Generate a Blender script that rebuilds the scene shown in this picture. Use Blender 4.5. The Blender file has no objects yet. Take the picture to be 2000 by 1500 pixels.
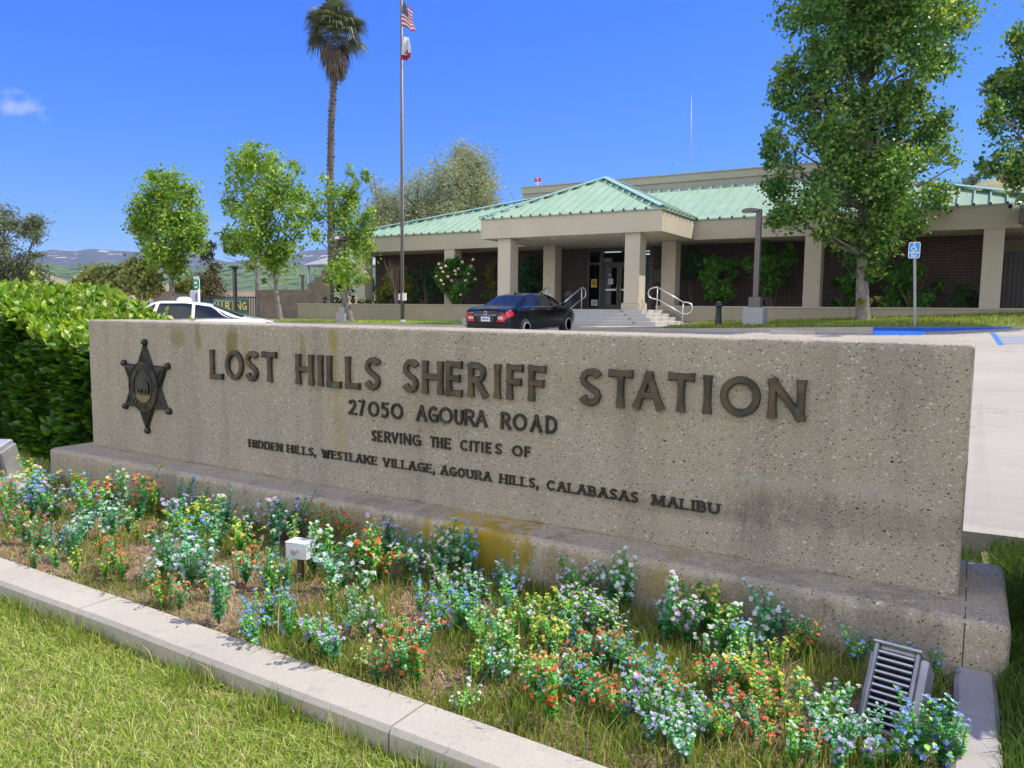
import bpy, bmesh, math, random
import numpy as np
from mathutils import Vector, Matrix, noise
SC = bpy.context.scene
COL = SC.collection
rnd = random.Random(7)
NP = np.random.RandomState(11)

# ---------------------------------------------------------------- camera
FPX, PITCH, ROLL, YAW, HC = 1491.87, math.radians(5.5617), math.radians(-.6228), math.radians(31.0339), 1.55
FW = np.array([-math.sin(YAW)*math.cos(PITCH), math.cos(YAW)*math.cos(PITCH), -math.sin(PITCH)])
_r = np.array([math.cos(YAW), math.sin(YAW), 0.]); _d = np.cross(FW, _r)
RT = _r*math.cos(ROLL)+_d*math.sin(ROLL); DN = np.cross(FW, RT)
RM = np.array([RT, DN, FW])
cd = bpy.data.cameras.new("camera"); cam = bpy.data.objects.new("camera", cd); COL.objects.link(cam)
cd.sensor_width = 36; cd.lens = FPX/2000*36; cd.clip_start = .05; cd.clip_end = 20000
M = Matrix(((RT[0], -DN[0], -FW[0], 0), (RT[1], -DN[1], -FW[1], 0), (RT[2], -DN[2], -FW[2], HC), (0, 0, 0, 1)))
cam.matrix_world = M
SC.camera = cam

# ---------------------------------------------------------------- light
SUN = Vector((.55, .46, 1.0)).normalized()
CLOUD_FILL = 7.0
w = bpy.data.worlds.new("World"); SC.world = w; w.use_nodes = True
nt = w.node_tree; nt.nodes.clear()
wo = nt.nodes.new('ShaderNodeOutputWorld'); bg = nt.nodes.new('ShaderNodeBackground'); sk = nt.nodes.new('ShaderNodeTexSky')
sk.sky_type = 'NISHITA'; sk.sun_disc = False; sk.sun_elevation = math.asin(SUN.z); sk.sun_rotation = math.atan2(SUN.x, SUN.y)
sk.altitude = 2500; sk.air_density = 1.0; sk.dust_density = 0; sk.ozone_density = 3.0
sx_ = nt.nodes.new('ShaderNodeSeparateColor'); hs = nt.nodes.new('ShaderNodeCombineColor'); nt.links.new(sk.outputs[0], sx_.inputs[0])
for i_, (k_, g_) in enumerate(((.20, 1.4), (.36, .88), (.98, .15))):   # deep blue camera rendering of the sky, applied to the light as well
    a_ = nt.nodes.new('ShaderNodeMath'); a_.operation = 'MULTIPLY'; a_.inputs[1].default_value = .2895; nt.links.new(sx_.outputs[i_], a_.inputs[0])
    b_ = nt.nodes.new('ShaderNodeMath'); b_.operation = 'POWER'; b_.inputs[1].default_value = g_; nt.links.new(a_.outputs[0], b_.inputs[0])
    c_ = nt.nodes.new('ShaderNodeMath'); c_.operation = 'MULTIPLY'; c_.inputs[1].default_value = k_/(.15*2.64); nt.links.new(b_.outputs[0], c_.inputs[0]); nt.links.new(c_.outputs[0], hs.inputs[i_])
bg.inputs['Strength'].default_value = .15
# small wispy cloud fixed in the sky
tc = nt.nodes.new('ShaderNodeTexCoord')
def wn(t, **k):
    n = nt.nodes.new(t)
    for a, b in k.items(): setattr(n, a, b)
    return n
def cloud(prev, d, r, amt, seed):
    # d: direction of the cloud, r: angular radii
    d = Vector(d).normalized(); s = d.cross(Vector((0, 0, 1))).normalized(); u = s.cross(d)
    dx = wn('ShaderNodeVectorMath', operation='DOT_PRODUCT'); dx.inputs[1].default_value = s/r[0]
    dy = wn('ShaderNodeVectorMath', operation='DOT_PRODUCT'); dy.inputs[1].default_value = u/r[1]
    df = wn('ShaderNodeVectorMath', operation='DOT_PRODUCT'); df.inputs[1].default_value = d
    no = wn('ShaderNodeTexNoise'); no.inputs['Scale'].default_value = 55; no.inputs['Detail'].default_value = 6; no.inputs['Roughness'].default_value = .62
    for q in (dx, dy, df): nt.links.new(tc.outputs['Generated'], q.inputs[0])
    nt.links.new(tc.outputs['Generated'], no.inputs['Vector'])
    cx = wn('ShaderNodeCombineXYZ'); nt.links.new(dx.outputs['Value'], cx.inputs[0]); nt.links.new(dy.outputs['Value'], cx.inputs[1])
    ln = wn('ShaderNodeVectorMath', operation='LENGTH'); nt.links.new(cx.outputs[0], ln.inputs[0])
    m1 = wn('ShaderNodeMath', operation='MULTIPLY_ADD'); m1.inputs[1].default_value = 2.6; m1.inputs[2].default_value = -.55
    nt.links.new(no.outputs['Fac'], m1.inputs[0])
    m2 = wn('ShaderNodeMath', operation='SUBTRACT'); nt.links.new(m1.outputs[0], m2.inputs[0]); nt.links.new(ln.outputs['Value'], m2.inputs[1])
    m3 = wn('ShaderNodeMapRange'); m3.inputs['From Min'].default_value = 0; m3.inputs['From Max'].default_value = .9; m3.inputs['To Max'].default_value = amt
    nt.links.new(m2.outputs[0], m3.inputs['Value'])
    g = wn('ShaderNodeMath', operation='GREATER_THAN'); g.inputs[1].default_value = .5; nt.links.new(df.outputs['Value'], g.inputs[0])
    mm = wn('ShaderNodeMath', operation='MULTIPLY'); nt.links.new(m3.outputs[0], mm.inputs[0]); nt.links.new(g.outputs[0], mm.inputs[1])
    mx = wn('ShaderNodeMixRGB'); mx.inputs['Color2'].default_value = (1.5, 1.75, 2.5, 1)
    nt.links.new(mm.outputs[0], mx.inputs['Fac']); nt.links.new(prev, mx.inputs['Color1'])
    return mx.outputs[0]
def ray(x, y): return RM.T @ np.array([(x-1000)/FPX, (y-750)/FPX, 1.0])
o_ = cloud(hs.outputs[0], ray(38, 208), (.036, .018), .62, 1)
o_ = cloud(o_, ray(432, 442), (.02, .012), .3, 2)
# added white cumulus, unseen behind the camera, as neutral fill for shaded faces
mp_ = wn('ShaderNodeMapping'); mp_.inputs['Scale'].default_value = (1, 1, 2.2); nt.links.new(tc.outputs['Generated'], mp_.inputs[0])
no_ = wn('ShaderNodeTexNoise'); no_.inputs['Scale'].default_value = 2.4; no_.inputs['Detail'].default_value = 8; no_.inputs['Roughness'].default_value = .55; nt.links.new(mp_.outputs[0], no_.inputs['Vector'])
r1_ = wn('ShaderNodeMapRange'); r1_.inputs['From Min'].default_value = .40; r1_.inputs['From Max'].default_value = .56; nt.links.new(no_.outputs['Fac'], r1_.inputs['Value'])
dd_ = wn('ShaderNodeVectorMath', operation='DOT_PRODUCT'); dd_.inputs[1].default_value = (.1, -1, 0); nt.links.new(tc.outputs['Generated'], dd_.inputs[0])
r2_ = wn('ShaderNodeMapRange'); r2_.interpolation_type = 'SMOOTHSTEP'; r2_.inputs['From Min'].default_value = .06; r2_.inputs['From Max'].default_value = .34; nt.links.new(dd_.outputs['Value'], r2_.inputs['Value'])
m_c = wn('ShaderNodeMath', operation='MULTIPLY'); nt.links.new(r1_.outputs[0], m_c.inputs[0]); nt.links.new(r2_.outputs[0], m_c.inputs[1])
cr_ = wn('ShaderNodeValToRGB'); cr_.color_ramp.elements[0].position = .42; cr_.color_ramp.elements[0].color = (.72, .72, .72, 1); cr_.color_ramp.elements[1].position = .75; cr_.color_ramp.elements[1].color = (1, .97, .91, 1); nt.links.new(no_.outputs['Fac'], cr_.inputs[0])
sc__ = wn('ShaderNodeVectorMath', operation='SCALE'); sc__.inputs['Scale'].default_value = CLOUD_FILL; nt.links.new(cr_.outputs[0], sc__.inputs[0])
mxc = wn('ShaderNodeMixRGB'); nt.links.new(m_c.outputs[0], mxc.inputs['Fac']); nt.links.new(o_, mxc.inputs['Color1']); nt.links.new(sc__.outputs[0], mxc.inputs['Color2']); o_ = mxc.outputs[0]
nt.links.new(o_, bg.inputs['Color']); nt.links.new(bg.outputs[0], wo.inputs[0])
sl = bpy.data.lights.new("sun", 'SUN'); so = bpy.data.objects.new("sun", sl); COL.objects.link(so)
sl.energy = 2.45; sl.angle = math.radians(.53); sl.color = (1, .93, .82)
so.rotation_euler = SUN.to_track_quat('Z', 'Y').to_euler(); so.location = (0, 0, 60)
SC.view_settings.view_transform = 'Standard'; SC.view_settings.look = 'None'; SC.view_settings.exposure = 1.4; SC.view_settings.gamma = 1

SC.cycles.max_bounces = 7; SC.cycles.diffuse_bounces = 3; SC.cycles.transmission_bounces = 4; SC.cycles.glossy_bounces = 3; SC.cycles.use_denoising = True
# ---------------------------------------------------------------- survey helpers (pixel of the photo -> point of the place)
def atZ(x, y, z): r = ray(x, y); return np.array([0, 0, HC]) + (z-HC)/r[2]*r
def atY(x, y, Y): r = ray(x, y); return np.array([0, 0, HC]) + Y/r[1]*r
def atD(x, y, D): return np.array([0, 0, HC]) + D*ray(x, y)
def proj(p):
    c = RM @ (np.array(p)-np.array([0, 0, HC])); return (1000+FPX*c[0]/c[2], 750+FPX*c[1]/c[2], c[2])

# ---------------------------------------------------------------- materials
MATS = {}
class MT:
    def __init__(s, name):
        s.m = bpy.data.materials.new(name); s.m.use_nodes = True; s.t = s.m.node_tree; s.n = s.t.nodes
        s.n.clear(); s.out = s.n.new('ShaderNodeOutputMaterial'); s.b = s.n.new('ShaderNodeBsdfPrincipled')
        s.t.links.new(s.b.outputs[0], s.out.inputs[0]); s.tc = None
    def new(s, t, **k):
        n = s.n.new(t)
        for a, b in k.items(): setattr(n, a, b)
        return n
    def ln(s, a, b): s.t.links.new(a, b)
    def co(s):
        if not s.tc: s.tc = s.n.new('ShaderNodeTexCoord')
        return s.tc.outputs['Object']
    def noise(s, scale, detail=4, rough=.55, stretch=None, dist=0):
        n = s.new('ShaderNodeTexNoise'); n.inputs['Scale'].default_value = scale; n.inputs['Detail'].default_value = detail
        n.inputs['Roughness'].default_value = rough; n.inputs['Distortion'].default_value = dist
        if stretch:
            mp = s.new('ShaderNodeMapping'); mp.inputs['Scale'].default_value = stretch; s.ln(s.co(), mp.inputs[0]); s.ln(mp.outputs[0], n.inputs['Vector'])
        else: s.ln(s.co(), n.inputs['Vector'])
        return n.outputs['Fac']
    def ramp(s, f, stops):
        r = s.new('ShaderNodeValToRGB'); e = r.color_ramp.elements
        while len(e) < len(stops): e.new(.5)
        for i, (p, c) in enumerate(stops):
            e[i].position = p; e[i].color = tuple(c)+(1,) if not isinstance(c, (int, float)) else (c, c, c, 1)
        s.ln(f, r.inputs[0]); return r.outputs[0]
    def mix(s, f, a, b, mode='MIX'):
        m = s.new('ShaderNodeMixRGB', blend_type=mode)
        for i, v in enumerate((f, a, b)):
            if hasattr(v, 'links'): s.ln(v, m.inputs[i])
            elif i == 0: m.inputs[0].default_value = v
            else: m.inputs[i].default_value = tuple(v)+(1,)
        return m.outputs[0]
    def math(s, op, a, b=0, c=0):
        m = s.new('ShaderNodeMath', operation=op)
        for i, v in enumerate((a, b, c)):
            if hasattr(v, 'links'): s.ln(v, m.inputs[i])
            else: m.inputs[i].default_value = v
        return m.outputs[0]
    def bump(s, h, st=.3, dist=.01):
        b = s.new('ShaderNodeBump'); b.inputs['Strength'].default_value = st; b.inputs['Distance'].default_value = dist
        s.ln(h, b.inputs['Height']); s.ln(b.outputs[0], s.b.inputs['Normal'])
    def col(s, c):
        if hasattr(c, 'links'): s.ln(c, s.b.inputs['Base Color'])
        else: s.b.inputs['Base Color'].default_value = tuple(c)+(1,)
    def set(s, **k):
        for a, b in k.items():
            a = {'rough': 'Roughness', 'metal': 'Metallic', 'coat': 'Coat Weight', 'spec': 'Specular IOR Level'}.get(a, a)
            if hasattr(b, 'links'): s.ln(b, s.b.inputs[a])
            else: s.b.inputs[a].default_value = b
def simple(name, c, rough=.6, metal=0, var=.12, scale=6, bump=0, coat=0, spec=.5, stretch=None):
    if name in MATS: return MATS[name]
    m = MT(name); f = m.noise(scale, 5, .6, stretch)
    m.col(m.ramp(f, [(.3, [v*(1-var) for v in c]), (.7, [min(1, v*(1+var)) for v in c])]))
    m.set(rough=rough, metal=metal, coat=coat, spec=spec)
    if bump: m.bump(m.noise(scale*9, 4), bump, .01)
    MATS[name] = m.m; return m.m
def leafmat(name, cols, rough=.5, trans=.35, attr=True, tcol=None, spec=.35):
    # per-leaf tone from the 'tone' attribute
    m = MT(name); a = m.new('ShaderNodeAttribute', attribute_name='tone')
    st = [(i/(max(1, len(cols)-1)), c) for i, c in enumerate(cols)]
    c = m.ramp(a.outputs['Fac'], st); m.col(c); m.set(rough=rough, spec=spec)
    tr = m.new('ShaderNodeBsdfTranslucent'); mx = m.new('ShaderNodeMixShader'); mx.inputs[0].default_value = trans
    c2 = m.mix(1, c, tcol or (1.5, 1.35, .55), 'MULTIPLY'); m.ln(c2, tr.inputs[0])
    m.ln(m.b.outputs[0], mx.inputs[1]); m.ln(tr.outputs[0], mx.inputs[2]); m.ln(mx.outputs[0], m.out.inputs[0])
    MATS[name] = m.m; return m.m

# ---------------------------------------------------------------- mesh builder
class MB:
    def __init__(s): s.v = []; s.f = []; s.mi = []; s.ci = 0; s.sm = []; s.smooth = False
    def face(s, idx): s.f.append(tuple(idx)); s.mi.append(s.ci); s.sm.append(s.smooth)
    def poly(s, pts):
        b = len(s.v); s.v += [tuple(p) for p in pts]; s.face(range(b, b+len(pts)))
    def box(s, x0, y0, z0, x1, y1, z1, mtx=None):
        b = len(s.v); P = [(x, y, z) for z in (z0, z1) for y in (y0, y1) for x in (x0, x1)]
        if mtx is not None: P = [tuple(mtx @ Vector(p)) for p in P]
        s.v += P
        for q in ((0, 2, 3, 1), (4, 5, 7, 6), (0, 1, 5, 4), (2, 6, 7, 3), (0, 4, 6, 2), (1, 3, 7, 5)): s.face([b+i for i in q])
    def beam(s, a, b, wx, wz, up=(0, 0, 1)):
        a, b = Vector(a), Vector(b); d = (b-a); L = d.length; d.normalize(); u = Vector(up); r = d.cross(u)
        if r.length < 1e-5: r = d.cross(Vector((1, 0, 0)))
        r.normalize(); u = r.cross(d)
        m = Matrix(((r.x, d.x, u.x, a.x), (r.y, d.y, u.y, a.y), (r.z, d.z, u.z, a.z), (0, 0, 0, 1)))
        s.box(-wx/2, 0, -wz/2, wx/2, L, wz/2, m)
    def tube(s, pts, rad, n=8, cap=True, closed=False):
        pts = [Vector(p) for p in pts]; rad = rad if isinstance(rad, (list, tuple)) else [rad]*len(pts)
        b = len(s.v); pr = None; N = len(pts); osm = s.smooth; s.smooth = True
        for i, p in enumerate(pts):
            if closed: d = pts[(i+1) % N]-pts[i-1]
            else: d = pts[min(i+1, N-1)]-pts[max(i-1, 0)]
            d.normalize()
            if pr is None: r = d.cross(Vector((0, 0, 1))) if abs(d.z) < .9 else d.cross(Vector((1, 0, 0)))
            else: r = pr-d*pr.dot(d)
            r.normalize(); pr = r; u = d.cross(r)
            for k in range(n):
                a = 2*math.pi*k/n; q = p+(r*math.cos(a)+u*math.sin(a))*rad[i]; s.v.append((q.x, q.y, q.z))
        for i in range(N if closed else N-1):
            for k in range(n):
                i2 = (i+1) % N
                s.face((b+i*n+k, b+i*n+(k+1) % n, b+i2*n+(k+1) % n, b+i2*n+k))
        s.smooth = osm
        if cap and not closed:
            s.face([b+k for k in range(n)][::-1]); s.face([b+(N-1)*n+k for k in range(n)])
    def lathe(s, prof, c=(0, 0, 0), n=16, axis='z'):
        b = len(s.v); osm = s.smooth; s.smooth = True
        for (r, z) in prof:
            for k in range(n):
                a = 2*math.pi*k/n
                if axis == 'z': p = (c[0]+r*math.cos(a), c[1]+r*math.sin(a), c[2]+z)
                elif axis == 'y': p = (c[0]+r*math.cos(a), c[1]+z, c[2]+r*math.sin(a))
                else: p = (c[0]+z, c[1]+r*math.cos(a), c[2]+r*math.sin(a))
                s.v.append(p)
        for i in range(len(prof)-1):
            for k in range(n): s.face((b+i*n+k, b+i*n+(k+1) % n, b+(i+1)*n+(k+1) % n, b+(i+1)*n+k))
        s.smooth = osm
        s.face([b+k for k in range(n)][::-1]); s.face([b+(len(prof)-1)*n+k for k in range(n)])
    def prism(s, poly, h, fr=None):
        # poly: 2D outline (x,z) extruded along y from 0 to -h ; fr maps (x,y,z) -> point
        fr = fr or (lambda p: p); b = len(s.v); n = len(poly)
        s.v += [tuple(fr((x, 0, z))) for x, z in poly]+[tuple(fr((x, -h, z))) for x, z in poly]
        s.face(range(b, b+n)); s.face([b+n+i for i in range(n)][::-1])
        for i in range(n): j = (i+1) % n; s.face((b+i, b+n+i, b+n+j, b+j))
    def join(s, o, mtx=None):
        b = len(s.v); s.v += [tuple(mtx @ Vector(p)) for p in o.v] if mtx is not None else o.v
        s.f += [tuple(i+b for i in f) for f in o.f]; s.mi += o.mi; s.sm += o.sm
ORG = {}
def link(name, me, parent=None, org=None):
    o = bpy.data.objects.new(name, me); COL.objects.link(o)
    if parent is not None: o.parent = parent; ORG[o] = ORG.get(parent, Vector((0, 0, 0)))
    elif org is not None: o.location = org; ORG[o] = Vector(org)
    else: ORG[o] = Vector((0, 0, 0))
    return o
def build(name, mb, mats, parent=None, org=None, bevel=0, seg=2, tone=None):
    off = ORG.get(parent, Vector((0, 0, 0))) if parent is not None else (Vector(org) if org is not None else Vector((0, 0, 0)))
    me = bpy.data.meshes.new(name)
    v = [(p[0]-off.x, p[1]-off.y, p[2]-off.z) for p in mb.v]
    me.from_pydata(v, [], mb.f)
    for m in (mats if isinstance(mats, (list, tuple)) else [mats]): me.materials.append(m)
    me.polygons.foreach_set('material_index', mb.mi); me.polygons.foreach_set('use_smooth', mb.sm)
    bm = bmesh.new(); bm.from_mesh(me); bmesh.ops.recalc_face_normals(bm, faces=bm.faces); bm.to_mesh(me); bm.free()
    me.update(); o = link(name, me, parent, org)
    if bevel:
        b = o.modifiers.new('bevel', 'BEVEL'); b.width = bevel; b.segments = seg; b.limit_method = 'ANGLE'; b.angle_limit = math.radians(40)
    return o
def raw(name, V, F, mats, parent=None, org=None, tone=None, k=4, smooth=False, mi=None):
    # numpy mesh: V (n,3), F (m,k)
    off = ORG.get(parent, Vector((0, 0, 0))) if parent is not None else (Vector(org) if org is not None else Vector((0, 0, 0)))
    V = np.asarray(V, dtype=np.float32)-np.array(off, dtype=np.float32); F = np.asarray(F, dtype=np.int32)
    me = bpy.data.meshes.new(name); me.vertices.add(len(V)); me.vertices.foreach_set('co', V.ravel())
    me.loops.add(F.size); me.loops.foreach_set('vertex_index', F.ravel()); me.polygons.add(len(F))
    me.polygons.foreach_set('loop_start', np.arange(0, F.size, F.shape[1], dtype=np.int32))
    me.polygons.foreach_set('loop_total', np.full(len(F), F.shape[1], dtype=np.int32))
    if smooth: me.polygons.foreach_set('use_smooth', np.ones(len(F), dtype=bool))
    for m in (mats if isinstance(mats, (list, tuple)) else [mats]): me.materials.append(m)
    if mi is not None: me.polygons.foreach_set('material_index', np.asarray(mi, dtype=np.int32))
    me.update(calc_edges=True)
    if tone is not None:
        a = me.attributes.new('tone', 'FLOAT', 'POINT'); a.data.foreach_set('value', np.asarray(tone, dtype=np.float32))
    return link(name, me, parent, org)
def tag(o, label=None, cat=None, group=None, kind=None):
    for k, v in (('label', label), ('category', cat), ('group', group), ('kind', kind)):
        if v: o[k] = v
    return o
def thing(name, loc, label, cat, group=None, rotz=0):
    o = bpy.data.objects.new(name, None); COL.objects.link(o); o.location = loc; o.rotation_euler = (0, 0, rotz); o.empty_display_size = .2
    ORG[o] = Vector(loc) if rotz == 0 else Vector((0, 0, 0)); tag(o, label, cat, group); return o
def local_thing(name, label, cat, group=None):
    o = bpy.data.objects.new(name, None); COL.objects.link(o); ORG[o] = Vector((0, 0, 0)); tag(o, label, cat, group); return o
KIDS = {}
def copy_tree(o, parent=None):
    c = o.copy(); COL.objects.link(c); c.parent = parent; ORG[c] = ORG.get(o, Vector((0, 0, 0)))
    for ch in [x for x in o.children]: copy_tree(ch, c)
    return c
def V3(*a): return Vector(a)

# ---------------------------------------------------------------- levels of the place
def lot(X, Y): return .22+.02*X+.043*(Y-5.5)
def kerbY(X): return float(np.interp(X, [-40, -12, -8, -2.5, .85, 12], [26.3, 25.6, 24.9, 24.5, 27.8, 27.9]))
def wallz(X): return float(np.interp(X, [-34, -19, -10.3, -7.1, -3.4, -1.8, 1.4, 8], [.86, .95, 1.10, 1.18, 1.36, 1.44, 1.65, 1.8]))
def kerbtop(X): return float(np.interp(X, [-34, -12, -8, -2.5, .85, 12], [.82, .93, 1.0, 1.165, 1.20, 1.3]))
def strip(X, Y):
    t = (Y-kerbY(X)-.16)/(31-kerbY(X)-.16); t = max(0, min(1, t))
    return kerbtop(X)+.01+(wallz(X)-kerbtop(X)-.01)*t**1.15
# ================================================================ materials of the setting
def concrete(name, c, scale=3, grit=.25, bump=.25):
    m = MT(name); f = m.noise(scale, 6, .62); g = m.noise(180, 2, .6); k = m.noise(scale*.25, 3, .5)
    a = m.ramp(f, [(.25, [v*.84 for v in c]), (.75, [min(1, v*1.12) for v in c])])
    a = m.mix(grit, a, m.ramp(g, [(.35, [v*.6 for v in c]), (.65, [min(1, v*1.35) for v in c])]))
    a = m.mix(m.ramp(k, [(.4, 0), (.75, .4)]), a, [v*.68 for v in c]); a = m.mix(m.ramp(m.noise(11, 5, .7), [(.55, 0), (.72, .35)]), a, [v*.55 for v in c])
    m.col(a); m.set(rough=.9, spec=.25); m.bump(g, bump, .004); MATS[name] = m.m; return m.m
def aggregate(name, base, lichen=(), top=False):
    m = MT(name); f = m.noise(2.2, 7, .65); big = m.noise(.9, 4, .6)
    a = m.ramp(f, [(.3, [v*.80 for v in base]), (.7, [v*1.18 for v in base])])
    a = m.mix(m.ramp(big, [(.42, 0), (.66, .5)]), a, (base[0]*1.12, base[1]*.98, base[2]*.88))
    def chips(scale, thr, colr, size, a, amt=1):
        v = m.new('ShaderNodeTexVoronoi'); v.inputs['Scale'].default_value = scale; v.inputs['Randomness'].default_value = 1
        mp = m.new('ShaderNodeMapping'); mp.inputs['Rotation'].default_value = (.5, .7, .3); mp.inputs['Scale'].default_value = (1, 1, 1.35); m.ln(m.co(), mp.inputs[0]); m.ln(mp.outputs[0], v.inputs['Vector'])
        sx = m.new('ShaderNodeSeparateColor'); m.ln(v.outputs['Color'], sx.inputs[0])
        on = m.math('GREATER_THAN', sx.outputs[0], thr); cl = m.math('LESS_THAN', v.outputs['Distance'], m.math('MULTIPLY_ADD', sx.outputs[1], size, size*.3))
        fac = m.math('MULTIPLY', m.math('MULTIPLY', on, cl), amt)
        return m.mix(fac, a, colr), fac
    fine = m.noise(150, 3, .7)
    a = m.mix(.45, a, m.ramp(fine, [(.36, [v*.45 for v in base]), (.62, [min(1, v*1.6) for v in base])]))
    a, f1 = chips(80, .5, (.46, .41, .35), .34, a, .85)
    a, f2 = chips(44, .80, (.56, .52, .45), .30, a, .8)
    a, f2b = chips(120, .45, (.50, .46, .40), .36, a, .6)
    a, f3 = chips(62, .74, (.085, .065, .05), .28, a, .85)
    a, f4 = chips(30, .82, (.30, .235, .185), .27, a, .7)
    a, f5 = chips(17, .80, (.03, .026, .022), .11, a, .9)
    a, f6 = chips(70, .86, (.05, .04, .03), .3, a, .8)
    # vertical rain streaks
    st = m.noise(1, 5, .6, stretch=(5, 5, .5)); a = m.mix(m.ramp(st, [(.5, 0), (.72, .24)]), a, (.085, .078, .065))
    s = m.new('ShaderNodeSeparateXYZ'); m.ln(m.co(), s.inputs[0])
    for (x, z, rx, rz, amt, colr) in lichen:
        dx = m.math('DIVIDE', m.math('SUBTRACT', s.outputs[0], x), rx); dz = m.math('DIVIDE', m.math('SUBTRACT', s.outputs[2], z), rz)
        d = m.math('SQRT', m.math('ADD', m.math('MULTIPLY', dx, dx), m.math('MULTIPLY', dz, dz)))
        nn = m.noise(14, 5, .7, stretch=(1, 1, .35))
        e = m.math('SUBTRACT', m.math('MULTIPLY_ADD', nn, 2.2, -.2), d)
        r = m.ramp(e, [(.0, 0), (.45, amt)]); a = m.mix(r, a, colr)
    m.col(a); m.set(rough=.92, spec=.2)
    h = m.math('SUBTRACT', m.math('ADD', fine, f2), m.math('MULTIPLY', f5, 3)); m.bump(h, .5, .004)
    MATS[name] = m.m; return m.m
YL = (.30, .22, .035); OL = (.16, .13, .03); DK = (.06, .058, .05); PALE = (.34, .32, .29); RS = (.17, .095, .04)
SIGNO = (-3.2, 3.683, .1)
def sx(px, py): p = atY(px, py, 3.683); return p[0]-SIGNO[0], p[2]-SIGNO[2]
lich = []
for (px, py, rx, rz, am, c) in ((452, 670, .09, .16, .75, OL), (480, 690, .05, .2, .5, YL), (345, 660, .12, .1, .45, OL), (592, 700, .05, .2, .5, OL), (650, 660, .06, .12, .7, YL), (656, 740, .06, .3, .35, YL), (386, 660, .05, .15, .5, OL), (665, 850, .07, .3, .3, YL),
        (1500, 940, .35, .03, .4, PALE), (1310, 945, .2, .035, .35, PALE), (1700, 960, .3, .04, .35, PALE), (1640, 1010, .8, .12, .28, DK), (1330, 995, .7, .05, .25, DK), (1480, 1030, .12, .22, .25, DK), (1200, 760, .5, .3, .12, RS), (1750, 720, .25, .3, .18, DK), (800, 800, .5, .2, .12, RS), (700, 905, .7, .025, .4, PALE)):
    x, z = sx(px, py); lich.append((x, z, rx, rz, am, c))
m_slab = aggregate('exposed_aggregate_slab', (.325, .287, .212), lich)
lb = []
for (px, rx, am, c) in ((905, .42, 1, (.42, .29, .015)), (960, .30, 1, (.36, .25, .02)), (985, .2, .8, YL), (1300, .12, .5, YL), (1085, .2, .4, OL), (700, .3, .4, OL), (800, .2, .35, OL), (1500, .4, .3, DK), (1750, .3, .4, DK)):
    p = atY(px, 1010, 3.42); lb.append((p[0]-SIGNO[0], .15, rx, .16, am, c))
m_base = aggregate('exposed_aggregate_base', (.37, .32, .225), lb)
m_kerb = concrete('pale_kerb_concrete', (.41, .375, .305), 4, .3)
m_lot = MT('parking_concrete')
def lotmat():
    m = m_lot; f = m.noise(.35, 6, .6); g = m.noise(60, 3, .6); st = m.noise(1, 4, .6, stretch=(.5, 6, 1))
    c = (.355, .325, .268)
    a = m.ramp(f, [(.3, [v*.86 for v in c]), (.7, [v*1.1 for v in c])])
    a = m.mix(.25, a, m.ramp(g, [(.3, [v*.7 for v in c]), (.7, [v*1.2 for v in c])])); a = m.mix(m.ramp(st, [(.5, 0), (.8, .45)]), a, (.26, .245, .22)); a = m.mix(m.ramp(m.noise(1.1, 6, .7), [(.56, 0), (.68, .35)]), a, (.22, .205, .185)); a = m.mix(m.ramp(m.noise(1, 3, .6, stretch=(3.5, .12, 1)), [(.60, 0), (.72, .22)]), a, (.17, .16, .15))
    # tar crack joints as thin dark lines across
    s = m.new('ShaderNodeSeparateXYZ'); m.ln(m.co(), s.inputs[0]); wob = m.noise(.6, 3, .5)
    for Y0 in (12.3, 20.0):
        d = m.math('ABSOLUTE', m.math('SUBTRACT', m.math('MULTIPLY_ADD', wob, .12, s.outputs[1]), Y0+.06)); k = m.math('LESS_THAN', d, .016); a = m.mix(m.math('MULTIPLY', k, .75), a, (.16, .15, .14))
    for X0 in (-3.2, 3.6, -9.5, -16):
        d = m.math('ABSOLUTE', m.math('SUBTRACT', s.outputs[0], X0)); k = m.math('LESS_THAN', d, .015); a = m.mix(m.math('MULTIPLY', k, .6), a, (.18, .17, .16))
    sp = m.new('ShaderNodeTexVoronoi'); sp.inputs['Scale'].default_value = 1.3; m.ln(m.co(), sp.inputs['Vector'])
    k = m.math('LESS_THAN', sp.outputs['Distance'], .03); a = m.mix(m.math('MULTIPLY', k, .7), a, (.08, .07, .06))
    ck = m.new('ShaderNodeTexVoronoi', feature='DISTANCE_TO_EDGE'); ck.inputs['Scale'].default_value = .28; mpn = m.new('ShaderNodeVectorMath', operation='ADD'); cn = m.new('ShaderNodeTexNoise'); cn.inputs['Scale'].default_value = 2.2; cn.inputs['Detail'].default_value = 5; m.ln(m.co(), cn.inputs['Vector']); m.ln(m.co(), mpn.inputs[0]); m.ln(cn.outputs['Color'], mpn.inputs[1]); m.ln(mpn.outputs[0], ck.inputs['Vector'])
    a = m.mix(m.math('MULTIPLY', m.math('LESS_THAN', ck.outputs['Distance'], .0016), .6), a, (.12, .11, .10))
    m.col(a); m.set(rough=.85, spec=.3); m.bump(g, .15, .004)
lotmat(); m_lot = m_lot.m
m_soil = MT('mulch_soil'); f = m_soil.noise(9, 6, .7); g = m_soil.noise(55, 4, .7, stretch=(1, .4, 1))
m_soil.col(m_soil.mix(.5, m_soil.ramp(f, [(.3, (.10, .065, .04)), (.55, (.22, .15, .095)), (.75, (.42, .31, .19))]), m_soil.ramp(g, [(.35, (.05, .03, .02)), (.65, (.40, .29, .18))])))
m_soil.set(rough=.95); m_soil.bump(g, .8, .02); m_soil = m_soil.m
m_turf = MT('turf_ground'); f = m_turf.noise(3, 6, .65); g = m_turf.noise(70, 3, .7)
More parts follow.
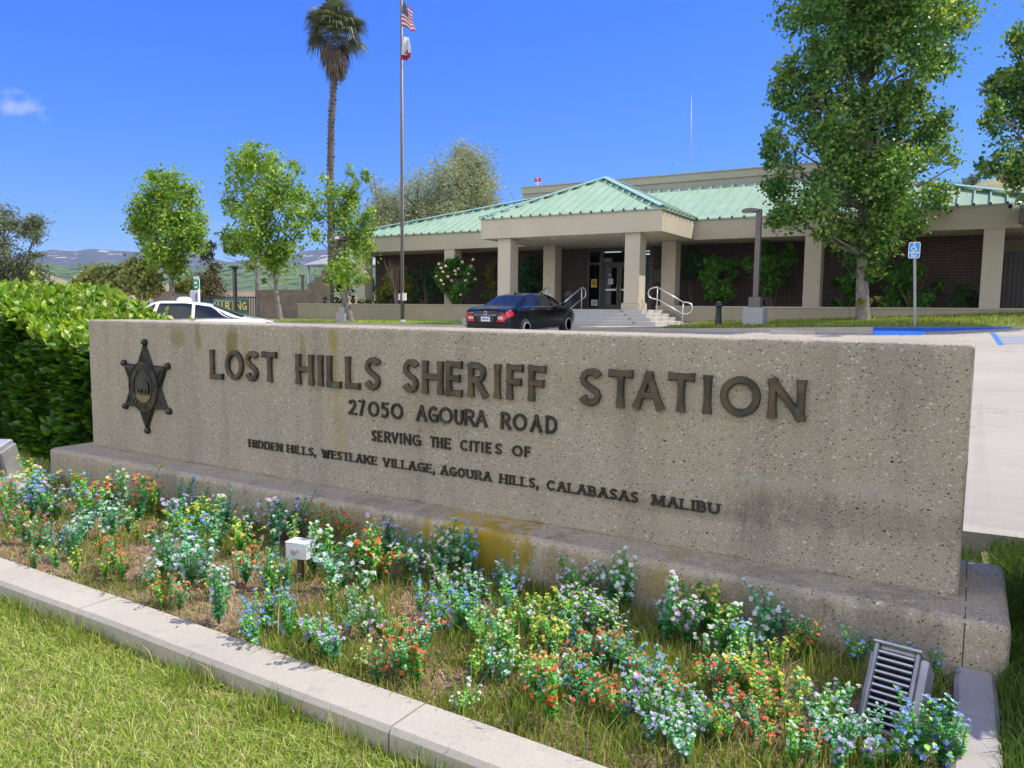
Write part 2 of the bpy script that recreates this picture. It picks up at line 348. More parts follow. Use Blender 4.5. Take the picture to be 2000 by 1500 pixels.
m_turf.col(m_turf.mix(.5, m_turf.ramp(f, [(.35, (.10, .15, .03)), (.65, (.24, .24, .08))]), m_turf.ramp(g, [(.3, (.04, .06, .01)), (.7, (.30, .30, .12))]))); m_turf.set(rough=.95); m_turf.bump(g, .8, .02); m_turf = m_turf.m
def earthmat(name, stops, sc, bump=.5, patches=None):
    m = MT(name); f = m.noise(sc, 8, .65); g = m.noise(sc*9, 4, .7); a = m.ramp(f, stops); a = m.mix(.35, a, m.ramp(g, [(.35, [v*.5 for v in stops[0][1]]), (.65, [min(1, v*1.15) for v in stops[-1][1]])]))
    if patches:
        pf = m.noise(patches[0], 6, .7, stretch=patches[3] if len(patches) > 3 else None); a = m.mix(m.ramp(pf, [(patches[1], 0), (patches[1]+.04, 1)]), a, patches[2])
    m.col(a); m.set(rough=.95, spec=.1); m.bump(g, bump, 1/sc*.1); MATS[name] = m.m; return m.m

# ================================================================ ground sheets
def gridmesh(name, xs, ys, zf, mat, kind='structure', smooth=True):
    xs = list(xs); ys = list(ys); V = [(x, y, zf(x, y)) for y in ys for x in xs]; n = len(xs)
    F = [(j*n+i, j*n+i+1, (j+1)*n+i+1, (j+1)*n+i) for j in range(len(ys)-1) for i in range(n-1)]
    o = raw(name, V, F, mat, smooth=smooth); tag(o, kind=kind); return o
def gz(x, y):
    if y < 5.6: return -.05
    b = min(lot(x, min(y, 60))-.35, 1.0)
    return max(b, -1.2)
m_earth = earthmat('dry_earth', [(.3, (.10, .13, .05)), (.55, (.20, .19, .09)), (.8, (.33, .27, .17))], .08)
nl = np.concatenate([-np.geomspace(4000, 30, 26), np.linspace(-28, 28, 29), np.geomspace(30, 4000, 26)])
gridmesh('ground', nl, np.concatenate([-np.geomspace(1200, 10, 10), [-5, 0, 3, 5, 5.58, 5.6], np.linspace(8, 60, 14), np.geomspace(70, 6500, 30)]), gz, m_earth)
def nz(x, y, s=1., a=1.): return noise.noise(Vector((x*s, y*s, 3.3)))*a
# lawn in front of the kerb
gridmesh('lawn', np.linspace(-14, 6, 90), np.concatenate([np.linspace(-2, .8, 8), np.linspace(1.0, 2.05, 24)]), lambda x, y: .035+nz(x, y, 1.3, .02)+(.02 if x > .2 else 0), m_turf)
bed_z = lambda x, y: .085+nz(x, y, 2.1, .03)+nz(x, y, 7, .012)
gridmesh('flower_bed', np.linspace(-6.45, .05, 130), np.linspace(2.0, 3.5, 32), bed_z, m_soil)
gridmesh('side_lawn', np.linspace(.12, 7, 40), np.linspace(1.95, 5.36, 22), lambda x, y: .125+nz(x, y, 1.5, .025), m_turf)
gridmesh('rear_lawn', np.linspace(-26, .14, 90), np.linspace(3.45, 5.36, 14), lambda x, y: .075+nz(x, y, 1.5, .02), m_turf)
gridmesh('left_lawn', np.linspace(-26, -6.42, 40), np.linspace(1.9, 3.5, 8), lambda x, y: .055+nz(x, y, 1.5, .02), m_turf)
gridmesh('parking_lot', np.linspace(-48, 34, 60), [5.5]+list(np.linspace(7, 24.4, 16))+[26.5, 28.6], lambda x, y: lot(x, y) if y < 24.5 or x > .9 else min(lot(x, y), kerbtop(x)-.13 if y > kerbY(x) else 9), m_lot)
# kerb on the lawn side of the lot
mb = MB(); xs = np.linspace(-26, 12, 39)
for i in range(len(xs)-1):
    a, b = xs[i]+.003, xs[i+1]-.003; k = len(mb.v)
    za, zb = lot(a, 5.42)+.012, lot(b, 5.42)+.012
    mb.v += [(a, 5.36, -.05), (b, 5.36, -.05), (a, 5.36, za), (b, 5.36, zb), (a, 5.51, za), (b, 5.51, zb), (a, 5.51, -.05), (b, 5.51, -.05)]
    for q in ((0, 1, 3, 2), (2, 3, 5, 4), (4, 5, 7, 6), (0, 2, 4, 6), (1, 7, 5, 3)): mb.face([k+t for t in q])
tag(build('lot_edge_kerb', mb, m_kerb, bevel=.01), kind='structure')
# garden kerb : front strip in long pieces, right and left returns
def kerb_piece(pts, w0, zt, zb=-.05):
    mb = MB(); n = len(pts)
    for i, (x, y) in enumerate(pts):
        p = Vector(pts[max(0, i-1)]+(0,)); q = Vector(pts[min(n-1, i+1)]+(0,)); d = (q-p).normalized(); nn = Vector((d.y, -d.x, 0)); z = zt(x) if callable(zt) else zt
        a = Vector((x, y, 0))+nn*w0/2; b = Vector((x, y, 0))-nn*w0/2
        mb.v += [(a.x, a.y, zb), (a.x, a.y, z-.018), (a.x-nn.x*.016, a.y-nn.y*.016, z), (b.x+nn.x*.016, b.y+nn.y*.016, z), (b.x, b.y, z-.018), (b.x, b.y, zb)]
    for i in range(n-1):
        for k in range(5): mb.face((i*6+k, i*6+k+1, (i+1)*6+k+1, (i+1)*6+k))
    mb.face(range(6)); mb.face([(n-1)*6+k for k in range(6)][::-1]); return mb
fk = MB(); KX = [-9.3, -6.55, -3.52, -1.62, .085]
kc = lambda x: 2.0+.045*math.cos((x+3)/2.2)-.02
for i in range(4):
    xs = np.linspace(KX[i]+.004, KX[i+1]-.004, 14); fk.join(kerb_piece([(x, kc(x)+nz(x, 0, 1.7, .006)) for x in xs], .215, lambda x: .128+nz(x, 5, .8, .006)))
tag(build('front_kerb', fk, m_kerb), kind='structure')
m_kerb2 = concrete('grey_kerb_concrete', (.34, .32, .295), 5, .35)
rk = MB()
for y0, y1 in ((2.13, 2.995), (3.003, 3.412)): rk.join(kerb_piece([(.088+nz(y, 2, 2, .004), y) for y in np.linspace(y1, y0, 6)], .14, .162))
tag(build('right_kerb', rk, m_kerb2), kind='structure')
lk = MB(); lk.join(kerb_piece([(-6.47, y) for y in (2.13, 2.8, 3.412)], .16, .15)); tag(build('left_kerb', lk, m_kerb2), kind='structure')

# ================================================================ grass blades (numpy)
def blades(name, pts, zf, h, w, mat, label=None, cat=None, lean=.5, tone=(0, 1), hvar=.5, kind='stuff', curl=.5):
    P = np.asarray(pts); n = len(P); H = h*(1-hvar+2*hvar*NP.rand(n)); W = w*(.6+.8*NP.rand(n)); A = NP.rand(n)*2*math.pi; B = NP.rand(n)*2*math.pi
    L = lean*NP.rand(n)*H; Z = np.array([zf(x, y) for x, y in P])-.004
    ca, sa = np.cos(A), np.sin(A); cb, sb = np.cos(B), np.sin(B)
    base = np.stack([P[:, 0], P[:, 1], Z], 1); wd = np.stack([ca, sa, 0*ca], 1)*W[:, None]/2; ld = np.stack([cb, sb, 0*cb], 1)
    m = base+ld*(L*.35)[:, None]+np.stack([0*H, 0*H, H*.62], 1); t = base+ld*L[:, None]*(1)+np.stack([0*H, 0*H, H*(1-.35*curl*NP.rand(n))], 1)
    V = np.stack([base-wd, base+wd, m+wd*.75, m-wd*.75, t+wd*.12, t-wd*.12], 1).reshape(-1, 3)
    i = np.arange(n)*6; F = np.concatenate([np.stack([i, i+1, i+2, i+3], 1), np.stack([i+3, i+2, i+4, i+5], 1)])
    T = np.repeat(tone[0]+(tone[1]-tone[0])*NP.rand(n), 6)
    o = raw(name, V, F, mat, tone=T); tag(o, label, cat, kind=kind); return o
m_lawn = leafmat('lawn_blade', [(.15, .27, .02), (.27, .42, .035), (.42, .51, .09), (.62, .55, .30)], .5, .3)
m_tall = leafmat('wild_grass_blade', [(.08, .18, .012), (.18, .28, .025), (.32, .34, .08), (.52, .43, .22)], .5, .35)
m_straw = leafmat('straw_blade', [(.50, .38, .22), (.38, .27, .14), (.20, .13, .07)], .7, .1)
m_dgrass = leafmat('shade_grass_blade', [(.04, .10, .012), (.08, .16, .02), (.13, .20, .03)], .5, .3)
def scatter(n, x0, x1, y0, y1, f=None):
    o = []
    while len(o) < n:
        m_ = NP.rand(n*2, 2)*[x1-x0, y1-y0]+[x0, y0]
        for p in m_:
            if f is None or NP.rand() < f(p[0], p[1]): o.append((p[0], p[1]))
            if len(o) >= n: break
    return o
lz = lambda x, y: .035+nz(x, y, 1.3, .02)
kf = lambda x: kc(x)-.115
blades('lawn_grass', scatter(110000, -5.2, .6, .95, 1.93, lambda x, y: (1 if y < kf(x)+.004 else 0)*(.55+.9*(noise.noise(Vector((x*2.3, y*2.3, 1)))+.45))), lz, .030, .0040, m_lawn, 'short yellow-green mown lawn in front of the pale kerb', 'grass', 1.6, (0, 1))
blades('left_lawn_grass', scatter(16000, -11, -6.56, 1.92, 4.0), lambda x, y: .055+nz(x, y, 1.5, .02), .05, .007, m_lawn, 'mown grass between the hedge and the left end of the kerb', 'grass', 1.2)
blades('lawn_edge_grass', scatter(1500, -5, .2, 1.78, 1.93, lambda x, y: (1 if y < kf(x) else 0)*max(0, noise.noise(Vector((x*4, 1, 1)))+.35)), lz, .085, .005, m_tall, 'longer grass tufts growing against the outer kerb face', 'grass', .9, (0, .9))
blades('lawn_straw', scatter(16000, -5.2, .6, .95, 1.9), lz, .02, .0035, m_straw, 'dry clippings lying in the mown lawn', 'dry grass', 3.5)
def tuft(x, y): return max(0, noise.noise(Vector((x*2.6, y*2.6, 7)))*1.8+.45)
blades('bed_grass', scatter(24000, -6.3, .0, 2.1, 3.4, lambda x, y: tuft(x, y)*(1.25 if x > -2.6 else .35)), bed_z, .06, .005, m_tall, 'wild green grass growing between the flowers in the bed', 'grass', .8, (0, .85), .6)
blades('bed_long_grass', scatter(700, -6.3, .0, 2.12, 3.4, lambda x, y: tuft(x+3, y)*(1 if x > -2.6 else .4)), bed_z, .15, .0055, m_tall, 'long grass stalks standing in the flower bed', 'grass', .7, (0, .9), .5)
blades('bed_straw', scatter(26000, -6.35, .02, 2.1, 3.42, lambda x, y: .5+.6*(1-tuft(x, y))), bed_z, .03, .004, m_straw, 'straw and dead grass littering the flower bed', 'dry grass', 3.2, (0, 1), .7)
sz = lambda x, y: .125+nz(x, y, 1.5, .025)
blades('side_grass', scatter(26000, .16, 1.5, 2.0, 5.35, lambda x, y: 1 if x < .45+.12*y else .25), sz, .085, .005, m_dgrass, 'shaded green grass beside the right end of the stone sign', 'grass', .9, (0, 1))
rz_ = lambda x, y: .075+nz(x, y, 1.5, .02)
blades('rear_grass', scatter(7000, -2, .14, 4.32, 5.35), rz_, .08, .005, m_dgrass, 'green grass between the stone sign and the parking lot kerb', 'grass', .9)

# ================================================================ the sign
SG = thing('monument_sign', SIGNO, 'long weathered stone slab sign with bronze letters reading LOST HILLS SHERIFF STATION', 'sign')
def worn_block(name, lo, hi, st, r, amp, mat):
    # gridded block with rounded, slightly eroded arrises
    lo, hi = np.array(lo), np.array(hi); n = [max(2, int((hi[i]-lo[i])/st)) for i in range(3)]; ax = [lo[i]+(hi[i]-lo[i])*(np.arange(n[i]+1)/n[i]) for i in range(3)]
    for i in range(3): ax[i] = np.unique(np.round(np.concatenate([ax[i], [lo[i]+r*q for q in (.12, .3, .55, .8, 1)], [hi[i]-r*q for q in (.12, .3, .55, .8, 1)]]), 5))
    n = [len(a) for a in ax]; vid = {}; V = []; F = []
    def vert(i, j, k):
        if (i, j, k) in vid: return vid[(i, j, k)]
        p = np.array([ax[0][i], ax[1][j], ax[2][k]]); q = np.clip(p, lo+r, hi-r); d = p-q; L = np.linalg.norm(d); nn = d/L if L > 0 else d
        edge = (np.abs(d) > r*.15).sum() > 1; a = noise.noise(Vector(p*38))*amp+noise.noise(Vector(p*5))*amp*1.4
        if edge: a -= max(0, noise.noise(Vector(p*16+7))-.12)*r*.7+max(0, noise.noise(Vector(p*60))-.1)*.006
        o = q+nn*(r+a); vid[(i, j, k)] = len(V); V.append(o); return len(V)-1
    for a in range(3):
        b, c = [x for x in range(3) if x != a]
        for side in (0, n[a]-1):
            for u in range(n[b]-1):
                for v in range(n[c]-1):
                    Q = []
                    for (x, y) in ((u, v), (u+1, v), (u+1, v+1), (u, v+1)): w_ = [0, 0, 0]; w_[a] = side; w_[b] = x; w_[c] = y; Q.append(vert(*w_))
                    F.append(Q if (side == 0) == (a == 1) else Q[::-1])
    return raw(name, V, F, mat, SG, smooth=True)
slab = worn_block('slab', (-6.40, 3.683, .34), (.012, 4.15, 1.428), .035, .020, .0009, m_slab)
base = worn_block('base', (-6.60, 3.42, -.08), (.195, 4.30, .352), .04, .036, .0016, m_base)
mb = MB(); mb.box(.038, 3.4188, .0, .042, 3.43, .335); mb.box(.038, 3.445, .34, .042, 4.28, .3532); build('joint', mb, simple('joint_shadow_gap', (.05, .045, .04), .95), SG)

# stroke font : centre lines in a unit box
def arc(cx, cy, rx, ry, a0, a1, n=16): return [(cx+rx*math.cos(math.radians(a0+(a1-a0)*i/n)), cy+ry*math.sin(math.radians(a0+(a1-a0)*i/n))) for i in range(n+1)]
S_ = arc(.5, .74, .5, .26, 25, 180, 9)+arc(.5, .62, .5, .26, 190, 240, 3)+arc(.5, .36, .5, .26, 60, -10, 4)+arc(.5, .26, .5, .26, -15, -155, 9)
S_ = [(.98, .86), (.85, .96), (.6, 1), (.35, .99), (.12, .9), (.03, .76), (.1, .63), (.35, .53), (.62, .45), (.88, .36), (.97, .22), (.87, .08), (.6, 0), (.3, .01), (.08, .1), (.0, .17)]
G = {'A': [[(.0, 0), (.5, 1)], [(.5, 1), (1, 0)], [(.2, .36), (.8, .36)]], 'B': [[(0, 0), (0, 1)], [(0, 1), (.5, 1), (.82, .9), (.85, .7), (.6, .54), (0, .53)], [(.5, .53), (.9, .44), (1, .26), (.85, .06), (.5, 0), (0, 0)]],
     'C': [arc(.56, .5, .56, .5, 45, 315, 18)], 'D': [[(0, 0), (0, 1)], [(0, 1)]+arc(.35, .5, .65, .5, 90, -90, 14)+[(0, 0)]], 'E': [[(0, 0), (0, 1)], [(0, 1), (1, 1)], [(0, .52), (.82, .52)], [(0, 0), (1, 0)]],
     'F': [[(0, 0), (0, 1)], [(0, 1), (1, 1)], [(0, .52), (.85, .52)]], 'G': [arc(.54, .5, .54, .5, 45, 340, 20), [(1.0, .05), (1.0, .45)], [(.62, .45), (1.05, .45)]], 'H': [[(0, 0), (0, 1)], [(1, 0), (1, 1)], [(0, .52), (1, .52)]],
     'I': [[(.5, 0), (.5, 1)]], 'K': [[(0, 0), (0, 1)], [(1, 1), (.05, .45)], [(.3, .6), (1, 0)]], 'L': [[(0, 0), (0, 1)], [(0, 0), (1, 0)]], 'M': [[(.04, 0), (.1, 1)], [(.1, 1), (.5, .12)], [(.5, .12), (.9, 1)], [(.9, 1), (.96, 0)]],
     'N': [[(0, 0), (0, 1)], [(0, 1), (1, 0)], [(1, 0), (1, 1)]], 'O': [arc(.5, .5, .5, .5, 90, 450, 30)], 'P': [[(0, 0), (0, 1)], [(0, 1), (.6, 1), (.95, .88), (1, .72), (.9, .56), (.6, .47), (0, .47)]],
     'R': [[(0, 0), (0, 1)], [(0, 1), (.5, 1), (.85, .9), (.9, .74), (.8, .58), (.5, .5), (0, .5)], [(.42, .5), (1, 0)]], 'S': [S_], 'T': [[(.5, 0), (.5, 1)], [(0, 1), (1, 1)]], 'U': [[(0, 1)]+arc(.5, .36, .5, .36, 180, 360, 14)+[(1, 1)]],
     'V': [[(0, 1), (.5, 0)], [(.5, 0), (1, 1)]], 'W': [[(0, 1), (.27, 0)], [(.27, 0), (.5, .85)], [(.5, .85), (.73, 0)], [(.73, 0), (1, 1)]], 'Y': [[(0, 1), (.5, .5)], [(1, 1), (.5, .5)], [(.5, .5), (.5, 0)]],
     '2': [[(.05, .8), (.2, .97), (.5, 1), (.82, .93), (.9, .72), (.7, .45), (.0, 0)], [(0, 0), (1, 0)]], '7': [[(0, 1), (1, 1)], [(1, 1), (.3, 0)]], '0': [arc(.5, .5, .5, .5, 90, 450, 26)], '5': [[(.9, 1), (.2, 1)], [(.2, 1), (.13, .58), (.45, .64), (.82, .55), (.97, .33), (.85, .08), (.5, 0), (.15, .03), (0, .1)]],
     ',': [[(.3, .1), (.1, -.2)]], '4': [[(.75, 0), (.75, 1)], [(.75, 1), (0, .3)], [(0, .3), (1, .3)]], 'J': [[(.9, 1), (.9, .3), (.75, .05), (.4, 0), (.1, .12)]], '3': [[(.05, .9), (.5, 1), (.9, .8), (.75, .58), (.4, .53)], [(.4, .53), (.85, .45), (1, .25), (.8, .04), (.4, 0), (0, .1)]]}
def stroke(mb, pts, wf, dep, y0, fr):
    # ribbon with flat front, bevelled sides ; pts (x,z), wf(t)->width
    n = len(pts); P = [Vector((p[0], 0, p[1])) for p in pts]; b = len(mb.v); L = [0]
    for i in range(1, n): L.append(L[-1]+(P[i]-P[i-1]).length)
    closed = (P[0]-P[-1]).length < 1e-5 and n > 4
    for i in range(n):
        if closed: d = P[(i+1) % n if i < n-1 else 1]-P[i-1 if i > 0 else n-2]
        else: d = P[min(i+1, n-1)]-P[max(i-1, 0)]
        d.normalize(); nn = Vector((-d.z, 0, d.x)); w = wf(L[i]/max(L[-1], 1e-6))/2
        for q, s_, y in ((-1, 1, 0), (-1, 1, .75), (-1, .72, 1), (1, .72, 1), (1, 1, .75), (1, 1, 0)):
            p = P[i]+nn*q*w*s_; mb.v.append(tuple(fr((p.x, y0-dep*y, p.z))))
    for i in range(n-1):
        for k in range(5): mb.face((b+i*6+k, b+(i+1)*6+k, b+(i+1)*6+k+1, b+i*6+k+1))
    mb.face([b+k for k in range(6)]); mb.face([b+(n-1)*6+k for k in range(6)][::-1])
def glyph(mb, ch, x0, x1, z0, z1, wt, dep, y0, fr=lambda p: p, flare=.35, serif=0, thin=None):
    W, H = x1-x0-wt, z1-z0-wt*.9; k = 0
    for st in G[ch]:
        pts = [(x0+wt/2+p[0]*W, z0+wt*.45+p[1]*H) for p in st] if ch != 'I' else [((x0+x1)/2, z0+wt*.45+p[1]*H) for p in st]
        if len(pts) == 2 and ch not in 'OC':
            a, b = Vector(pts[0]), Vector(pts[1]); e = (b-a).normalized()*wt*.42
            pts = [tuple(a-e), tuple(a+(b-a)*.25), tuple(a+(b-a)*.75), tuple(b+e)]
        horiz = len(st) == 2 and abs(st[0][1]-st[1][1]) < .01
        ww = wt*(thin if (thin and horiz) else 1)
        cl = ch in 'O0'
        stroke(mb, pts, (lambda t, ww=ww: ww*(1+.0*t)) if cl else (lambda t, ww=ww: ww*(.92+flare*abs(2*t-1)**2.2)), dep+k*.0007, y0, fr); k += 1
        if serif and not cl:
            for p, q in ((st[0], st[1]), (st[-1], st[-2])):
                if (p[1] in (0, 1)) and abs(p[0]-q[0]) < .65 and abs(p[1]-q[1]) > .3:
                    cx = (x0+wt/2+p[0]*W) if ch != 'I' else (x0+x1)/2; cz = z0+wt*.45+p[1]*H
                    stroke(mb, [(cx-serif, cz), (cx+serif, cz)], lambda t: wt*.5, dep+k*.0007, y0, fr); k += 1
def bronze(name, c1, c2, green):
    m = MT(name); f = m.noise(6, 5, .6, dist=.6); g = m.noise(11, 5, .65)
    a = m.ramp(f, [(.35, c1), (.62, c2)])
    g2 = m.ramp(g, [(.60, 0), (.72, green)]); a = m.mix(g2, a, (.13, .24, .21)); m.col(a); m.set(rough=.42, metal=.45, spec=.5); m.bump(g, .1, .003)
    MATS[name] = m.m; return m.m
m_brz = bronze('patinated_bronze', (.045, .043, .037), (.125, .088, .05), .7)
m_brd = bronze('dark_bronze', (.028, .029, .026), (.060, .050, .036), .4)
FR = lambda p: p
def word_on(name, letters, zt, zb, wt, dep, mat, serif=0, thin=None, flare=.35, standoff=.0):
    for ch, l, r in letters:
        cx = (l+r)/2; a = atY(l, zt(l), 3.683); b = atY(r, zt(r), 3.683); t = atY(cx, zt(cx), 3.683)[2]; bo = atY(cx, zb(cx), 3.683)[2]
        mb = MB(); glyph(mb, ch, a[0], b[0], bo, t, wt, dep, 3.683-standoff, serif=serif, thin=thin, flare=flare)
        build(name, mb, mat, SG)
def lin(x0, y0, x1, y1): return lambda x: y0+(y1-y0)*(x-x0)/(x1-x0)
c1 = lambda v: 400+v/2.857
c2 = lambda v: 1060+v/3.704
T1 = [('L', 38, 107), ('O', 123, 220), ('S', 235, 305), ('T', 328, 408), ('H', 517, 610), ('I', 635, 668), ('L', 690, 767), ('L', 793, 873), ('S', 900, 987), ('S', 1113, 1200), ('H', 1223, 1335), ('E', 1355, 1445), ('R', 1478, 1585), ('I', 1620, 1660), ('F', 1693, 1785), ('F', 1815, 1912)]
T2 = [('S', 275, 437), ('T', 485, 663), ('A', 670, 885), ('T', 915, 1110), ('I', 1165, 1240), ('O', 1295, 1588), ('N', 1645, 1910)]
word_on('title_letter', [(c, c1(a), c1(b)) for c, a, b in T1]+[(c, c2(a), c2(b)) for c, a, b in T2], lin(414, 682, 1572, 741.5), lin(414, 738, 1572, 821.5), .036, .026, m_brz)
T3 = [('2', 805, 850), ('7', 862, 895), ('0', 915, 975), ('5', 985, 1030), ('0', 1042, 1108), ('A', 1183, 1243), ('G', 1250, 1305), ('O', 1310, 1385), ('U', 1395, 1445), ('R', 1452, 1512), ('A', 1512, 1580), ('R', 1655, 1712), ('O', 1722, 1800), ('A', 1820, 1885), ('D', 1905, 1970)]
word_on('address_letter', [(c, c1(a), c1(b)) for c, a, b in T3], lin(682, 779.5, 1089, 813.5), lin(682, 809, 1089, 848), .0165, .014, m_brd, thin=.8)
T4 = [('S', 935, 960), ('E', 968, 992), ('R', 1005, 1042), ('V', 1045, 1082), ('I', 1088, 1104), ('N', 1112, 1152), ('G', 1160, 1207), ('T', 1262, 1292), ('H', 1297, 1330), ('E', 1340, 1375), ('C', 1428, 1470), ('I', 1478, 1494), ('T', 1500, 1535), ('I', 1543, 1560), ('E', 1570, 1600), ('S', 1622, 1660), ('O', 1718, 1775), ('F', 1787, 1818)]
word_on('serving_letter', [(c, c1(a), c1(b)) for c, a, b in T4], lin(727, 839.5, 1036, 872.5), lin(727, 861, 1036, 893.5), .0115, .012, m_brd)
WW = {'I': .42, 'W': 1.35, 'M': 1.25, 'L': .8, 'E': .8, 'S': .75, ',': .4, 'B': .85, 'K': 1.0, 'T': .9, 'A': 1.0, 'V': 1.0}
for word, l, r in (('HIDDEN', c1(245), c1(438)), ('HILLS,', c1(458), c1(627)), ('WESTLAKE', c1(650), c1(966)), ('VILLAGE,', c1(992), c1(1292)), ('AGOURA', c1(1315), c1(1605)), ('HILLS,', c1(1643), c1(1872)), ('CALABASAS', 1067, 1249), ('MALIBU', 1271, 1408)):
    zt, zb = lin(486, 857, 1408, 983), lin(486, 872.5, 1408, 1005.5)
    xa, xb = atY(l, zt(l), 3.683)[0], atY(r, zt(r), 3.683)[0]; tot = sum(WW.get(c, .95) for c in word); x = xa
    for c in word:
        wd = (xb-xa)*WW.get(c, .95)/tot; xc = x+wd/2; px = proj((xc, 3.683, .8))[0]
        t = atY(px, zt(px), 3.683)[2]; bo = atY(px, zb(px), 3.683)[2]; mb = MB()
        glyph(mb, c, x+wd*.07, x+wd*.93, bo, t, .0125, .010, 3.683, serif=.0125, thin=.55, flare=.15); build('city_letter', mb, m_brd, SG); x += wd
# star badge
ctr = atY(287.5, 755, 3.683); sc_ = (atY(286, 668, 3.683)[2]-atY(290, 843, 3.683)[2])/2
sxw = (atY(330, 720, 3.683)[0]-atY(243, 708, 3.683)[0])/2/.866
def sp(x, z): return (ctr[0]+x*sxw, ctr[2]+z*sc_)
mb = MB(); pts = []
for k in range(12):
    a = math.radians(90+30*k); r_ = .97 if k % 2 == 0 else .56; pts.append(sp(r_*math.cos(a), r_*math.sin(a)))
b = len(mb.v); mb.v += [(x, 3.683, z) for x, z in pts]+[(ctr[0]+(x-ctr[0])*.93, 3.683-.03, ctr[2]+(z-ctr[2])*.93) for x, z in pts]+[(ctr[0], 3.683-.034, ctr[2])]
for i in range(12): j = (i+1) % 12; mb.face((b+i, b+12+i, b+12+j, b+j)); mb.face((b+12+i, b+24, b+12+j))
star = build('star_badge', mb, m_brd, SG)
mb = MB()
for k in range(6):
    a = math.radians(90+60*k); x, z = sp(.98*math.cos(a), .98*math.sin(a)); mb = MB(); mb.lathe([(.001, -.036), (.018, -.032), (.026, -.02), (.028, 0)], (x, 3.683, z), 12, 'y'); build('ball_tip', mb, m_brd, star)
mb = MB(); tri = MB()
for k in range(6):   # raised triangle borders in each point
    tri = MB(); a = math.radians(90+60*k); ca, sa = math.cos(a), math.sin(a)
    def lp(r_, s_): return sp(r_*ca-s_*sa, r_*sa+s_*ca)
    for s_, q in ((1, 0), (.62, 1), (.28, 2)):
        A = [lp(.80 if q == 0 else .72+.0*q if q == 1 else .66, 0), lp(.56, .14*s_), lp(.56, -.14*s_)]
        for i in range(3): stroke(tri, [A[i], A[(i+1) % 3]], lambda t: .0045, .006, 3.683-.029, FR)
    build('triangle_border', tri, m_brd, star)
mb = MB()
for rr, wd in ((.545, .010), (.36, .006)): stroke(mb, [sp(rr*math.cos(t), rr*1.0*math.sin(t)) for t in np.linspace(0, 2*math.pi, 49)], lambda t: wd, .016, 3.683-.026, FR)
b = len(mb.v); ring = [sp(.54*math.cos(t), .54*math.sin(t)) for t in np.linspace(0, 2*math.pi, 48, endpoint=False)]
mb.prism([(x, z) for x, z in ring], .010, lambda p: (p[0], p[1]+3.683-.026, p[2])); build('seal_ring', mb, m_brd, star)
mb = MB()
def arc_text(txt, a0, a1, r_, h, up=True):
    n = len(txt)
    for i, c in enumerate(txt):
        if c == ' ': continue
        a = math.radians(a0+(a1-a0)*(i+.5)/n); wd = h*.62
        ux, uz = (-math.sin(a), math.cos(a)) if not up else (math.sin(a), -math.cos(a))
        vx, vz = (-math.cos(a), -math.sin(a)) if not up else (math.cos(a), math.sin(a))
        def fr(p, a=a): 
            X, Z = p[0], p[2]; x, z = r_*math.cos(a)+ux*X+vx*Z, r_*math.sin(a)+uz*X+vz*Z; q = sp(x, z); return (q[0], p[1], q[1])
        glyph(mb, c, -wd/2, wd/2, -h/2, h/2, .022, .006, 3.683-.036, fr, flare=.1)
arc_text('SHERIFF', 132, 48, .45, .11)
arc_text('LOS ANGELES COUNTY', 168, 372, .45, .105, False)
build('seal_lettering', mb, m_brz, star)
mb = MB(); disc = [sp(.35*math.cos(t), .35*math.sin(t)) for t in np.linspace(math.pi+.55, 2*math.pi-.55, 14)]; mb.prism(disc, .004, lambda p: (p[0], p[1]+3.683-.0362, p[2])); build('seal_ground', mb, simple('worn_bronze', (.20, .15, .075), .5, .4), star)
mb = MB(); bear = [(-.25, .02), (-.24, .09), (-.20, .13), (-.14, .12), (-.06, .15), (.06, .145), (.17, .13), (.22, .07), (.235, -.02), (.225, -.14), (.17, -.14), (.165, -.05), (.13, -.05), (.12, -.14), (.07, -.14), (.06, -.04), (-.04, -.05), (-.06, -.13), (-.11, -.14), (-.10, -.04), (-.13, -.05), (-.16, -.12), (-.20, -.12), (-.17, -.02), (-.21, -.01)]
mb.prism([sp(x, z) for x, z in bear], .012, lambda p: (p[0], p[1]+3.683-.036, p[2])); build('bear_relief', mb, m_brd, star, bevel=.003)
# ================================================================ the station building
m_stucco = concrete('warm_stucco', (.52, .465, .35), .6, .12, .12)
m_stucco2 = concrete('grey_beige_stucco', (.475, .43, .32), .6, .1, .12)
m_soffit = simple('soffit_paint', (.60, .54, .43), .8, 0, .05)
m_roof = MT('verdigris_metal_roof'); f = m_roof.noise(1.2, 5, .6); st = m_roof.noise(1, 4, .7, stretch=(7, .5, .5))
a = m_roof.ramp(f, [(.3, (.25, .38, .26)), (.7, (.33, .46, .34))]); a = m_roof.mix(m_roof.ramp(st, [(.4, 0), (.8, .45)]), a, (.40, .50, .40)); m_roof.col(a); m_roof.set(rough=.5, metal=0, spec=.4); m_roof = m_roof.m
m_cap = simple('roof_cap_metal', (.36, .58, .50), .4, .2, .08)
m_dkmet = simple('dark_bronze_paint', (.085, .075, .068), .45, .3, .1)
m_brick = MT('dark_roman_brick'); m_ = m_brick; bt = m_.new('ShaderNodeTexBrick'); s = m_.new('ShaderNodeSeparateXYZ'); c = m_.new('ShaderNodeCombineXYZ'); m_.ln(m_.co(), s.inputs[0])
m_.ln(m_.math('ADD', s.outputs[0], s.outputs[1]), c.inputs[0]); m_.ln(s.outputs[2], c.inputs[1]); m_.ln(c.outputs[0], bt.inputs['Vector'])
for k_, v_ in (('Scale', 1), ('Brick Width', .40), ('Row Height', .112), ('Mortar Size', .011), ('Bias', -.2), ('Mortar Smooth', .2)): bt.inputs[k_].default_value = v_
bt.inputs['Color1'].default_value = (.050, .035, .031, 1); bt.inputs['Color2'].default_value = (.026, .021, .021, 1); bt.inputs['Mortar'].default_value = (.17, .13, .105, 1)
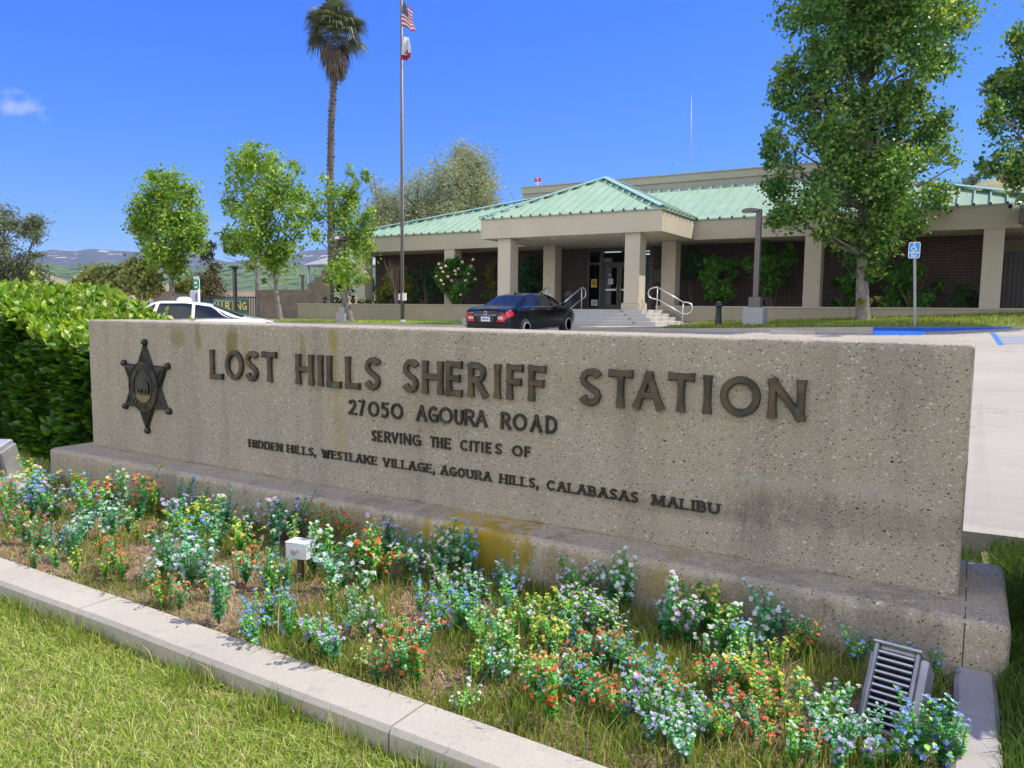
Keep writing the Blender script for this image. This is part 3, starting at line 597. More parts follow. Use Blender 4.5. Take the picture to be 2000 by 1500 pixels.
m_.col(m_.mix(.35, bt.outputs['Color'], m_.ramp(m_.noise(5, 4), [(.3, (.03, .02, .018)), (.7, (.11, .06, .045))]))); m_.set(rough=.85); m_.bump(bt.outputs['Fac'], .4, -.01); m_brick = m_.m
m_glass = MT('dark_glass'); m_ = m_glass; gl = m_.new('ShaderNodeBsdfGlossy'); gl.inputs['Roughness'].default_value = .02; tr = m_.new('ShaderNodeBsdfTransparent'); tr.inputs[0].default_value = (.35, .42, .42, 1)
fr_ = m_.new('ShaderNodeFresnel'); fr_.inputs[0].default_value = 1.6; mx = m_.new('ShaderNodeMixShader'); m_.ln(m_.math('MULTIPLY_ADD', fr_.outputs[0], .35, .01), mx.inputs[0]); m_.ln(tr.outputs[0], mx.inputs[1]); m_.ln(gl.outputs[0], mx.inputs[2]); m_.ln(mx.outputs[0], m_.out.inputs[0]); m_glass = m_.m
YB = 34.456; SZ = 4.57; FZ = 5.42
BD = thing('sheriff_station', (-14.4, 32, 1.0), 'long low station building with dark brick walls, cream fascia and pale green metal roof', 'building')
# brick walls in pieces round the entrance glazing
ex0, ex1 = atY(1145.4, 540, YB)[0], atY(1274.7, 540, YB)[0]
mb = MB(); mb.box(-30.13, YB, .6, ex0, YB+.3, SZ); mb.box(ex1, YB, .6, .55, YB+.3, SZ); mb.box(-30.13, YB+.303, .6, -29.83, 46, SZ); mb.box(.25, YB+.303, .6, .55, 46, SZ)
build('brick_wall', mb, m_brick, BD)
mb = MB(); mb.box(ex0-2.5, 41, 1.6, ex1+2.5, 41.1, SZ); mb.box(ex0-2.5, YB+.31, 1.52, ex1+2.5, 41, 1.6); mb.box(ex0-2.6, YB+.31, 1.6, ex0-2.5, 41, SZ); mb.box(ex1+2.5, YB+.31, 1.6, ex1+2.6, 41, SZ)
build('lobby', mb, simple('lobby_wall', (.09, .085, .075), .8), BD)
mb = MB()
for (x, y) in ((-16.5, 36.3), (-14.9, 36.3), (-15.6, 38.5), (-13.2, 36.5)): mb.box(x, y, SZ-.05, x+.9, y+.3, SZ-.02)
m_lamp = MT('ceiling_lamp_glow'); m_lamp.set(**{'Emission Strength': 1.6}); m_lamp.b.inputs['Emission Color'].default_value = (1, .97, .9, 1); m_lamp = m_lamp.m
build('ceiling_lamp', mb, m_lamp, BD)
# fascia and soffits
mb = MB(); mb.box(-31.0, 32, SZ, -18.5, 32.3, FZ); build('fascia', mb, m_stucco2, BD, bevel=.012)
mb = MB(); mb.box(-10.32, 32.002, SZ, 9.0, 32.3, FZ); mb.box(.48, 31.995, SZ, .50, 32.001, FZ); build('fascia', mb, m_stucco2, BD, bevel=.0)
mb = MB(); mb.box(-31.0, 32.3, SZ, -30.7, 46, FZ-.002); build('fascia', mb, m_stucco2, BD)
mb = MB(); mb.box(-18.5, 28, SZ, -10.32, 28.3, FZ-.01); mb.box(-18.5, 28.3, SZ, -18.2, 31.998, FZ-.012); mb.box(-10.62, 28.3, SZ, -10.32, 31.998, FZ-.012); build('porch_fascia', mb, m_stucco, BD, bevel=.012)
mb = MB(); mb.box(-30.7, 32.3, SZ+.01, 9, 46, SZ+.06); mb.box(-18.2, 28.3, SZ+.01, -10.62, 32.3, SZ+.058); build('soffit', mb, m_soffit, BD)
mb = MB()
for (px, py) in ((1081, 467), (1035, 466.5), (1120, 463), (1160, 470.5), (1197, 478), (1280, 474), (1210, 459), (1160, 458)):
    p = atZ(px, py, SZ); mb.lathe([(.12, -.006), (.12, .02)], (p[0], p[1], SZ), 14)
build('downlight', mb, simple('downlight_lens', (.85, .82, .72), .4), BD)
def column(x, y, z0, z1, plinth=False):
    mb = MB(); mb.box(x, y, z0, x+.63, y+.66, z1); c = build('column', mb, m_stucco, BD, bevel=.012)
    mb = MB(); mb.box(x+.02, y-.02, z1-.06, x+.61, y+.68, z1-.0) if False else None
    if plinth: mb.box(x-.07, y-.07, z0-.002, x+.70, y+.73, z0+.23); mb.box(x-.05, y-.05, z0+.232, x+.68, y+.71, z0+.27); build('plinth', mb, m_stucco2, c, bevel=.01)
for x in (-29.40, -23.40, -17.62, -11.77, -5.88, .11, 5.9): column(x, 32.03, 1.70 if x != -17.62 else 1.6, SZ+.003)
for x in (-17.72, -11.86): column(x, 28.15, 1.60, SZ+.003, True)
# roof planes with standing seams
RP = dict(front=[(-31.05, 31.95, FZ), (2.25, 31.95, FZ), (-4.8, 35.85, 7.37), (-19.9, 35.85, 7.37)], left=[(-31.05, 31.95, FZ), (-19.9, 35.85, 7.37), (-19.9, 44, 7.37), (-31.05, 48, FZ)], right=[(2.25, 31.95, FZ), (2.25, 48, FZ), (-4.8, 44, 7.37), (-4.8, 35.85, 7.37)],
          pf=[(-18.55, 27.95, FZ), (-10.27, 27.95, FZ), (-14.42, 31.87, 7.36)], pr=[(-10.27, 27.95, FZ), (-10.27, 31.96, FZ), (-14.42, 35.84, 7.36), (-14.42, 31.87, 7.36)], pl=[(-18.55, 27.95, FZ), (-14.42, 31.87, 7.36), (-14.42, 35.84, 7.36), (-18.55, 31.96, FZ)])
def roof_part(P, ax, sp_, name='roof_panel', off=0, hole=None):
    mb = MB(); P = [Vector(p)+Vector((0, 0, off)) for p in P]; n = (P[1]-P[0]).cross(P[2]-P[0]).normalized()
    if n.z < 0: n = -n
    b = len(mb.v); mb.v += [tuple(p) for p in P]+[tuple(p-Vector((0, 0, .05))) for p in P]; N = len(P); mb.face(range(b, b+N)); mb.face([b+N+i for i in range(N)][::-1])
    for i in range(N): j = (i+1) % N; mb.face((b+i, b+j, b+N+j, b+N+i))
    lo = min(p[ax] for p in P); hi = max(p[ax] for p in P); s = lo+sp_*.6; oa = 1-ax
    while s < hi-.05:
        X = []
        for i in range(N):
            p, q = P[i], P[(i+1) % N]
            if (p[ax]-s)*(q[ax]-s) < 0: X.append(p.lerp(q, (s-p[ax])/(q[ax]-p[ax])))
        if len(X) == 2 and (X[0]-X[1]).length > .2:
            A, B = X if X[0].z < X[1].z else X[::-1]; d = (B-A).normalized(); A = A-d*.06; B = B-d*.05
            mb.beam(A+n*.042, B+n*.042, .05, .084, n); mb.ci = 1; mb.beam(A-d*.012+n*.035, A-d*.001+n*.035, .075, .10, n); mb.ci = 0
        s += sp_
    return build(name, mb, [m_roof, m_dkmet], BD)
for k_, ax in (('front', 0), ('left', 1), ('right', 1)): roof_part(RP[k_], ax, .50)
for k_, ax in (('pf', 0), ('pr', 1), ('pl', 1)): roof_part(RP[k_], ax, .46, 'porch_roof_panel', .012)
def caps(name, segs):
    mb = MB()
    for a, b in segs:
        a, b = Vector(a), Vector(b); d = (b-a).normalized(); s_ = d.cross(Vector((0, 0, 1))).normalized()
        for q in (-1, 1):
            m_ = Vector((0, 0, .15)); e = s_*q*.15-Vector((0, 0, .05)); k = len(mb.v)
            mb.v += [tuple(a+m_), tuple(b+m_), tuple(b+m_+e), tuple(a+m_+e), tuple(a+m_-Vector((0, 0, .02))), tuple(b+m_-Vector((0, 0, .02))), tuple(b+m_+e-Vector((0, 0, .03))), tuple(a+m_+e-Vector((0, 0, .03)))]
            for f_ in ((0, 1, 2, 3), (7, 6, 5, 4), (3, 2, 6, 7), (0, 3, 7, 4), (1, 5, 6, 2)): mb.face([k+t for t in f_])
    return build(name, mb, m_cap, BD)
R = RP
for sg_ in [(R['pf'][0], R['pf'][2]), (R['pf'][1], R['pf'][2]), (R['pf'][2], (-14.42, 35.84, 7.36)), (R['front'][0], R['front'][3]), (R['front'][1], R['front'][2])]: caps('hip_cap', [sg_])
mb = MB(); mb.box(-21.1, 36.0, 7.2, -3.9, 44, 7.70); mb.box(-21.16, 35.94, 7.703, -3.84, 44.06, 8.03); mb.box(-21.2, 35.9, 8.033, -3.8, 44.1, 8.08)
build('roof_parapet', mb, simple('grey_green_stucco', (.37, .35, .27), .85, 0, .06, 1), BD)
# entrance glazing
E = lambda px: atY(px, 560, YB)[0]
def ez(py, px=1190): return atY(px, py, YB)[2]
Z0, Z1, ZT = 1.60, SZ-.01, ez(517); mb = MB(); y0, y1 = YB+.02, YB+.14
xs = [E(1145.4), E(1150), E(1171.5), E(1177.3), E(1240), E(1247), E(1267), E(1274.7)]
for a, b in ((xs[0], xs[1]), (xs[2], xs[3]), (xs[4], xs[5]), (xs[6], xs[7])): mb.box(a, y0, Z0, b, y1, Z1)
for a, b in ((xs[1], xs[2]), (xs[3], xs[4]), (xs[5], xs[6])):
    for z, h in ((Z0, .12 if a != xs[3] else .02), (ZT, .12), (Z1-.16, .16)): mb.box(a, y0+.002, z, b, y1-.002, z+h)
build('door_frame', mb, m_dkmet, BD)
for a, b in ((xs[1], xs[2]), (xs[3], xs[4]), (xs[5], xs[6])):
    mb = MB(); mb.box(a, y0+.05, ZT+.12, b, y0+.058, Z1-.16)
    if a != xs[3]: mb.box(a, y0+.05, Z0+.12, b, y0+.058, ZT)
    build('window_pane', mb, m_glass, BD)
xm = (xs[3]+xs[4])/2; m_steel = simple('brushed_steel', (.62, .62, .60), .3, .8, .05)
for a, b, q in ((xs[3]+.01, xm-.006, 1), (xm+.006, xs[4]-.01, -1)):
    mb = MB(); z0, z1 = Z0+.02, ZT-.01
    mb.box(a, y0+.02, z0, a+.12, y0+.07, z1); mb.box(b-.12, y0+.02, z0, b, y0+.07, z1); mb.box(a+.12, y0+.022, z0, b-.12, y0+.068, z0+.22); mb.box(a+.12, y0+.022, z1-.12, b-.12, y0+.068, z1)
    d = build('door', mb, m_dkmet, BD)
    mb = MB(); mb.box(a+.12, y0+.04, z0+.22, b-.12, y0+.048, z1-.12); build('glass', mb, m_glass, d)
    hx = b-.08 if q == 1 else a+.08
    mb = MB(); mb.tube([(hx, y0+.02, 2.42), (hx, y0-.05, 2.44), (hx, y0-.05, 2.76), (hx, y0+.02, 2.78)], .016, 6); build('handle', mb, m_steel, d)
    mb = MB(); mb.box(a+.13, y0-.0, 2.52, b-.14, y0+.035, 2.60); build('push_bar', mb, m_steel, d)
def poster(px0, py0, px1, py1, label, paint, cat='notice', name='notice'):
    x0, x1, zt, zb = E(px0), E(px1), ez(py0), ez(py1); o = thing(name, (x0, YB, zb), label, cat); paint(o, x0, x1, zb, zt, YB+.058); return o
m_yel = simple('yellow_print', (.75, .62, .06), .5, 0, .03); m_blk = simple('black_print', (.02, .02, .02), .5, 0, .03); m_wht = simple('white_print', (.75, .75, .72), .5, 0, .03)
def pt_yellow(o, x0, x1, z0, z1, y):
    mb = MB(); mb.box(x0, y-.006, z0, x1, y, z1); build('sheet', mb, m_yel, o, bevel=.0)
    mb = MB(); cx, cz, r = (x0+x1)/2, z0+(z1-z0)*.62, (x1-x0)*.40; mb.lathe([(r, -.004), (r, 0)], (cx, y-.007, cz), 20, 'y'); build('symbol', mb, m_blk, o)
    mb = MB(); mb.box(cx-r*.8, y-.0135, cz-.02, cx+r*.8, y-.0115, cz+.02); mb.box(cx-r*.55, y-.0135, cz+.07, cx+r*.55, y-.0115, cz+.09); mb.box(cx-r*.55, y-.0135, cz-.09, cx+r*.55, y-.0115, cz-.07); build('symbol_bar', mb, m_yel, o)
    mb = MB(); mb.box(x0+.05, y-.0085, z0+.12, x1-.05, y-.0065, z0+.15); mb.box(x0+.08, y-.0085, z0+.06, x1-.08, y-.0065, z0+.085); build('print_lines', mb, m_blk, o)
def pt_white(o, x0, x1, z0, z1, y):
    mb = MB(); mb.box(x0, y-.006, z0, x1, y, z1); build('sheet', mb, m_wht, o)
    mb = MB(); h = z1-z0
    for k in (.75, .52, .36, .2): mb.box(x0+.05, y-.0085, z0+h*k, x1-.05-(k == .2)*.1, y-.0065, z0+h*(k+.07))
    build('print_lines', mb, m_blk, o)
def pt_round(o, x0, x1, z0, z1, y):
    mb = MB(); mb.lathe([((x1-x0)/2, -.006), ((x1-x0)/2, 0)], ((x0+x1)/2, y, (z0+z1)/2), 18, 'y'); build('sheet', mb, m_wht, o); mb = MB(); mb.lathe([(.05, -.003), (.05, 0)], ((x0+x1)/2, y-.0065, (z0+z1)/2), 8, 'y'); build('symbol', mb, m_brd, o)
poster(1153.7, 545, 1164.5, 561, 'yellow warning notice with black round symbol on the glass left of the door', pt_yellow)
poster(1154.5, 585.5, 1166.5, 597.5, 'white notice with black lines low on the glass left of the door', pt_white)
poster(1187, 534, 1192.5, 540, 'small round white sticker on the left door leaf', pt_round, 'sticker', 'sticker')
poster(1187, 544, 1196, 555, 'white paper notice in the middle of the left door leaf', pt_white)
pq = thing('wall_plaque', (E(1282), YB, 3), 'bronze plaque on the brick wall right of the entrance', 'plaque'); mb = MB(); mb.box(E(1276.5), YB-.03, ez(552), E(1289.5), YB, ez(528)); build('plate', mb, m_brz, pq)
mb = MB(); 
for k in range(7): z = ez(549)+k*.08; mb.box(E(1278), YB-.034, z, E(1288), YB-.0305, z+.03)
build('relief_lettering', mb, m_brd, pq)
# platform and wrap-round steps : nested tiers
m_step = concrete('step_concrete', (.43, .42, .39), 2, .25)
ST = thing('entrance_steps', (-14.4, 27, .9), 'pale concrete steps wrapping the corner of the entrance platform', 'steps')
zb = .75
for k, z in enumerate((1.60, 1.455, 1.31, 1.165)):
    mb = MB(); mb.box(-17.86-.3*k, 27.9-.3*k, zb-.01*k, -10.98+.3*k, (YB-.002) if k == 0 else 31.6-.01*k, z)
    o = build('platform' if k == 0 else 'step', mb, m_step, ST, bevel=.012)
    mb = MB()
    for q in range(3):
        x = -10.98+.3*k; mb.box(-11.9+.3*k+q*.05, 27.9-.3*k-.003, z-.10, -11.88+.3*k+q*.05, 27.9-.3*k-.0005, z-.01); mb.box(x+.0005, 29.2+q*.09, z-.10, x+.003, 29.22+q*.09, z-.01)
    build('grip_strip', mb, m_dkmet, o)
m_rail = simple('galvanised_rail', (.60, .60, .59), .35, .6, .05)
def handrail(label, top, bot, ztop, zbot, dirv):
    # top / bottom post feet, outward direction along the flight
    t = thing('handrail', (top[0], top[1], ztop), label, 'handrail', 'handrails at the entrance steps'); T = Vector((top[0], top[1], ztop)); B = Vector((bot[0], bot[1], zbot)); d = Vector(dirv)
    up, mid = Vector((0, 0, .88)), Vector((0, 0, .42))
    mb = MB(); L = [T+up]
    def loop(c, s_):   # rounded end joining the two rails
        return [c+up*1+Vector((0, 0, 0)), c+d*s_*.16+Vector((0, 0, .87)), c+d*s_*.33+Vector((0, 0, .80)), c+d*s_*.38+Vector((0, 0, .65)), c+d*s_*.33+Vector((0, 0, .50)), c+d*s_*.16+Vector((0, 0, .43)), c+mid]
    mb.tube([T+up, B+up], .027, 8); mb.tube([T+mid, B+mid], .024, 8); mb.tube(loop(T, -1), .027, 8); mb.tube(loop(B, 1), .027, 8); build('rail', mb, m_rail, t)
    for P in (T, B):
        mb = MB(); mb.tube([P-Vector((0, 0, .06)), P+up-Vector((0, 0, .012))], .024, 8); build('post', mb, m_rail, t)
p1, p2 = atY(1283, 604, 28.7), atY(1333, 630, 28.7)
handrail('right handrail descending over the sunlit side steps', (p1[0], 28.7), (p2[0], 28.7), 1.60, 1.03, (1, 0, 0))
p1 = atY(1135.6, 603, 28.3); handrail('middle handrail on the front steps in front of the doors', (p1[0], 28.3), (p1[0], 26.7), 1.60, .95, (0, -1, 0))
p1 = atY(1067, 600, 28.3); handrail('left handrail half hidden by the black sedan roof', (p1[0], 28.3), (p1[0], 26.7), 1.60, .93, (0, -1, 0))
# litter bin beside the door
tb = thing('litter_bin', (E(1113), 33.6, 1.6), 'dark round litter bin standing by the brick wall left of the doors', 'bin'); x = atY(1113, 600, 33.6)[0]
mb = MB(); mb.lathe([(.24, 0), (.27, .05), (.27, .62)], (x, 33.6, 1.6), 16); build('body', mb, simple('bin_body', (.10, .10, .10), .5), tb)
mb = MB(); mb.lathe([(.285, .62), (.285, .70), (.2, .86), (.12, .92), (.01, .93)], (x, 33.6, 1.602), 16); build('lid', mb, simple('bin_lid', (.16, .16, .16), .4), tb)
# planter walls
m_pw = concrete('stained_planter_wall', (.40, .35, .25), .9, .2)
def planter(label, x0, x1, yb, xr=None):
    t = thing('planter_wall', (x0, 31, .8), label, 'planter wall'); mb = MB(); n = 10; X = np.linspace(x0, x1, n)
    mb.box(x0, 31.0, .5, x1, 31.22, 1.715); build('wall', mb, m_pw, t)
    mb = MB(); mb.box(x0-.02, 30.97, 1.717, x1+.02, 31.25, 1.78); build('coping', mb, m_stucco2, t, bevel=.01)
    mb = MB(); mb.box(x0, 31.23, .6, x1, yb, 1.69); build('soil', mb, m_soil, t)
    return t
planter('long stained retaining wall of the planter left of the entrance steps', -32.9, -17.9, YB-.01)
planter('low retaining wall of the planter right of the entrance behind the grass', -11.6, 12, YB-.012)
# kerb, walk, grass strips in front of the building
xs = np.linspace(-34, 12, 93)
mb = MB(); bl = MB()
for i in range(len(xs)-1):
    a, b = xs[i], xs[i+1]; ya, yb_ = kerbY(a), kerbY(b); za, zb2 = kerbtop(a), kerbtop(b); t = bl if -2.75 < (a+b)/2 < .95 else mb
    k = len(mb.v); mb.v += [(a, ya-.0, za-.4), (b, yb_, zb2-.4), (b, yb_, zb2), (a, ya, za), (b, yb_+.16, zb2), (a, ya+.16, za)]; mb.face((k, k+1, k+2, k+3)); mb.face((k+3, k+2, k+4, k+5))
    if t is bl:
        k = len(bl.v); zz = .0; bl.v += [(a, ya-.006, za-.35), (b, yb_-.006, zb2-.35), (b, yb_-.006, zb2-.012), (a, ya-.006, za-.012)]; bl.face((k, k+1, k+2, k+3))
tag(build('building_kerb', mb, m_kerb), kind='structure')
m_blue = simple('blue_kerb_paint', (.012, .10, .52), .55, 0, .15, 3); tag(build('blue_kerb_marking', bl, m_blue), kind='structure')
def sheet(name, x0, x1, nx, ny, mat, zf=strip, y1=30.995): 
    X = np.linspace(x0, x1, nx); V = []; 
    for j in range(ny):
        for x in X: ya = kerbY(x)+.161; y = ya+(y1-ya)*j/(ny-1); V.append((x, y, zf(x, y)))
    F = [(j*nx+i, j*nx+i+1, (j+1)*nx+i+1, (j+1)*nx+i) for j in range(ny-1) for i in range(nx-1)]
    o = raw(name, V, F, mat, smooth=True); tag(o, kind='structure')
m_strip = MT('strip_turf'); f = m_strip.noise(1.6, 6, .65); g = m_strip.noise(20, 3, .7); m_strip.col(m_strip.mix(.4, m_strip.ramp(f, [(.35, (.09, .14, .025)), (.65, (.20, .22, .06))]), m_strip.ramp(g, [(.3, (.05, .09, .01)), (.7, (.25, .26, .09))]))); m_strip.set(rough=.95); m_strip.bump(g, .6, .04); m_strip = m_strip.m
sheet('grass_strip', -9.3, 12, 60, 12, m_strip); sheet('grass_strip', -34, -18.8, 40, 8, m_strip); sheet('entrance_walk', -18.79, -9.31, 40, 8, m_kerb, lambda x, y: strip(x, y)-.0 if y > kerbY(x)+2 else strip(x, y))
blades('strip_grass', scatter(14000, -9.2, 1.9, 24.8, 30.95, lambda x, y: 1 if y > kerbY(x)+.2 else 0), strip, .09, .022, m_tall, 'rough grass on the bank between the blue kerb and the low retaining wall', 'grass', .7, (.1, .75))
blades('strip_grass', scatter(6000, -33, -18.9, 26.5, 30.95, lambda x, y: 1 if y > kerbY(x)+.2 else 0), strip, .08, .022, m_lawn, 'narrow sunlit grass strip in front of the left planter wall', 'grass', .7, (.1, .8))
# painted bay markings on the lot
mb = MB(); mp = simple('blue_line_paint', (.03, .16, .60), .6, 0, .15, 5)
def lotpt(px, py): r = ray(px, py); t = (.22-.043*5.5-HC)/(r[2]-.043*r[1]-.02*r[0]); p = np.array([0, 0, HC])+t*r; return (p[0], p[1], p[2]+.006)
mb.poly([lotpt(1934.4, 651), lotpt(1944, 651), lotpt(1961, 673.5), lotpt(1950, 674)])
q0, q1 = lotpt(1948, 657), lotpt(1960, 672.5)
for k in range(6):
    y = q1[1]+(q0[1]-q1[1])*k/5+.1; x = q1[0]+(q0[0]-q1[0])*k/5; mb.poly([(x, y, lot(x, y)+.004), (x+3.2, y+.15, lot(x+3.2, y+.15)+.004), (x+3.2, y+.26, lot(x+3.2, y+.26)+.004), (x, y+.10, lot(x, y+.1)+.004)])
tag(build('blue_bay_marking', mb, mp), kind='structure')
def wheel_stop(px0, px1, py, mat, label, Y):
    a, b = atY(px0, py, Y), atY(px1, py, Y); z = lot(a[0], Y); mb = MB(); L = b[0]-a[0]
    mb.prism([(0, 0), (.03, .03), (.05, .12), (.12, .12), (.15, .03), (.18, 0)][::-1], L, lambda p: (a[0]-p[1], Y+p[0], z+p[2])); o = build('wheel_stop', mb, mat, org=(a[0], Y, z), bevel=.008); tag(o, label, 'wheel stop', 'wheel stops in front of the bank')
wheel_stop(1706, 1804, 650, simple('blue_stop_paint', (.03, .22, .78), .5, 0, .1), 'bright blue painted wheel stop in front of the blue kerb', 23.7)
wheel_stop(1503, 1590, 650, m_kerb, 'pale bare concrete wheel stop left of the blue one', 23.7)
# ================================================================ street furniture
m_pole = simple('bronze_pole_paint', (.13, .115, .10), .5, .2, .1)
m_grey = concrete('grey_footing', (.36, .355, .345), 2, .25)
def foot(px, py, z): return atZ(px, py, z)
# right lamp post
p = atY(1474, 632, 26.3); zg = strip(p[0], 26.3); X, Y = p[0], 26.3
t = thing('street_lamp', (X, Y, zg), 'brown square lamp post with a single flat head beside the bollard', 'street lamp', 'lamp posts')
mb = MB(); mb.box(X-.33, Y-.33, zg-.2, X+.33, Y+.33, zg+.62); build('footing', mb, m_grey, t, bevel=.015)
mb = MB(); mb.box(X-.19, Y-.19, zg+.622, X+.19, Y+.19, zg+.97); build('footing_cover', mb, m_pole, t, bevel=.01)
zt = atY(1482, 409, Y)[2]; mb = MB(); mb.box(X-.085, Y-.085, zg+.972, X+.085, Y+.085, zt); build('pole', mb, m_pole, t, bevel=.01)
mb = MB(); prof = [(-.1, .0), (.03, .03), (.18, .05), (.38, .03), (.46, -.02)]
for i in range(4): 
    a, b = prof[i], prof[i+1]; k = len(mb.v)
    for (q, h) in (a, b):
        for s_ in (-1, 1): mb.v.append((X-.08-q, Y+s_*.17*(1 if q < .6 else .6), zt+h)); mb.v.append((X-.08-q, Y+s_*.17*(1 if q < .6 else .6), zt-.08))
    for f_ in ((0, 2, 6, 4), (1, 5, 7, 3), (0, 4, 5, 1), (2, 3, 7, 6)): mb.face([k+c for c in f_])
    if i == 0: mb.face((k, k+1, k+3, k+2))
    if i == 3: mb.face((k+4, k+6, k+7, k+5))
build('lamp_head', mb, m_pole, t); mb = MB(); mb.box(X-.48, Y-.11, zt-.095, X-.2, Y+.11, zt-.081); build('lens', mb, m_wht, t)
# left twin lamp post
X, Y = atY(690, 600, 27.2)[0], 27.2; X = atY(672, 600, 27.2)[0]; zg = strip(X, Y)
t = thing('street_lamp', (X, Y, zg), 'brown lamp post with two box heads in front of the left planter wall', 'street lamp', 'lamp posts')
mb = MB(); mb.box(X-.28, Y-.28, zg-.2, X+.28, Y+.28, zg+.44); mb.box(X-.18, Y-.18, zg+.442, X+.18, Y+.18, zg+.72); build('footing', mb, m_grey, t, bevel=.012)
zt = atY(665, 470, Y)[2]; mb = MB(); mb.box(X-.075, Y-.075, zg+.722, X+.075, Y+.075, zt); build('pole', mb, m_pole, t, bevel=.01)
mb = MB(); mb.box(X-.20, Y-.42, zt, X+.20, Y+.12, zt+.20); build('lamp_head', mb, m_pole, t, bevel=.02); mb = MB(); mb.box(X-.14, Y-.426, zt+.03, X+.14, Y-.4205, zt+.16); build('lens', mb, m_wht, t)
mb = MB(); mb.box(X-.78, Y-.16, zt-.30, X-.2, Y+.16, zt-.14); mb.box(X-.2, Y-.04, zt-.26, X-.078, Y+.04, zt-.2); build('lamp_head', mb, m_pole, t, bevel=.015)
# flagpole
X, Y = atY(786, 628, 27.6)[0], 27.6; zg = strip(X, Y); ztop = 15.6
t = thing('flagpole', (X, Y, zg), 'tall brown flagpole rising from the grass left of the black sedan', 'flagpole')
mb = MB(); mb.tube([(X, Y, zg), (X, Y, 6), (X, Y, ztop)], [.088, .078, .055], 14); build('pole', mb, m_pole, t)
mb = MB(); mb.lathe([(.20, 0), (.20, .03), (.13, .08), (.10, .13), (.092, .14)], (X, Y, zg), 18); build('base_collar', mb, m_grey, t)
mb = MB(); mb.lathe([(.001, -.12), (.09, -.08), (.12, 0), (.09, .08), (.001, .12)], (X, Y, ztop+.1), 12); build('finial', mb, simple('gilt', (.6, .42, .1), .3, .8), t)
mb = MB(); mb.tube([(X+.1, Y-.03, zg+1.0), (X+.085, Y-.02, 8), (X+.07, Y-.02, ztop-.2)], .007, 5); build('halyard', mb, m_wht, t)
zb_ = atY(790, 582, Y)[2]; mb = MB(); mb.box(X+.095, Y-.14, zb_-.12, X+.24, Y+.02, zb_+.22); mb.box(X-.2, Y-.05, zb_-.1, X-.092, Y+.05, zb_+.2); build('control_box', mb, simple('white_enamel', (.62, .62, .60), .5), t, bevel=.008)
def flag(name, label, cat, x0, z0, uw, vh, shape, colf, res=(60, 44)):
    nu, nv = res; V = []; F = []; MI = []
    for j in range(nv+1):
        for i in range(nu+1):
            u, v = i/nu, j/nv; V.append(shape(u, v))
    for j in range(nv):
        for i in range(nu): a = j*(nu+1)+i; F.append((a, a+1, a+nu+2, a+nu+1)); MI.append(colf((i+.5)/nu, (j+.5)/nv))
    o = raw(name, V, F, [m_red, m_wh2, m_blu, m_brn, m_grn], org=(x0, Y, z0), mi=MI, smooth=True); tag(o, label, cat)
    s_ = o.modifiers.new('thick', 'SOLIDIFY'); s_.thickness = .004
m_red = leafmat('flag_red', [(.55, .02, .05)]*2, .8, .35, tcol=(1, 1, 1)); m_wh2 = leafmat('flag_white', [(.78, .78, .80)]*2, .8, .35, tcol=(1, 1, 1)); m_blu = leafmat('flag_blue', [(.02, .03, .16)]*2, .8, .3, tcol=(1, 1, 1)); m_brn = leafmat('flag_brown', [(.16, .09, .05)]*2, .8, .3, tcol=(1, 1, 1)); m_grn = leafmat('flag_green', [(.05, .2, .06)]*2, .8, .3, tcol=(1, 1, 1))
zU = atY(789, 52, Y)[2]  # lower hoist corner of the upper flag
pw = FPX/ (proj((X, Y, 8))[2])  # pixels per metre here
def us(u, v):   # v=0 top hoist ; hanging folded cloth, free end sinks
    r_ = u*1.5; x = X+.09+(.62*r_)*(.75+.3*v)*.86; z = zU+1.15*(1-v)-.42*r_*(1.05)+(.25*u*v)+.04*math.sin(9*u)
    y = Y-.10*math.sin(7*u+2*v)-.12*u*math.sin(3*v); return (x, y, z)
def usc(u, v):
    if u < .42 and v < 7/13:
        s_ = (math.sin(u*75)*math.sin(v*70)); return 1 if s_ > .55 else 2
    return 0 if int(v*13) % 2 == 0 else 1
flag('national_flag', 'red and white striped flag with starred blue canton hanging near the pole top', 'flag', X, zU, 1.5, 1.1, us, usc)
zC = atY(793, 117, Y)[2]
def cs(u, v):
    x = X+.09+.36*u*(1+.35*math.sin(3.1*v))-.30*max(0, .28-v)*u*0+.0; z = zC+1.02*(1-v)-.10*u+.14*u*v; y = Y-.13*math.sin(8*u+1.5*v); return (x, y, z)
def csc(u, v):
    if v > .80-.02*u: return 0
    if .25 < u < .72 and .56 < v < .68 and math.sin(u*40) > -.7: return 3
    if .22 < u < .76 and .69 < v < .73: return 4
    return 1
flag('state_flag', 'white flag with red bottom stripe and brown bear hanging below the striped flag', 'flag', X, zC, 1, 1, cs, csc)
o = MB()
V = []; mbw = MB()
# accessible parking sign
X, Y = atY(1788, 625, 25.9)[0], 25.9; zg = strip(X, Y); t = thing('parking_sign', (X, Y, zg), 'blue accessible parking sign reading PARKING ONLY on a grey post in the grass bank', 'sign')
zc_ = atY(1786, 489, Y); zt, zb_ = atY(1786, 473, Y)[2], atY(1786, 504.5, Y)[2]; x0, x1 = atY(1774.5, 489, Y)[0], atY(1797.5, 489, Y)[0]; xc = (x0+x1)/2
mb = MB(); mb.beam((X, Y, zg-.05), (xc, Y, zt-.06), .075, .05, (0, 1, 0)); build('post', mb, simple('sign_post_steel', (.28, .28, .28), .5, .5), t)
def rrect(x0, z0, x1, z1, r, n=5):
    P = []
    for cx, cz, a0 in ((x1-r, z1-r, 0), (x0+r, z1-r, 90), (x0+r, z0+r, 180), (x1-r, z0+r, 270)):
        for i in range(n+1): a = math.radians(a0+90*i/n); P.append((cx+r*math.cos(a), cz+r*math.sin(a)))
    return P
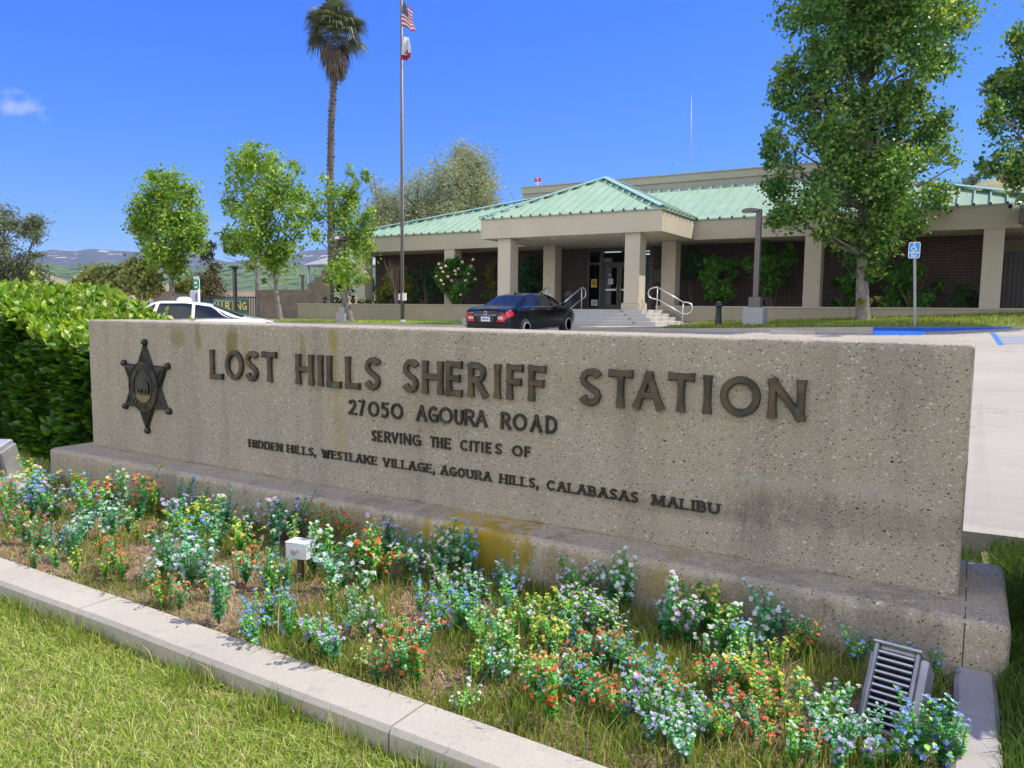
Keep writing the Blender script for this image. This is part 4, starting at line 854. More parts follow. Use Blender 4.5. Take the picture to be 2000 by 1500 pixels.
mb = MB(); mb.prism(rrect(x0, zb_, x1, zt, .05), .012, lambda p: (p[0], Y-.04+p[1], p[2])); build('border', mb, m_wht, t)
mb = MB(); mb.prism(rrect(x0+.018, zb_+.018, x1-.018, zt-.018, .04), .003, lambda p: (p[0], Y-.0523+p[1], p[2])); pn = build('panel', mb, simple('sign_blue', (.02, .26, .62), .45, 0, .03), t)
mb = MB(); W = x1-x0; H = zt-zb_; yy = Y-.056; SX = lambda a: xc+a*W; SZz = lambda b_: zt-b_*H
fs = lambda p: p
stroke(mb, [(SX(-.02), SZz(.17)), (SX(-.02), SZz(.36)), (SX(.12), SZz(.36)), (SX(.20), SZz(.48)), (SX(.26), SZz(.46))], lambda t_: .022, .002, yy, fs)
stroke(mb, [(SX(-.02), SZz(.26)), (SX(.10), SZz(.26))], lambda t_: .018, .0025, yy, fs)
stroke(mb, [(SX(-.05+.2*math.cos(math.radians(a))*1), SZz(.40)+.2*W*math.sin(math.radians(a))) for a in range(100, 345, 15)], lambda t_: .02, .0015, yy, fs)
mb.lathe([(.024, -.004), (.024, 0)], (SX(-.02), yy, SZz(.11)), 12, 'y'); build('wheelchair_symbol', mb, m_wht, pn)
mb = MB()
for txt, b_, hw in (('PARKING', .66, .40), ('ONLY', .86, .25)):
    n = len(txt)
    for i, ch in enumerate(txt): a = -hw+2*hw*i/n; glyph(mb, ch, SX(a+.01), SX(a+2*hw/n-.015), SZz(b_+.06), SZz(b_-.07), .014, .002, yy, fs, flare=0)
build('lettering', mb, m_wht, pn)
# bollard
X, Y = atY(1403, 625, 27.2)[0], 27.2; zg = strip(X, Y); t = thing('bollard', (X, Y, zg), 'black cast iron bollard with a domed cap standing left of the right lamp post', 'bollard')
mb = MB(); mb.lathe([(.13, 0), (.13, .1), (.115, .14), (.095, .62), (.10, .66), (.135, .68), (.135, .74), (.09, .77)], (X, Y, zg), 16); build('body', mb, m_blk, t)
mb = MB(); mb.lathe([(.09, .772), (.085, .82), (.05, .86), (.001, .875)], (X, Y, zg), 16); build('cap', mb, m_dkmet, t)
# camera under the fascia at the right
X, Y = atY(1985, 403, 27)[0], 27.0
t = thing('security_camera', (X+.6, 31.9, 5.1), 'white bullet security camera mounted on the fascia at the right edge', 'camera')
c0 = atY(1974, 403, 31.2); c1_ = atY(2004, 396, 31.7); mb = MB(); mb.tube([c0, c1_], .10, 10); build('housing', mb, m_wht, t); mb = MB(); q = Vector(c0); d = (Vector(c1_)-q).normalized(); mb.tube([q-d*.03, q-d*.002], .08, 10); build('lens', mb, m_blk, t)
c2_ = atY(2000, 418, 31.6); mb = MB(); mb.box(c2_[0]-.12, 31.55, c2_[2]-.28, c2_[0]+.2, 31.99, c2_[2]+.2); mb.tube([c2_+np.array([.0, .0, -.28]), c2_+np.array([0, 0, -.7])], .02, 6); build('bracket', mb, m_pole, t)
# dark gate in the breezeway at the right
t = thing('breezeway_gate', (1.5, 33.6, 1.7), 'tall dark slatted gate beside the last column at the right', 'gate'); g0 = .80
mb = MB(); mb.box(g0, 33.6, 1.7, g0+.86, 33.66, atY(1975, 491, 33.6)[2]); mb.box(g0+.862, 33.6, 1.7, 6, 33.658, atY(1995, 505, 33.6)[2]); build('panel', mb, simple('gate_black', (.035, .032, .03), .6), t)
mb = MB()
for k in range(18): mb.box(g0+.03+.15*k, 33.57, 1.72, g0+.09+.15*k, 33.599, 3.7)
build('slat', mb, simple('gate_slat', (.05, .045, .04), .6), t)
mb = MB(); mb.box(.56, 37, 1.7, 9, 37.2, SZ); build('breezeway_wall', mb, m_stucco, BD)
# roof top bits
t = thing('obstruction_light', (atY(1050, 368, 37)[0], 37, 8.08), 'pair of small red obstruction lights on a post above the roof parapet', 'beacon'); a = atY(1050, 368, 37); b = atY(1050, 354, 37)
mb = MB(); mb.tube([(a[0], 37, 8.05), (a[0], 37, b[2]-.05)], .03, 6); mb.box(a[0]-.16, 36.97, b[2]-.1, a[0]+.16, 37.03, b[2]-.05); build('post', mb, m_wht, t)
for s_ in (-1, 1): mb = MB(); mb.lathe([(.06, 0), (.075, .06), (.07, .2), (.02, .26)], (a[0]+s_*.12, 37, b[2]-.048), 10); build('red_lamp', mb, simple('red_lens', (.6, .02, .04), .25), t)
mx_ = atY(1350, 335, 46); mt_ = atY(1350.5, 185, 46); t = thing('radio_mast', (mx_[0], 46, 7.5), 'thin radio mast with guy wires behind the roof', 'mast')
mb = MB(); h = mt_[2]; mb.tube([(mx_[0], 46, 7), (mx_[0], 46, h*.62), (mt_[0], 46, h)], [.026, .018, .009], 6)
for k in range(14): z = 9+k*.6; mb.tube([(mx_[0]-.05, 46, z), (mx_[0]+.05, 46, z)], .006, 4)
build('mast', mb, simple('mast_steel', (.30, .30, .32), .4, .5), t)
mb = MB()
for px in (1283, 1420): e_ = atY(px, 330, 46); mb.tube([(mx_[0], 46, atY(1350, 245, 46)[2]), (e_[0], 45, 7.6)], .006, 4)
build('guy_wire', mb, m_dkmet, t)

# ================================================================ cars
def smooth(a, b, x): t = max(0, min(1, (x-a)/(b-a))); return t*t*(3-2*t)
# side profile of a sedan, x from rear (0) to front (4.8) : belt height, roof height, half widths
BX = [0, .05, .35, .9, 1.15, 1.9, 2.5, 3.3, 3.9, 4.5, 4.72, 4.80]
BZ = [.80, .93, 1.00, 1.01, 1.01, .99, .97, .96, .90, .78, .66, .52]
RX = [0, .05, .55, .85, 1.55, 2.1, 2.7, 3.25, 3.75, 4.5, 4.72, 4.80]
RZ = [.82, .965, 1.045, 1.08, 1.37, 1.44, 1.43, 1.28, 1.00, .84, .70, .54]
WX = [0, .10, .5, 1.2, 2.4, 3.6, 4.3, 4.65, 4.80]; WW_ = [.70, .82, .88, .905, .91, .90, .86, .76, .60]
TX = [0, .6, .9, 1.6, 2.4, 3.0, 3.6, 3.9, 4.8]; TW = [.62, .70, .66, .58, .58, .60, .68, .70, .50]
def car_pt(x, t):
    # t 0 sill .. 1 centre line of the roof
    w = float(np.interp(x, WX, WW_)); bz = float(np.interp(x, BX, BZ)); rz = float(np.interp(x, RX, RZ)); tw = float(np.interp(x, TX, TW)); tw = min(tw, w-.05)
    bot = .24 if .3 < x < 4.5 else (.30 if x > .05 and x < 4.75 else .36)
    K = [(w-.10, bot), (w-.02, bot+.12), (w, .58 if bz > .6 else (bot+bz)/2), (w-.015, bz-.12), (w-.06, bz), (max(tw+.02, w-.07-(w-tw)*.9), max(bz+.005, rz-.10)), (tw-.12, rz-.022), (tw*.45, rz-.004), (0, rz)]
    s_ = t*(len(K)-1); i = min(int(s_), len(K)-2); f_ = s_-i; a, b = K[i], K[i+1]; return (a[0]+(b[0]-a[0])*f_, a[1]+(b[1]-a[1])*f_)
def car_patch(outline, off=.006, n=8, side=1):
    # quad patch over (x,t) corners [bl, br, tr, tl], sampled on the car surface, thickened
    mb = MB(); (a, b, c, d) = outline; nu, nv = n, 5; P = []
    for j in range(nv+1):
        for i in range(nu+1):
            u, v = i/nu, j/nv; x = (a[0]*(1-u)+b[0]*u)*(1-v)+(d[0]*(1-u)+c[0]*u)*v; t = (a[1]*(1-u)+b[1]*u)*(1-v)+(d[1]*(1-u)+c[1]*u)*v
            y, z = car_pt(x, t); e = .01; y2, z2 = car_pt(x, min(1, t+e)); y1_, z1_ = car_pt(x, max(0, t-e)); ty, tz = y2-y1_, z2-z1_; L = math.hypot(ty, tz) or 1
            ny, nz_ = tz/L, -ty/L
            P.append((x, (y+ny*off)*side, z+nz_*off))
    mb.smooth = True; mb.v = P[:]; k = len(P)
    for j in range(nv):
        for i in range(nu): q = j*(nu+1)+i; mb.face((q, q+1, q+nu+2, q+nu+1))
    return mb
m_tyre = simple('tyre_rubber', (.02, .02, .02), .8, 0, .1); m_rim = simple('alloy_rim', (.60, .60, .62), .28, .7, .04); m_chrome = simple('chrome', (.75, .75, .77), .12, 1, .02)
m_cglass = MT('car_glass'); m_cglass.col((.012, .016, .02)); m_cglass.set(rough=.06, spec=.3); m_cglass = m_cglass.m
m_tail = MT('tail_lamp_red'); m_tail.col((.45, .01, .015)); m_tail.set(rough=.12, coat=1); m_tail = m_tail.m; m_tailw = MT('tail_lamp_clear'); m_tailw.col((.55, .42, .38)); m_tailw.set(rough=.15, coat=1); m_tailw = m_tailw.m
def make_car(label, paint, loc, rot, group, pod=False, rear=True):
    t = local_thing('parked_car', label, 'car', group)
    NX, NT = 64, 24; mb = MB(); mb.smooth = True; X = [0]+list(np.linspace(.03, 4.77, NX))+[4.8]; cols = 2*NT+1
    for x in X:
        for j in range(cols):
            tt = j/NT if j <= NT else 2-j/NT; y, z = car_pt(x, tt); mb.v.append((x, y if j <= NT else -y, z))
    n = len(X)
    for i in range(n-1):
        for j in range(cols-1): a = i*cols+j; mb.face((a, a+1, a+cols+1, a+cols))
        mb.face((i*cols+cols-1, i*cols, (i+1)*cols, (i+1)*cols+cols-1))
    mb.face(range(cols)); mb.face([(n-1)*cols+j for j in range(cols)][::-1])
    body = build('body', mb, [paint, m_blk], t)
    cut = MB()
    for x in (.98, 3.86): cut.lathe([(.36, -1.1), (.36, -.62)], (x, 0, .32), 28, 'y'); cut.lathe([(.36, .62), (.36, 1.1)], (x, 0, .32), 28, 'y')
    co = build('cutter', cut, m_blk); bo = body.modifiers.new('arch', 'BOOLEAN'); bo.object = co; bo.operation = 'DIFFERENCE'; bo.solver = 'EXACT'
    dg = bpy.context.evaluated_depsgraph_get(); me = bpy.data.meshes.new_from_object(body.evaluated_get(dg)); body.modifiers.clear(); body.data = me; bpy.data.objects.remove(co)
    for s_ in (1, -1):
        for nm, o4 in (('side_window', [(1.95, .505), (2.78, .505), (2.66, .66), (1.95, .66)]), ('side_window', [(1.10, .51), (1.88, .505), (1.88, .66), (1.50, .655)])):
            build(nm, car_patch(o4, .006, 8, s_), m_cglass, t)
        build('quarter_window', car_patch([(.86, .512), (1.04, .508), (1.40, .65), (1.28, .63)], .006, 4, s_), m_cglass, t)
        build('front_quarter_window', car_patch([(2.86, .505), (3.40, .505), (2.80, .66), (2.74, .66)], .006, 6, s_), m_cglass, t)
        build('window_trim', car_patch([(.85, .492), (3.5, .492), (3.5, .502), (.85, .503)], .008, 20, s_), m_chrome if not pod else m_pole, t)
        for x0_ in (.99, 2.0):
            d = build('door_gap', car_patch([(x0_+.9, .07), (x0_+.908, .07), (x0_+.908, .49), (x0_+.9, .49)], .002, 2, s_), m_blk, t)
        for x0_ in (1.28, 2.32): build('door_handle', car_patch([(x0_, .40), (x0_+.18, .40), (x0_+.18, .42), (x0_, .42)], .022, 4, s_), m_chrome if not pod else paint, t)
        mb = MB(); mb.smooth = True; mb.lathe([(.001, -.08), (.07, -.06), (.085, 0), (.07, .06), (.001, .08)], (3.28, s_*1.0, 1.04), 12, 'y'); mb.box(3.25, min(s_*.84, s_*.96), .99, 3.31, max(s_*.84, s_*.96), 1.02); build('mirror', mb, paint, t)
        build('side_skirt', car_patch([(1.4, .03), (3.45, .03), (3.45, .055), (1.4, .055)], .012, 10, s_), m_chrome if not pod else m_blk, t)
        build('tail_lamp', car_patch([(.0, .33), (.30, .33), (.22, .47), (.0, .48)], .007, 6, s_), m_tail, t)
        for x in (.98, 3.86):
            wl = MB(); wl.lathe([(.22, -.11), (.31, -.11), (.325, -.08), (.325, .08), (.31, .11), (.22, .11)], (x, s_*.77, .325), 28, 'y'); wh = build('wheel', wl, m_tyre, t)
            rm = MB(); yo = s_*.886; rm.lathe([(.225, -.03), (.225, .0), (.20, .0), (.19, -.03)], (x, yo, .325), 24, 'y')
            for k in range(7): a = 2*math.pi*k/7; rm.beam((x+.03*math.cos(a), yo-.0, .325+.03*math.sin(a)), (x+.205*math.cos(a), yo-.0, .325+.205*math.sin(a)), .055, .03, (0, 1, 0))
            rm.lathe([(.05, -.025), (.05, .025)], (x, yo, .325), 12, 'y'); build('rim', rm, m_rim, wh)
            dk = MB(); dk.lathe([(.2, -.01), (.2, .0)], (x, s_*.80, .325), 20, 'y'); build('brake_disc', dk, m_pole, wh)
    rw = MB(); rw.smooth = True
    for j in range(7):
        for i in range(13):
            v, u = j/6, -1+2*i/12; x = .80+.70*v; z = float(np.interp(x, RX, RZ)); hw = (.62-.10*v)*u; zz = z-.02-(abs(u)**3)*.035+.028; rw.v.append((x-.02, hw, zz))
    for j in range(6):
        for i in range(12): q = j*13+i; rw.face((q, q+1, q+14, q+13))
    build('rear_window', rw, m_cglass, t)
    fw_ = MB(); fw_.smooth = True
    for j in range(7):
        for i in range(13):
            v, u = j/6, -1+2*i/12; x = 3.66-.78*v; z = float(np.interp(x, RX, RZ)); hw = (.66-.10*v)*u; fw_.v.append((x+.015, hw, z+.010-(abs(u)**3)*.035))
    for j in range(6):
        for i in range(12): q = j*13+i; fw_.face((q, q+1, q+14, q+13))
    build('windscreen', fw_, m_cglass, t)
    # rear face details (x = 0 plane faces backwards)
    for s_ in (1, -1):
        mb = MB(); P = [(s_*.40, .60), (s_*.69, .60), (s_*.70, .80), (s_*.62, .86), (s_*.50, .80)]; b = len(mb.v)
        mb.v = [(-.012, y, z) for y, z in P]+[(.03, y, z) for y, z in P]; mb.face(range(5)); mb.face([9, 8, 7, 6, 5])
        for i in range(5): j = (i+1) % 5; mb.face((i, j, 5+j, 5+i))
        tl = build('tail_lamp', mb, m_tail, t); mb = MB(); mb.box(-.0155, min(s_*.45, s_*.64), .67, -.0125, max(s_*.45, s_*.64), .755); build('clear_lens', mb, m_tailw, tl)
    mb = MB(); mb.box(-.022, -.40, .785, -.004, .40, .805); build('trunk_trim', mb, m_chrome, t)
    mb = MB(); mb.box(-.018, -.165, .60, -.006, .165, .745); pl = build('number_plate', mb, simple('plate_white', (.60, .62, .72), .5, 0, .05), t)
    mb = MB()
    for k in range(6): mb.box(-.021, -.12+k*.042, .645, -.0185, -.09+k*.042, .70)
    build('plate_characters', mb, simple('plate_blue', (.08, .10, .35), .5), pl)
    mb = MB(); mb.box(-.03, -.76, .44, .12, .76, .47); mb.box(-.02, -.70, .33, .10, .70, .43); build('bumper', mb, paint, t, bevel=.01)
    mb = MB(); mb.box(-.008, -.30, .58, -.002, .30, .76); build('plate_recess', mb, m_blk, t)
    mb = MB(); mb.tube([(.10, -.08, 1.0), (.10, .08, 1.0)], .012, 6); build('brake_light', mb, m_tail, t)
    # ring and three-pointed emblem on the boot lid
    mb = MB(); mb.tube([(-.012, .055*math.cos(a), .86+.055*math.sin(a)) for a in np.linspace(0, 2*math.pi, 20, endpoint=False)], .006, 5, closed=True)
    for k in range(3): a = math.radians(90+120*k); mb.tube([(-.012, 0, .86), (-.012, .052*math.cos(a), .86+.052*math.sin(a))], .005, 4)
    if not pod: build('emblem', mb, m_chrome, t)
    for k in range(5):
        if pod: break
        mb = MB() if k == 0 else mb; mb.box(-.012, .44+k*.035, .845, -.008, .462+k*.035, .872)
    if not pod: build('model_badge', mb, m_chrome, t); mb = MB(); mb.prism([(0, 0), (.12, 0), (.09, .05), (.03, .07)], .03, lambda p: (1.72+p[0], p[1]+.015, 1.405+p[2])); build('antenna_fin', mb, m_blk, t)
    else: mb = MB(); mb.smooth = True; mb.lathe([(.19, 0), (.18, .05), (.12, .09), (.001, .10)], (2.2, 0, 1.43), 18); build('roof_pod', mb, paint, t)
    t.location = loc; t.rotation_euler = rot; return t
m_black = MT('black_car_paint'); m_black.col((.006, .007, .010)); m_black.set(rough=.14, coat=.12, spec=.3); m_black = m_black.m
m_white = MT('white_car_paint'); m_white.col((.78, .78, .77)); m_white.set(rough=.15, coat=1); m_white = m_white.m
CY = 19.9; CX = -12.93; z0_, z1_ = lot(CX, CY+.98), lot(CX, CY+3.86); pit = math.atan2(z1_-z0_, 2.88)
make_car('glossy black sedan with red tail lamps parked nose in towards the entrance steps', m_black, (CX, CY, z0_-.98*math.tan(pit)-.0), (0, -pit, math.radians(90)), 'cars parked on the lot')
HDw = math.radians(227); PW = atY(360, 588, 12.2); CXw, CYw = PW[0]-2.2*math.cos(HDw), 12.2-2.2*math.sin(HDw); zr = lot(CXw-.98, CYw); pr_ = math.atan2(lot(CXw-3.86, CYw)-zr, 2.88)
make_car('white sedan with dark side windows and a roof pod parked behind the hedge', m_white, (CXw, CYw, lot(CXw, CYw)-.015), (0, 0, HDw), 'cars parked on the lot', pod=True)

# ================================================================ light fixtures in the bed
m_cast = simple('weathered_aluminium', (.50, .50, .50), .5, .5, .25, 9, .3); m_cast2 = simple('grey_cast_housing', (.30, .30, .30), .5, .4, .2, 8, .2)
def floodlight(name, label, c, s, yaw, tilt):
    t = local_thing(name, label, 'floodlight', 'floodlights in the flower bed'); m_ = Matrix.Rotation(tilt, 4, 'X')
    w, h, d = .118, .24, .125
    mb = MB(); B = [(-w/2, 0), (w/2, 0), (w/2*.92, -d), (-w/2*.92, -d)]
    k = 0; mb.box(-w/2, -.018, 0, -w/2+.012, d, h); mb.box(w/2-.012, -.012, 0, w/2, d, h); mb.box(w/2+.0005, -.004, .004, w/2+.024, d*.9, h-.012); mb.box(-w/2-.012, .012, .006, -w/2-.0005, d*.9, h-.02); mb.box(-w/2+.012, -.004, h-.014, w/2-.012, d, h); mb.box(-w/2+.012, -.004, 0, w/2-.012, d, .014); mb.box(-w/2+.012, d-.015, .014, w/2-.012, d, h-.014)
    mb2 = MB(); mb2.join(mb, m_); build('housing', mb2, m_cast2, t, bevel=.006)
    g = MB()
    for i in range(11): z = .026+i*(h-.05)/10; g.box(-w/2+.013, -.012, z, w/2-.013, .004, z+.0052)
    mb2 = MB(); mb2.join(g, m_); build('louvre', mb2, m_cast, t)
    g = MB(); g.box(-w/2+.012, .012, .014, w/2-.012, .018, h-.014); mb2 = MB(); mb2.join(g, m_); build('lens', mb2, m_cglass, t)
    g = MB(); g.box(-w/2-.004, -.02, h+.001, w/2+.004, d*.9, h+.008); mb2 = MB(); mb2.join(g, m_); build('hood', mb2, m_cast, t, bevel=.003)
    g = MB(); g.tube([(w/2, d*.5, .06), (w/2+.05, d*.6, .03), (w/2+.06, d*.7, -.06)], .012, 8); g.box(w/2-.0, d*.3, .03, w/2+.02, d*.7, .1); mb2 = MB(); mb2.join(g, m_); build('bracket', mb2, m_cast2, t)
    t.location = c; t.rotation_euler = (0, 0, yaw); t.scale = (s, s, s); return t
p = atZ(1715, 1432, .09)
floodlight('floodlight', 'grey louvred floodlight tilted against the grass near the right end of the sign', (p[0]+.01, p[1], .09), 1.28, math.radians(-8), math.radians(-38))
p = atD(-3, 935, 5.9); floodlight('floodlight', 'pale weathered floodlight at the far left of the bed in front of the dark hedge', (p[0]-.0, p[1], .12), 1.45, math.radians(25), math.radians(18))
def boxlight(label, c, w, d, h, post, yaw, mat):
    t = local_thing('junction_box', label, 'electrical box', 'electrical boxes in the flower bed'); mb = MB(); mb.box(-w/2, -d/2, post, w/2, d/2, post+h); build('box', mb, mat, t, bevel=.004)
    mb = MB(); mb.box(-w/2-.003, -d/2-.003, post+h+.0005, w/2+.003, d/2+.003, post+h+.006); build('lid', mb, mat, t, bevel=.002)
    mb = MB(); mb.lathe([(.014, -.0035), (.014, 0)], (-w*.12, -d/2-.0005, post+h*.42), 14, 'y'); build('knockout', mb, simple('grey_plug', (.35, .35, .35), .5), t)
    mb = MB(); mb.box(-.013, -.013, -.05, .013, .013, post-.001); build('post', mb, simple('weathered_post', (.13, .085, .05), .8), t)
    t.location = c; t.rotation_euler = (0, 0, yaw)
m_wbox = simple('white_box_enamel', (.66, .66, .64), .45, 0, .05, 5)
p = atZ(588, 1128, .09); boxlight('white metal junction box on a short wooden stake among the flowers', (p[0], p[1], .09), .13, .09, .085, .115, math.radians(12), m_wbox)
p = atZ(28, 962, .10); boxlight('translucent white box beside the leftmost floodlight', (p[0], p[1], .09), .19, .15, .12, .02, math.radians(20), simple('dusty_white_box', (.55, .55, .53), .35, 0, .1))
# ================================================================ walls, fence and shelter left of the building
m_block = MT('tan_block_wall'); m_ = m_block; bt = m_.new('ShaderNodeTexBrick'); s = m_.new('ShaderNodeSeparateXYZ'); c = m_.new('ShaderNodeCombineXYZ'); m_.ln(m_.co(), s.inputs[0]); m_.ln(s.outputs[0], c.inputs[0]); m_.ln(s.outputs[2], c.inputs[1]); m_.ln(c.outputs[0], bt.inputs['Vector'])
for k_, v_ in (('Scale', 1), ('Brick Width', .40), ('Row Height', .2), ('Mortar Size', .008)): bt.inputs[k_].default_value = v_
bt.inputs['Color1'].default_value = (.27, .215, .155, 1); bt.inputs['Color2'].default_value = (.19, .15, .11, 1); bt.inputs['Mortar'].default_value = (.14, .115, .09, 1)
m_.col(m_.mix(.4, bt.outputs['Color'], m_.ramp(m_.noise(1.4, 5), [(.3, (.13, .10, .075)), (.7, (.34, .28, .20))]))); m_.set(rough=.9); m_block = m_.m
t = thing('block_wall', (-35, 32.2, .8), 'tan block wall stepping up beside the planter left of the building', 'wall'); mb = MB(); Yw = 32.4
X = [atY(px, 560, Yw)[0] for px in (500, 601, 614, 628, 645)]; Zt = [atY(px, py, Yw)[2] for px, py in ((550, 568), (607, 555), (621, 543), (636, 530))]
for i in range(4): mb.box(X[i]+.001*i, Yw, .4, X[i+1], Yw+.3, Zt[i])
build('wall', mb, m_block, t); mb = MB(); 
for i in range(4): mb.box(X[i]+.001*i-.0, Yw-.02, Zt[i]+.002, X[i+1], Yw+.32, Zt[i]+.06)
build('coping', mb, m_block, t)
def far_wall(label, px0, px1, py, Y, mat, zb=.3, th=.3):
    a, b = atY(px0, py, Y), atY(px1, py, Y); t = thing('boundary_wall', ((a[0]+b[0])/2, Y, zb), label, 'wall'); mb = MB(); mb.box(a[0], Y, zb, b[0], Y+th, a[2]-.08); build('wall', mb, mat, t); mb = MB(); mb.box(a[0]-.03, Y-.04, a[2]-.078, b[0]+.03, Y+th+.04, a[2]); build('coping', mb, m_stucco, t)
far_wall('brown rendered wall with pale coping behind the round green tree', 298, 379, 567.5, 40, simple('brown_render', (.22, .165, .125), .85, 0, .1, 1))
far_wall('sunlit cream low wall left of the tan block wall', 432, 503, 567, 44, simple('cream_render', (.62, .50, .36), .85, 0, .06, 1))
far_wall('darker brown wall section behind the green street sign', 384, 432, 571.5, 42, simple('brown_render2', (.15, .12, .09), .85, 0, .1, 1))
# iron fence with banner
Yf = 27.8; t = thing('iron_fence', (atY(420, 600, Yf)[0], Yf, .8), 'black iron picket fence behind the white sedan', 'fence'); xa, xb = atY(395, 580, Yf)[0], atY(500, 580, Yf)[0]; zt = atY(450, 580.5, Yf)[2]; mb = MB(); xq = xa
while xq < xb: mb.box(xq, Yf, .5, xq+.03, Yf+.03, zt+.06); xq += .13
build('picket', mb, m_blk, t); mb = MB(); mb.box(xa, Yf+.032, zt-.05, xb, Yf+.06, zt); mb.box(xa, Yf+.032, .7, xb, Yf+.06, .75); build('rail', mb, m_blk, t)
t = thing('banner', (atY(450, 600, Yf)[0], Yf-.03, .9), 'green banner with yellow HIRING letters tied to the iron fence', 'banner'); xa, xb = atY(417, 590, Yf)[0], atY(487, 590, Yf)[0]; z1, z0 = atY(450, 583.5, Yf)[2], atY(450, 612, Yf)[2]
mb = MB(); mb.box(xa, Yf-.04, z0, xb, Yf-.03, z1); build('cloth', mb, simple('banner_green', (.01, .14, .10), .6), t); mb = MB(); wd = (xb-xa); zz1, zz0 = atY(450, 590, Yf)[2], atY(450, 605, Yf)[2]
mb.box(xa+.08, Yf-.046, zz0-.05, xb-.06, Yf-.041, zz1+.04); build('stripe', mb, simple('banner_dark', (.05, .07, .05), .6), t); mb = MB()
for i, ch in enumerate('HIRING'): q = (xb-xa-.2)/6; glyph(mb, ch, xa+.1+q*i+.03, xa+.1+q*(i+1)-.05, zz0, zz1, .075, .004, Yf-.047, FR, flare=0)
build('lettering', mb, m_yel, t); mb = MB()
for i in range(11): mb.box(xa+.25+i*.19, Yf-.045, z1-.17, xa+.38+i*.19, Yf-.041, z1-.11)
build('small_print', mb, m_wht, t)
# shade canopy
Yc = 47; a, b = atY(590, 517, Yc), atY(648, 510, Yc); t = thing('shade_canopy', (a[0]+2, Yc, 1), 'grey flat shade canopy on slim posts behind the block wall', 'canopy'); mb = MB(); n = 8
za, zp = a[2], atY(615, 507, Yc)[2]; x1 = b[0]+3
mb.v = [(a[0], Yc, za), (x1, Yc, za), (x1, Yc+5, za), (a[0], Yc+5, za), ((a[0]+x1)/2, Yc+2.5, zp+.9), (a[0], Yc, za-.08), (x1, Yc, za-.08), (x1, Yc+5, za-.08), (a[0], Yc+5, za-.08)]
for q in ((0, 1, 4), (1, 2, 4), (2, 3, 4), (3, 0, 4), (0, 5, 6, 1), (1, 6, 7, 2), (2, 7, 8, 3), (3, 8, 5, 0), (5, 8, 7, 6)): mb.face(q)
build('cover', mb, simple('canopy_grey', (.30, .32, .34), .7), t)
xp = atY(603, 540, Yc+.5)[0]; mb = MB()
for x in (xp, x1-.6): mb.tube([(x, Yc+.5, .3), (x, Yc+.5, za-.05)], .09, 8)
build('post', mb, simple('canopy_post', (.5, .53, .55), .5, .3), t)
def small_lamp(px, pyt, pyb, D, label, arm=1):
    a = atD(px, pyb, D); z = atD(px, pyt, D)[2]; t = thing('street_lamp', (a[0], a[1], .5), label, 'street lamp'); mb = MB(); mb.box(a[0]-.08, a[1]-.08, .3, a[0]+.08, a[1]+.08, z); build('pole', mb, m_dkmet, t)
    mb = MB(); mb.box(a[0]-.10, a[1]-.30, z+.002, a[0]+.16, a[1]+.12, z+.12); build('lamp_head', mb, m_dkmet, t)
small_lamp(459.5, 525, 585, 40, 'dark square lamp post standing among the left trees')
small_lamp(591.5, 540, 575, 62, 'small distant dark lamp post left of the shade canopy')
# green street sign
a = atD(389, 600, 30); t = thing('street_sign', (a[0], a[1], .6), 'small green and white sign on a white post left of the banner', 'sign'); zt = atD(388, 540, 30)[2]; zm = atD(388, 546, 30)[2]; zb2 = atD(388, 565, 30)[2]; mb = MB(); mb.tube([(a[0], a[1], .3), (a[0], a[1], zm)], .045, 8); build('post', mb, m_wht, t)
mb = MB(); mb.box(a[0]-.20, a[1]-.07, zm+.003, a[0]+.12, a[1]-.05, zt); build('top_plate', mb, simple('mint_plate', (.45, .62, .55), .5), t); mb = MB(); mb.prism(rrect(a[0]-.22, zb2, a[0]+.12, zm, .06), .02, lambda p: (p[0], a[1]-.05+p[1], p[2])); g_ = build('green_plate', mb, simple('sign_green', (.02, .22, .12), .5), t)
mb = MB(); mb.box(a[0]-.15, a[1]-.076, zm-.17, a[0]-.0, a[1]-.0712, zm-.09); mb.box(a[0]-.14, a[1]-.076, zm-.32, a[0]+.04, a[1]-.0712, zm-.27); build('white_marks', mb, m_wht, g_)
a = atD(384, 580, 36); t = thing('utility_cabinet', (a[0], a[1], .5), 'pale blue utility cabinet with dark meter beside the brown wall end', 'cabinet'); mb = MB(); mb.box(a[0]-.22, a[1]-.2, .4, a[0]+.12, a[1]+.2, atD(381, 567, 36)[2]); build('cabinet', mb, simple('pale_blue_box', (.42, .46, .52), .5), t, bevel=.02)
mb = MB(); mb.lathe([(.1, 0), (.12, .5), (.08, .6)], (a[0]+.26, a[1], 1.7), 10); mb.box(a[0]+.2, a[1]-.05, .4, a[0]+.3, a[1]+.05, 1.7); build('meter', mb, m_blk, t)

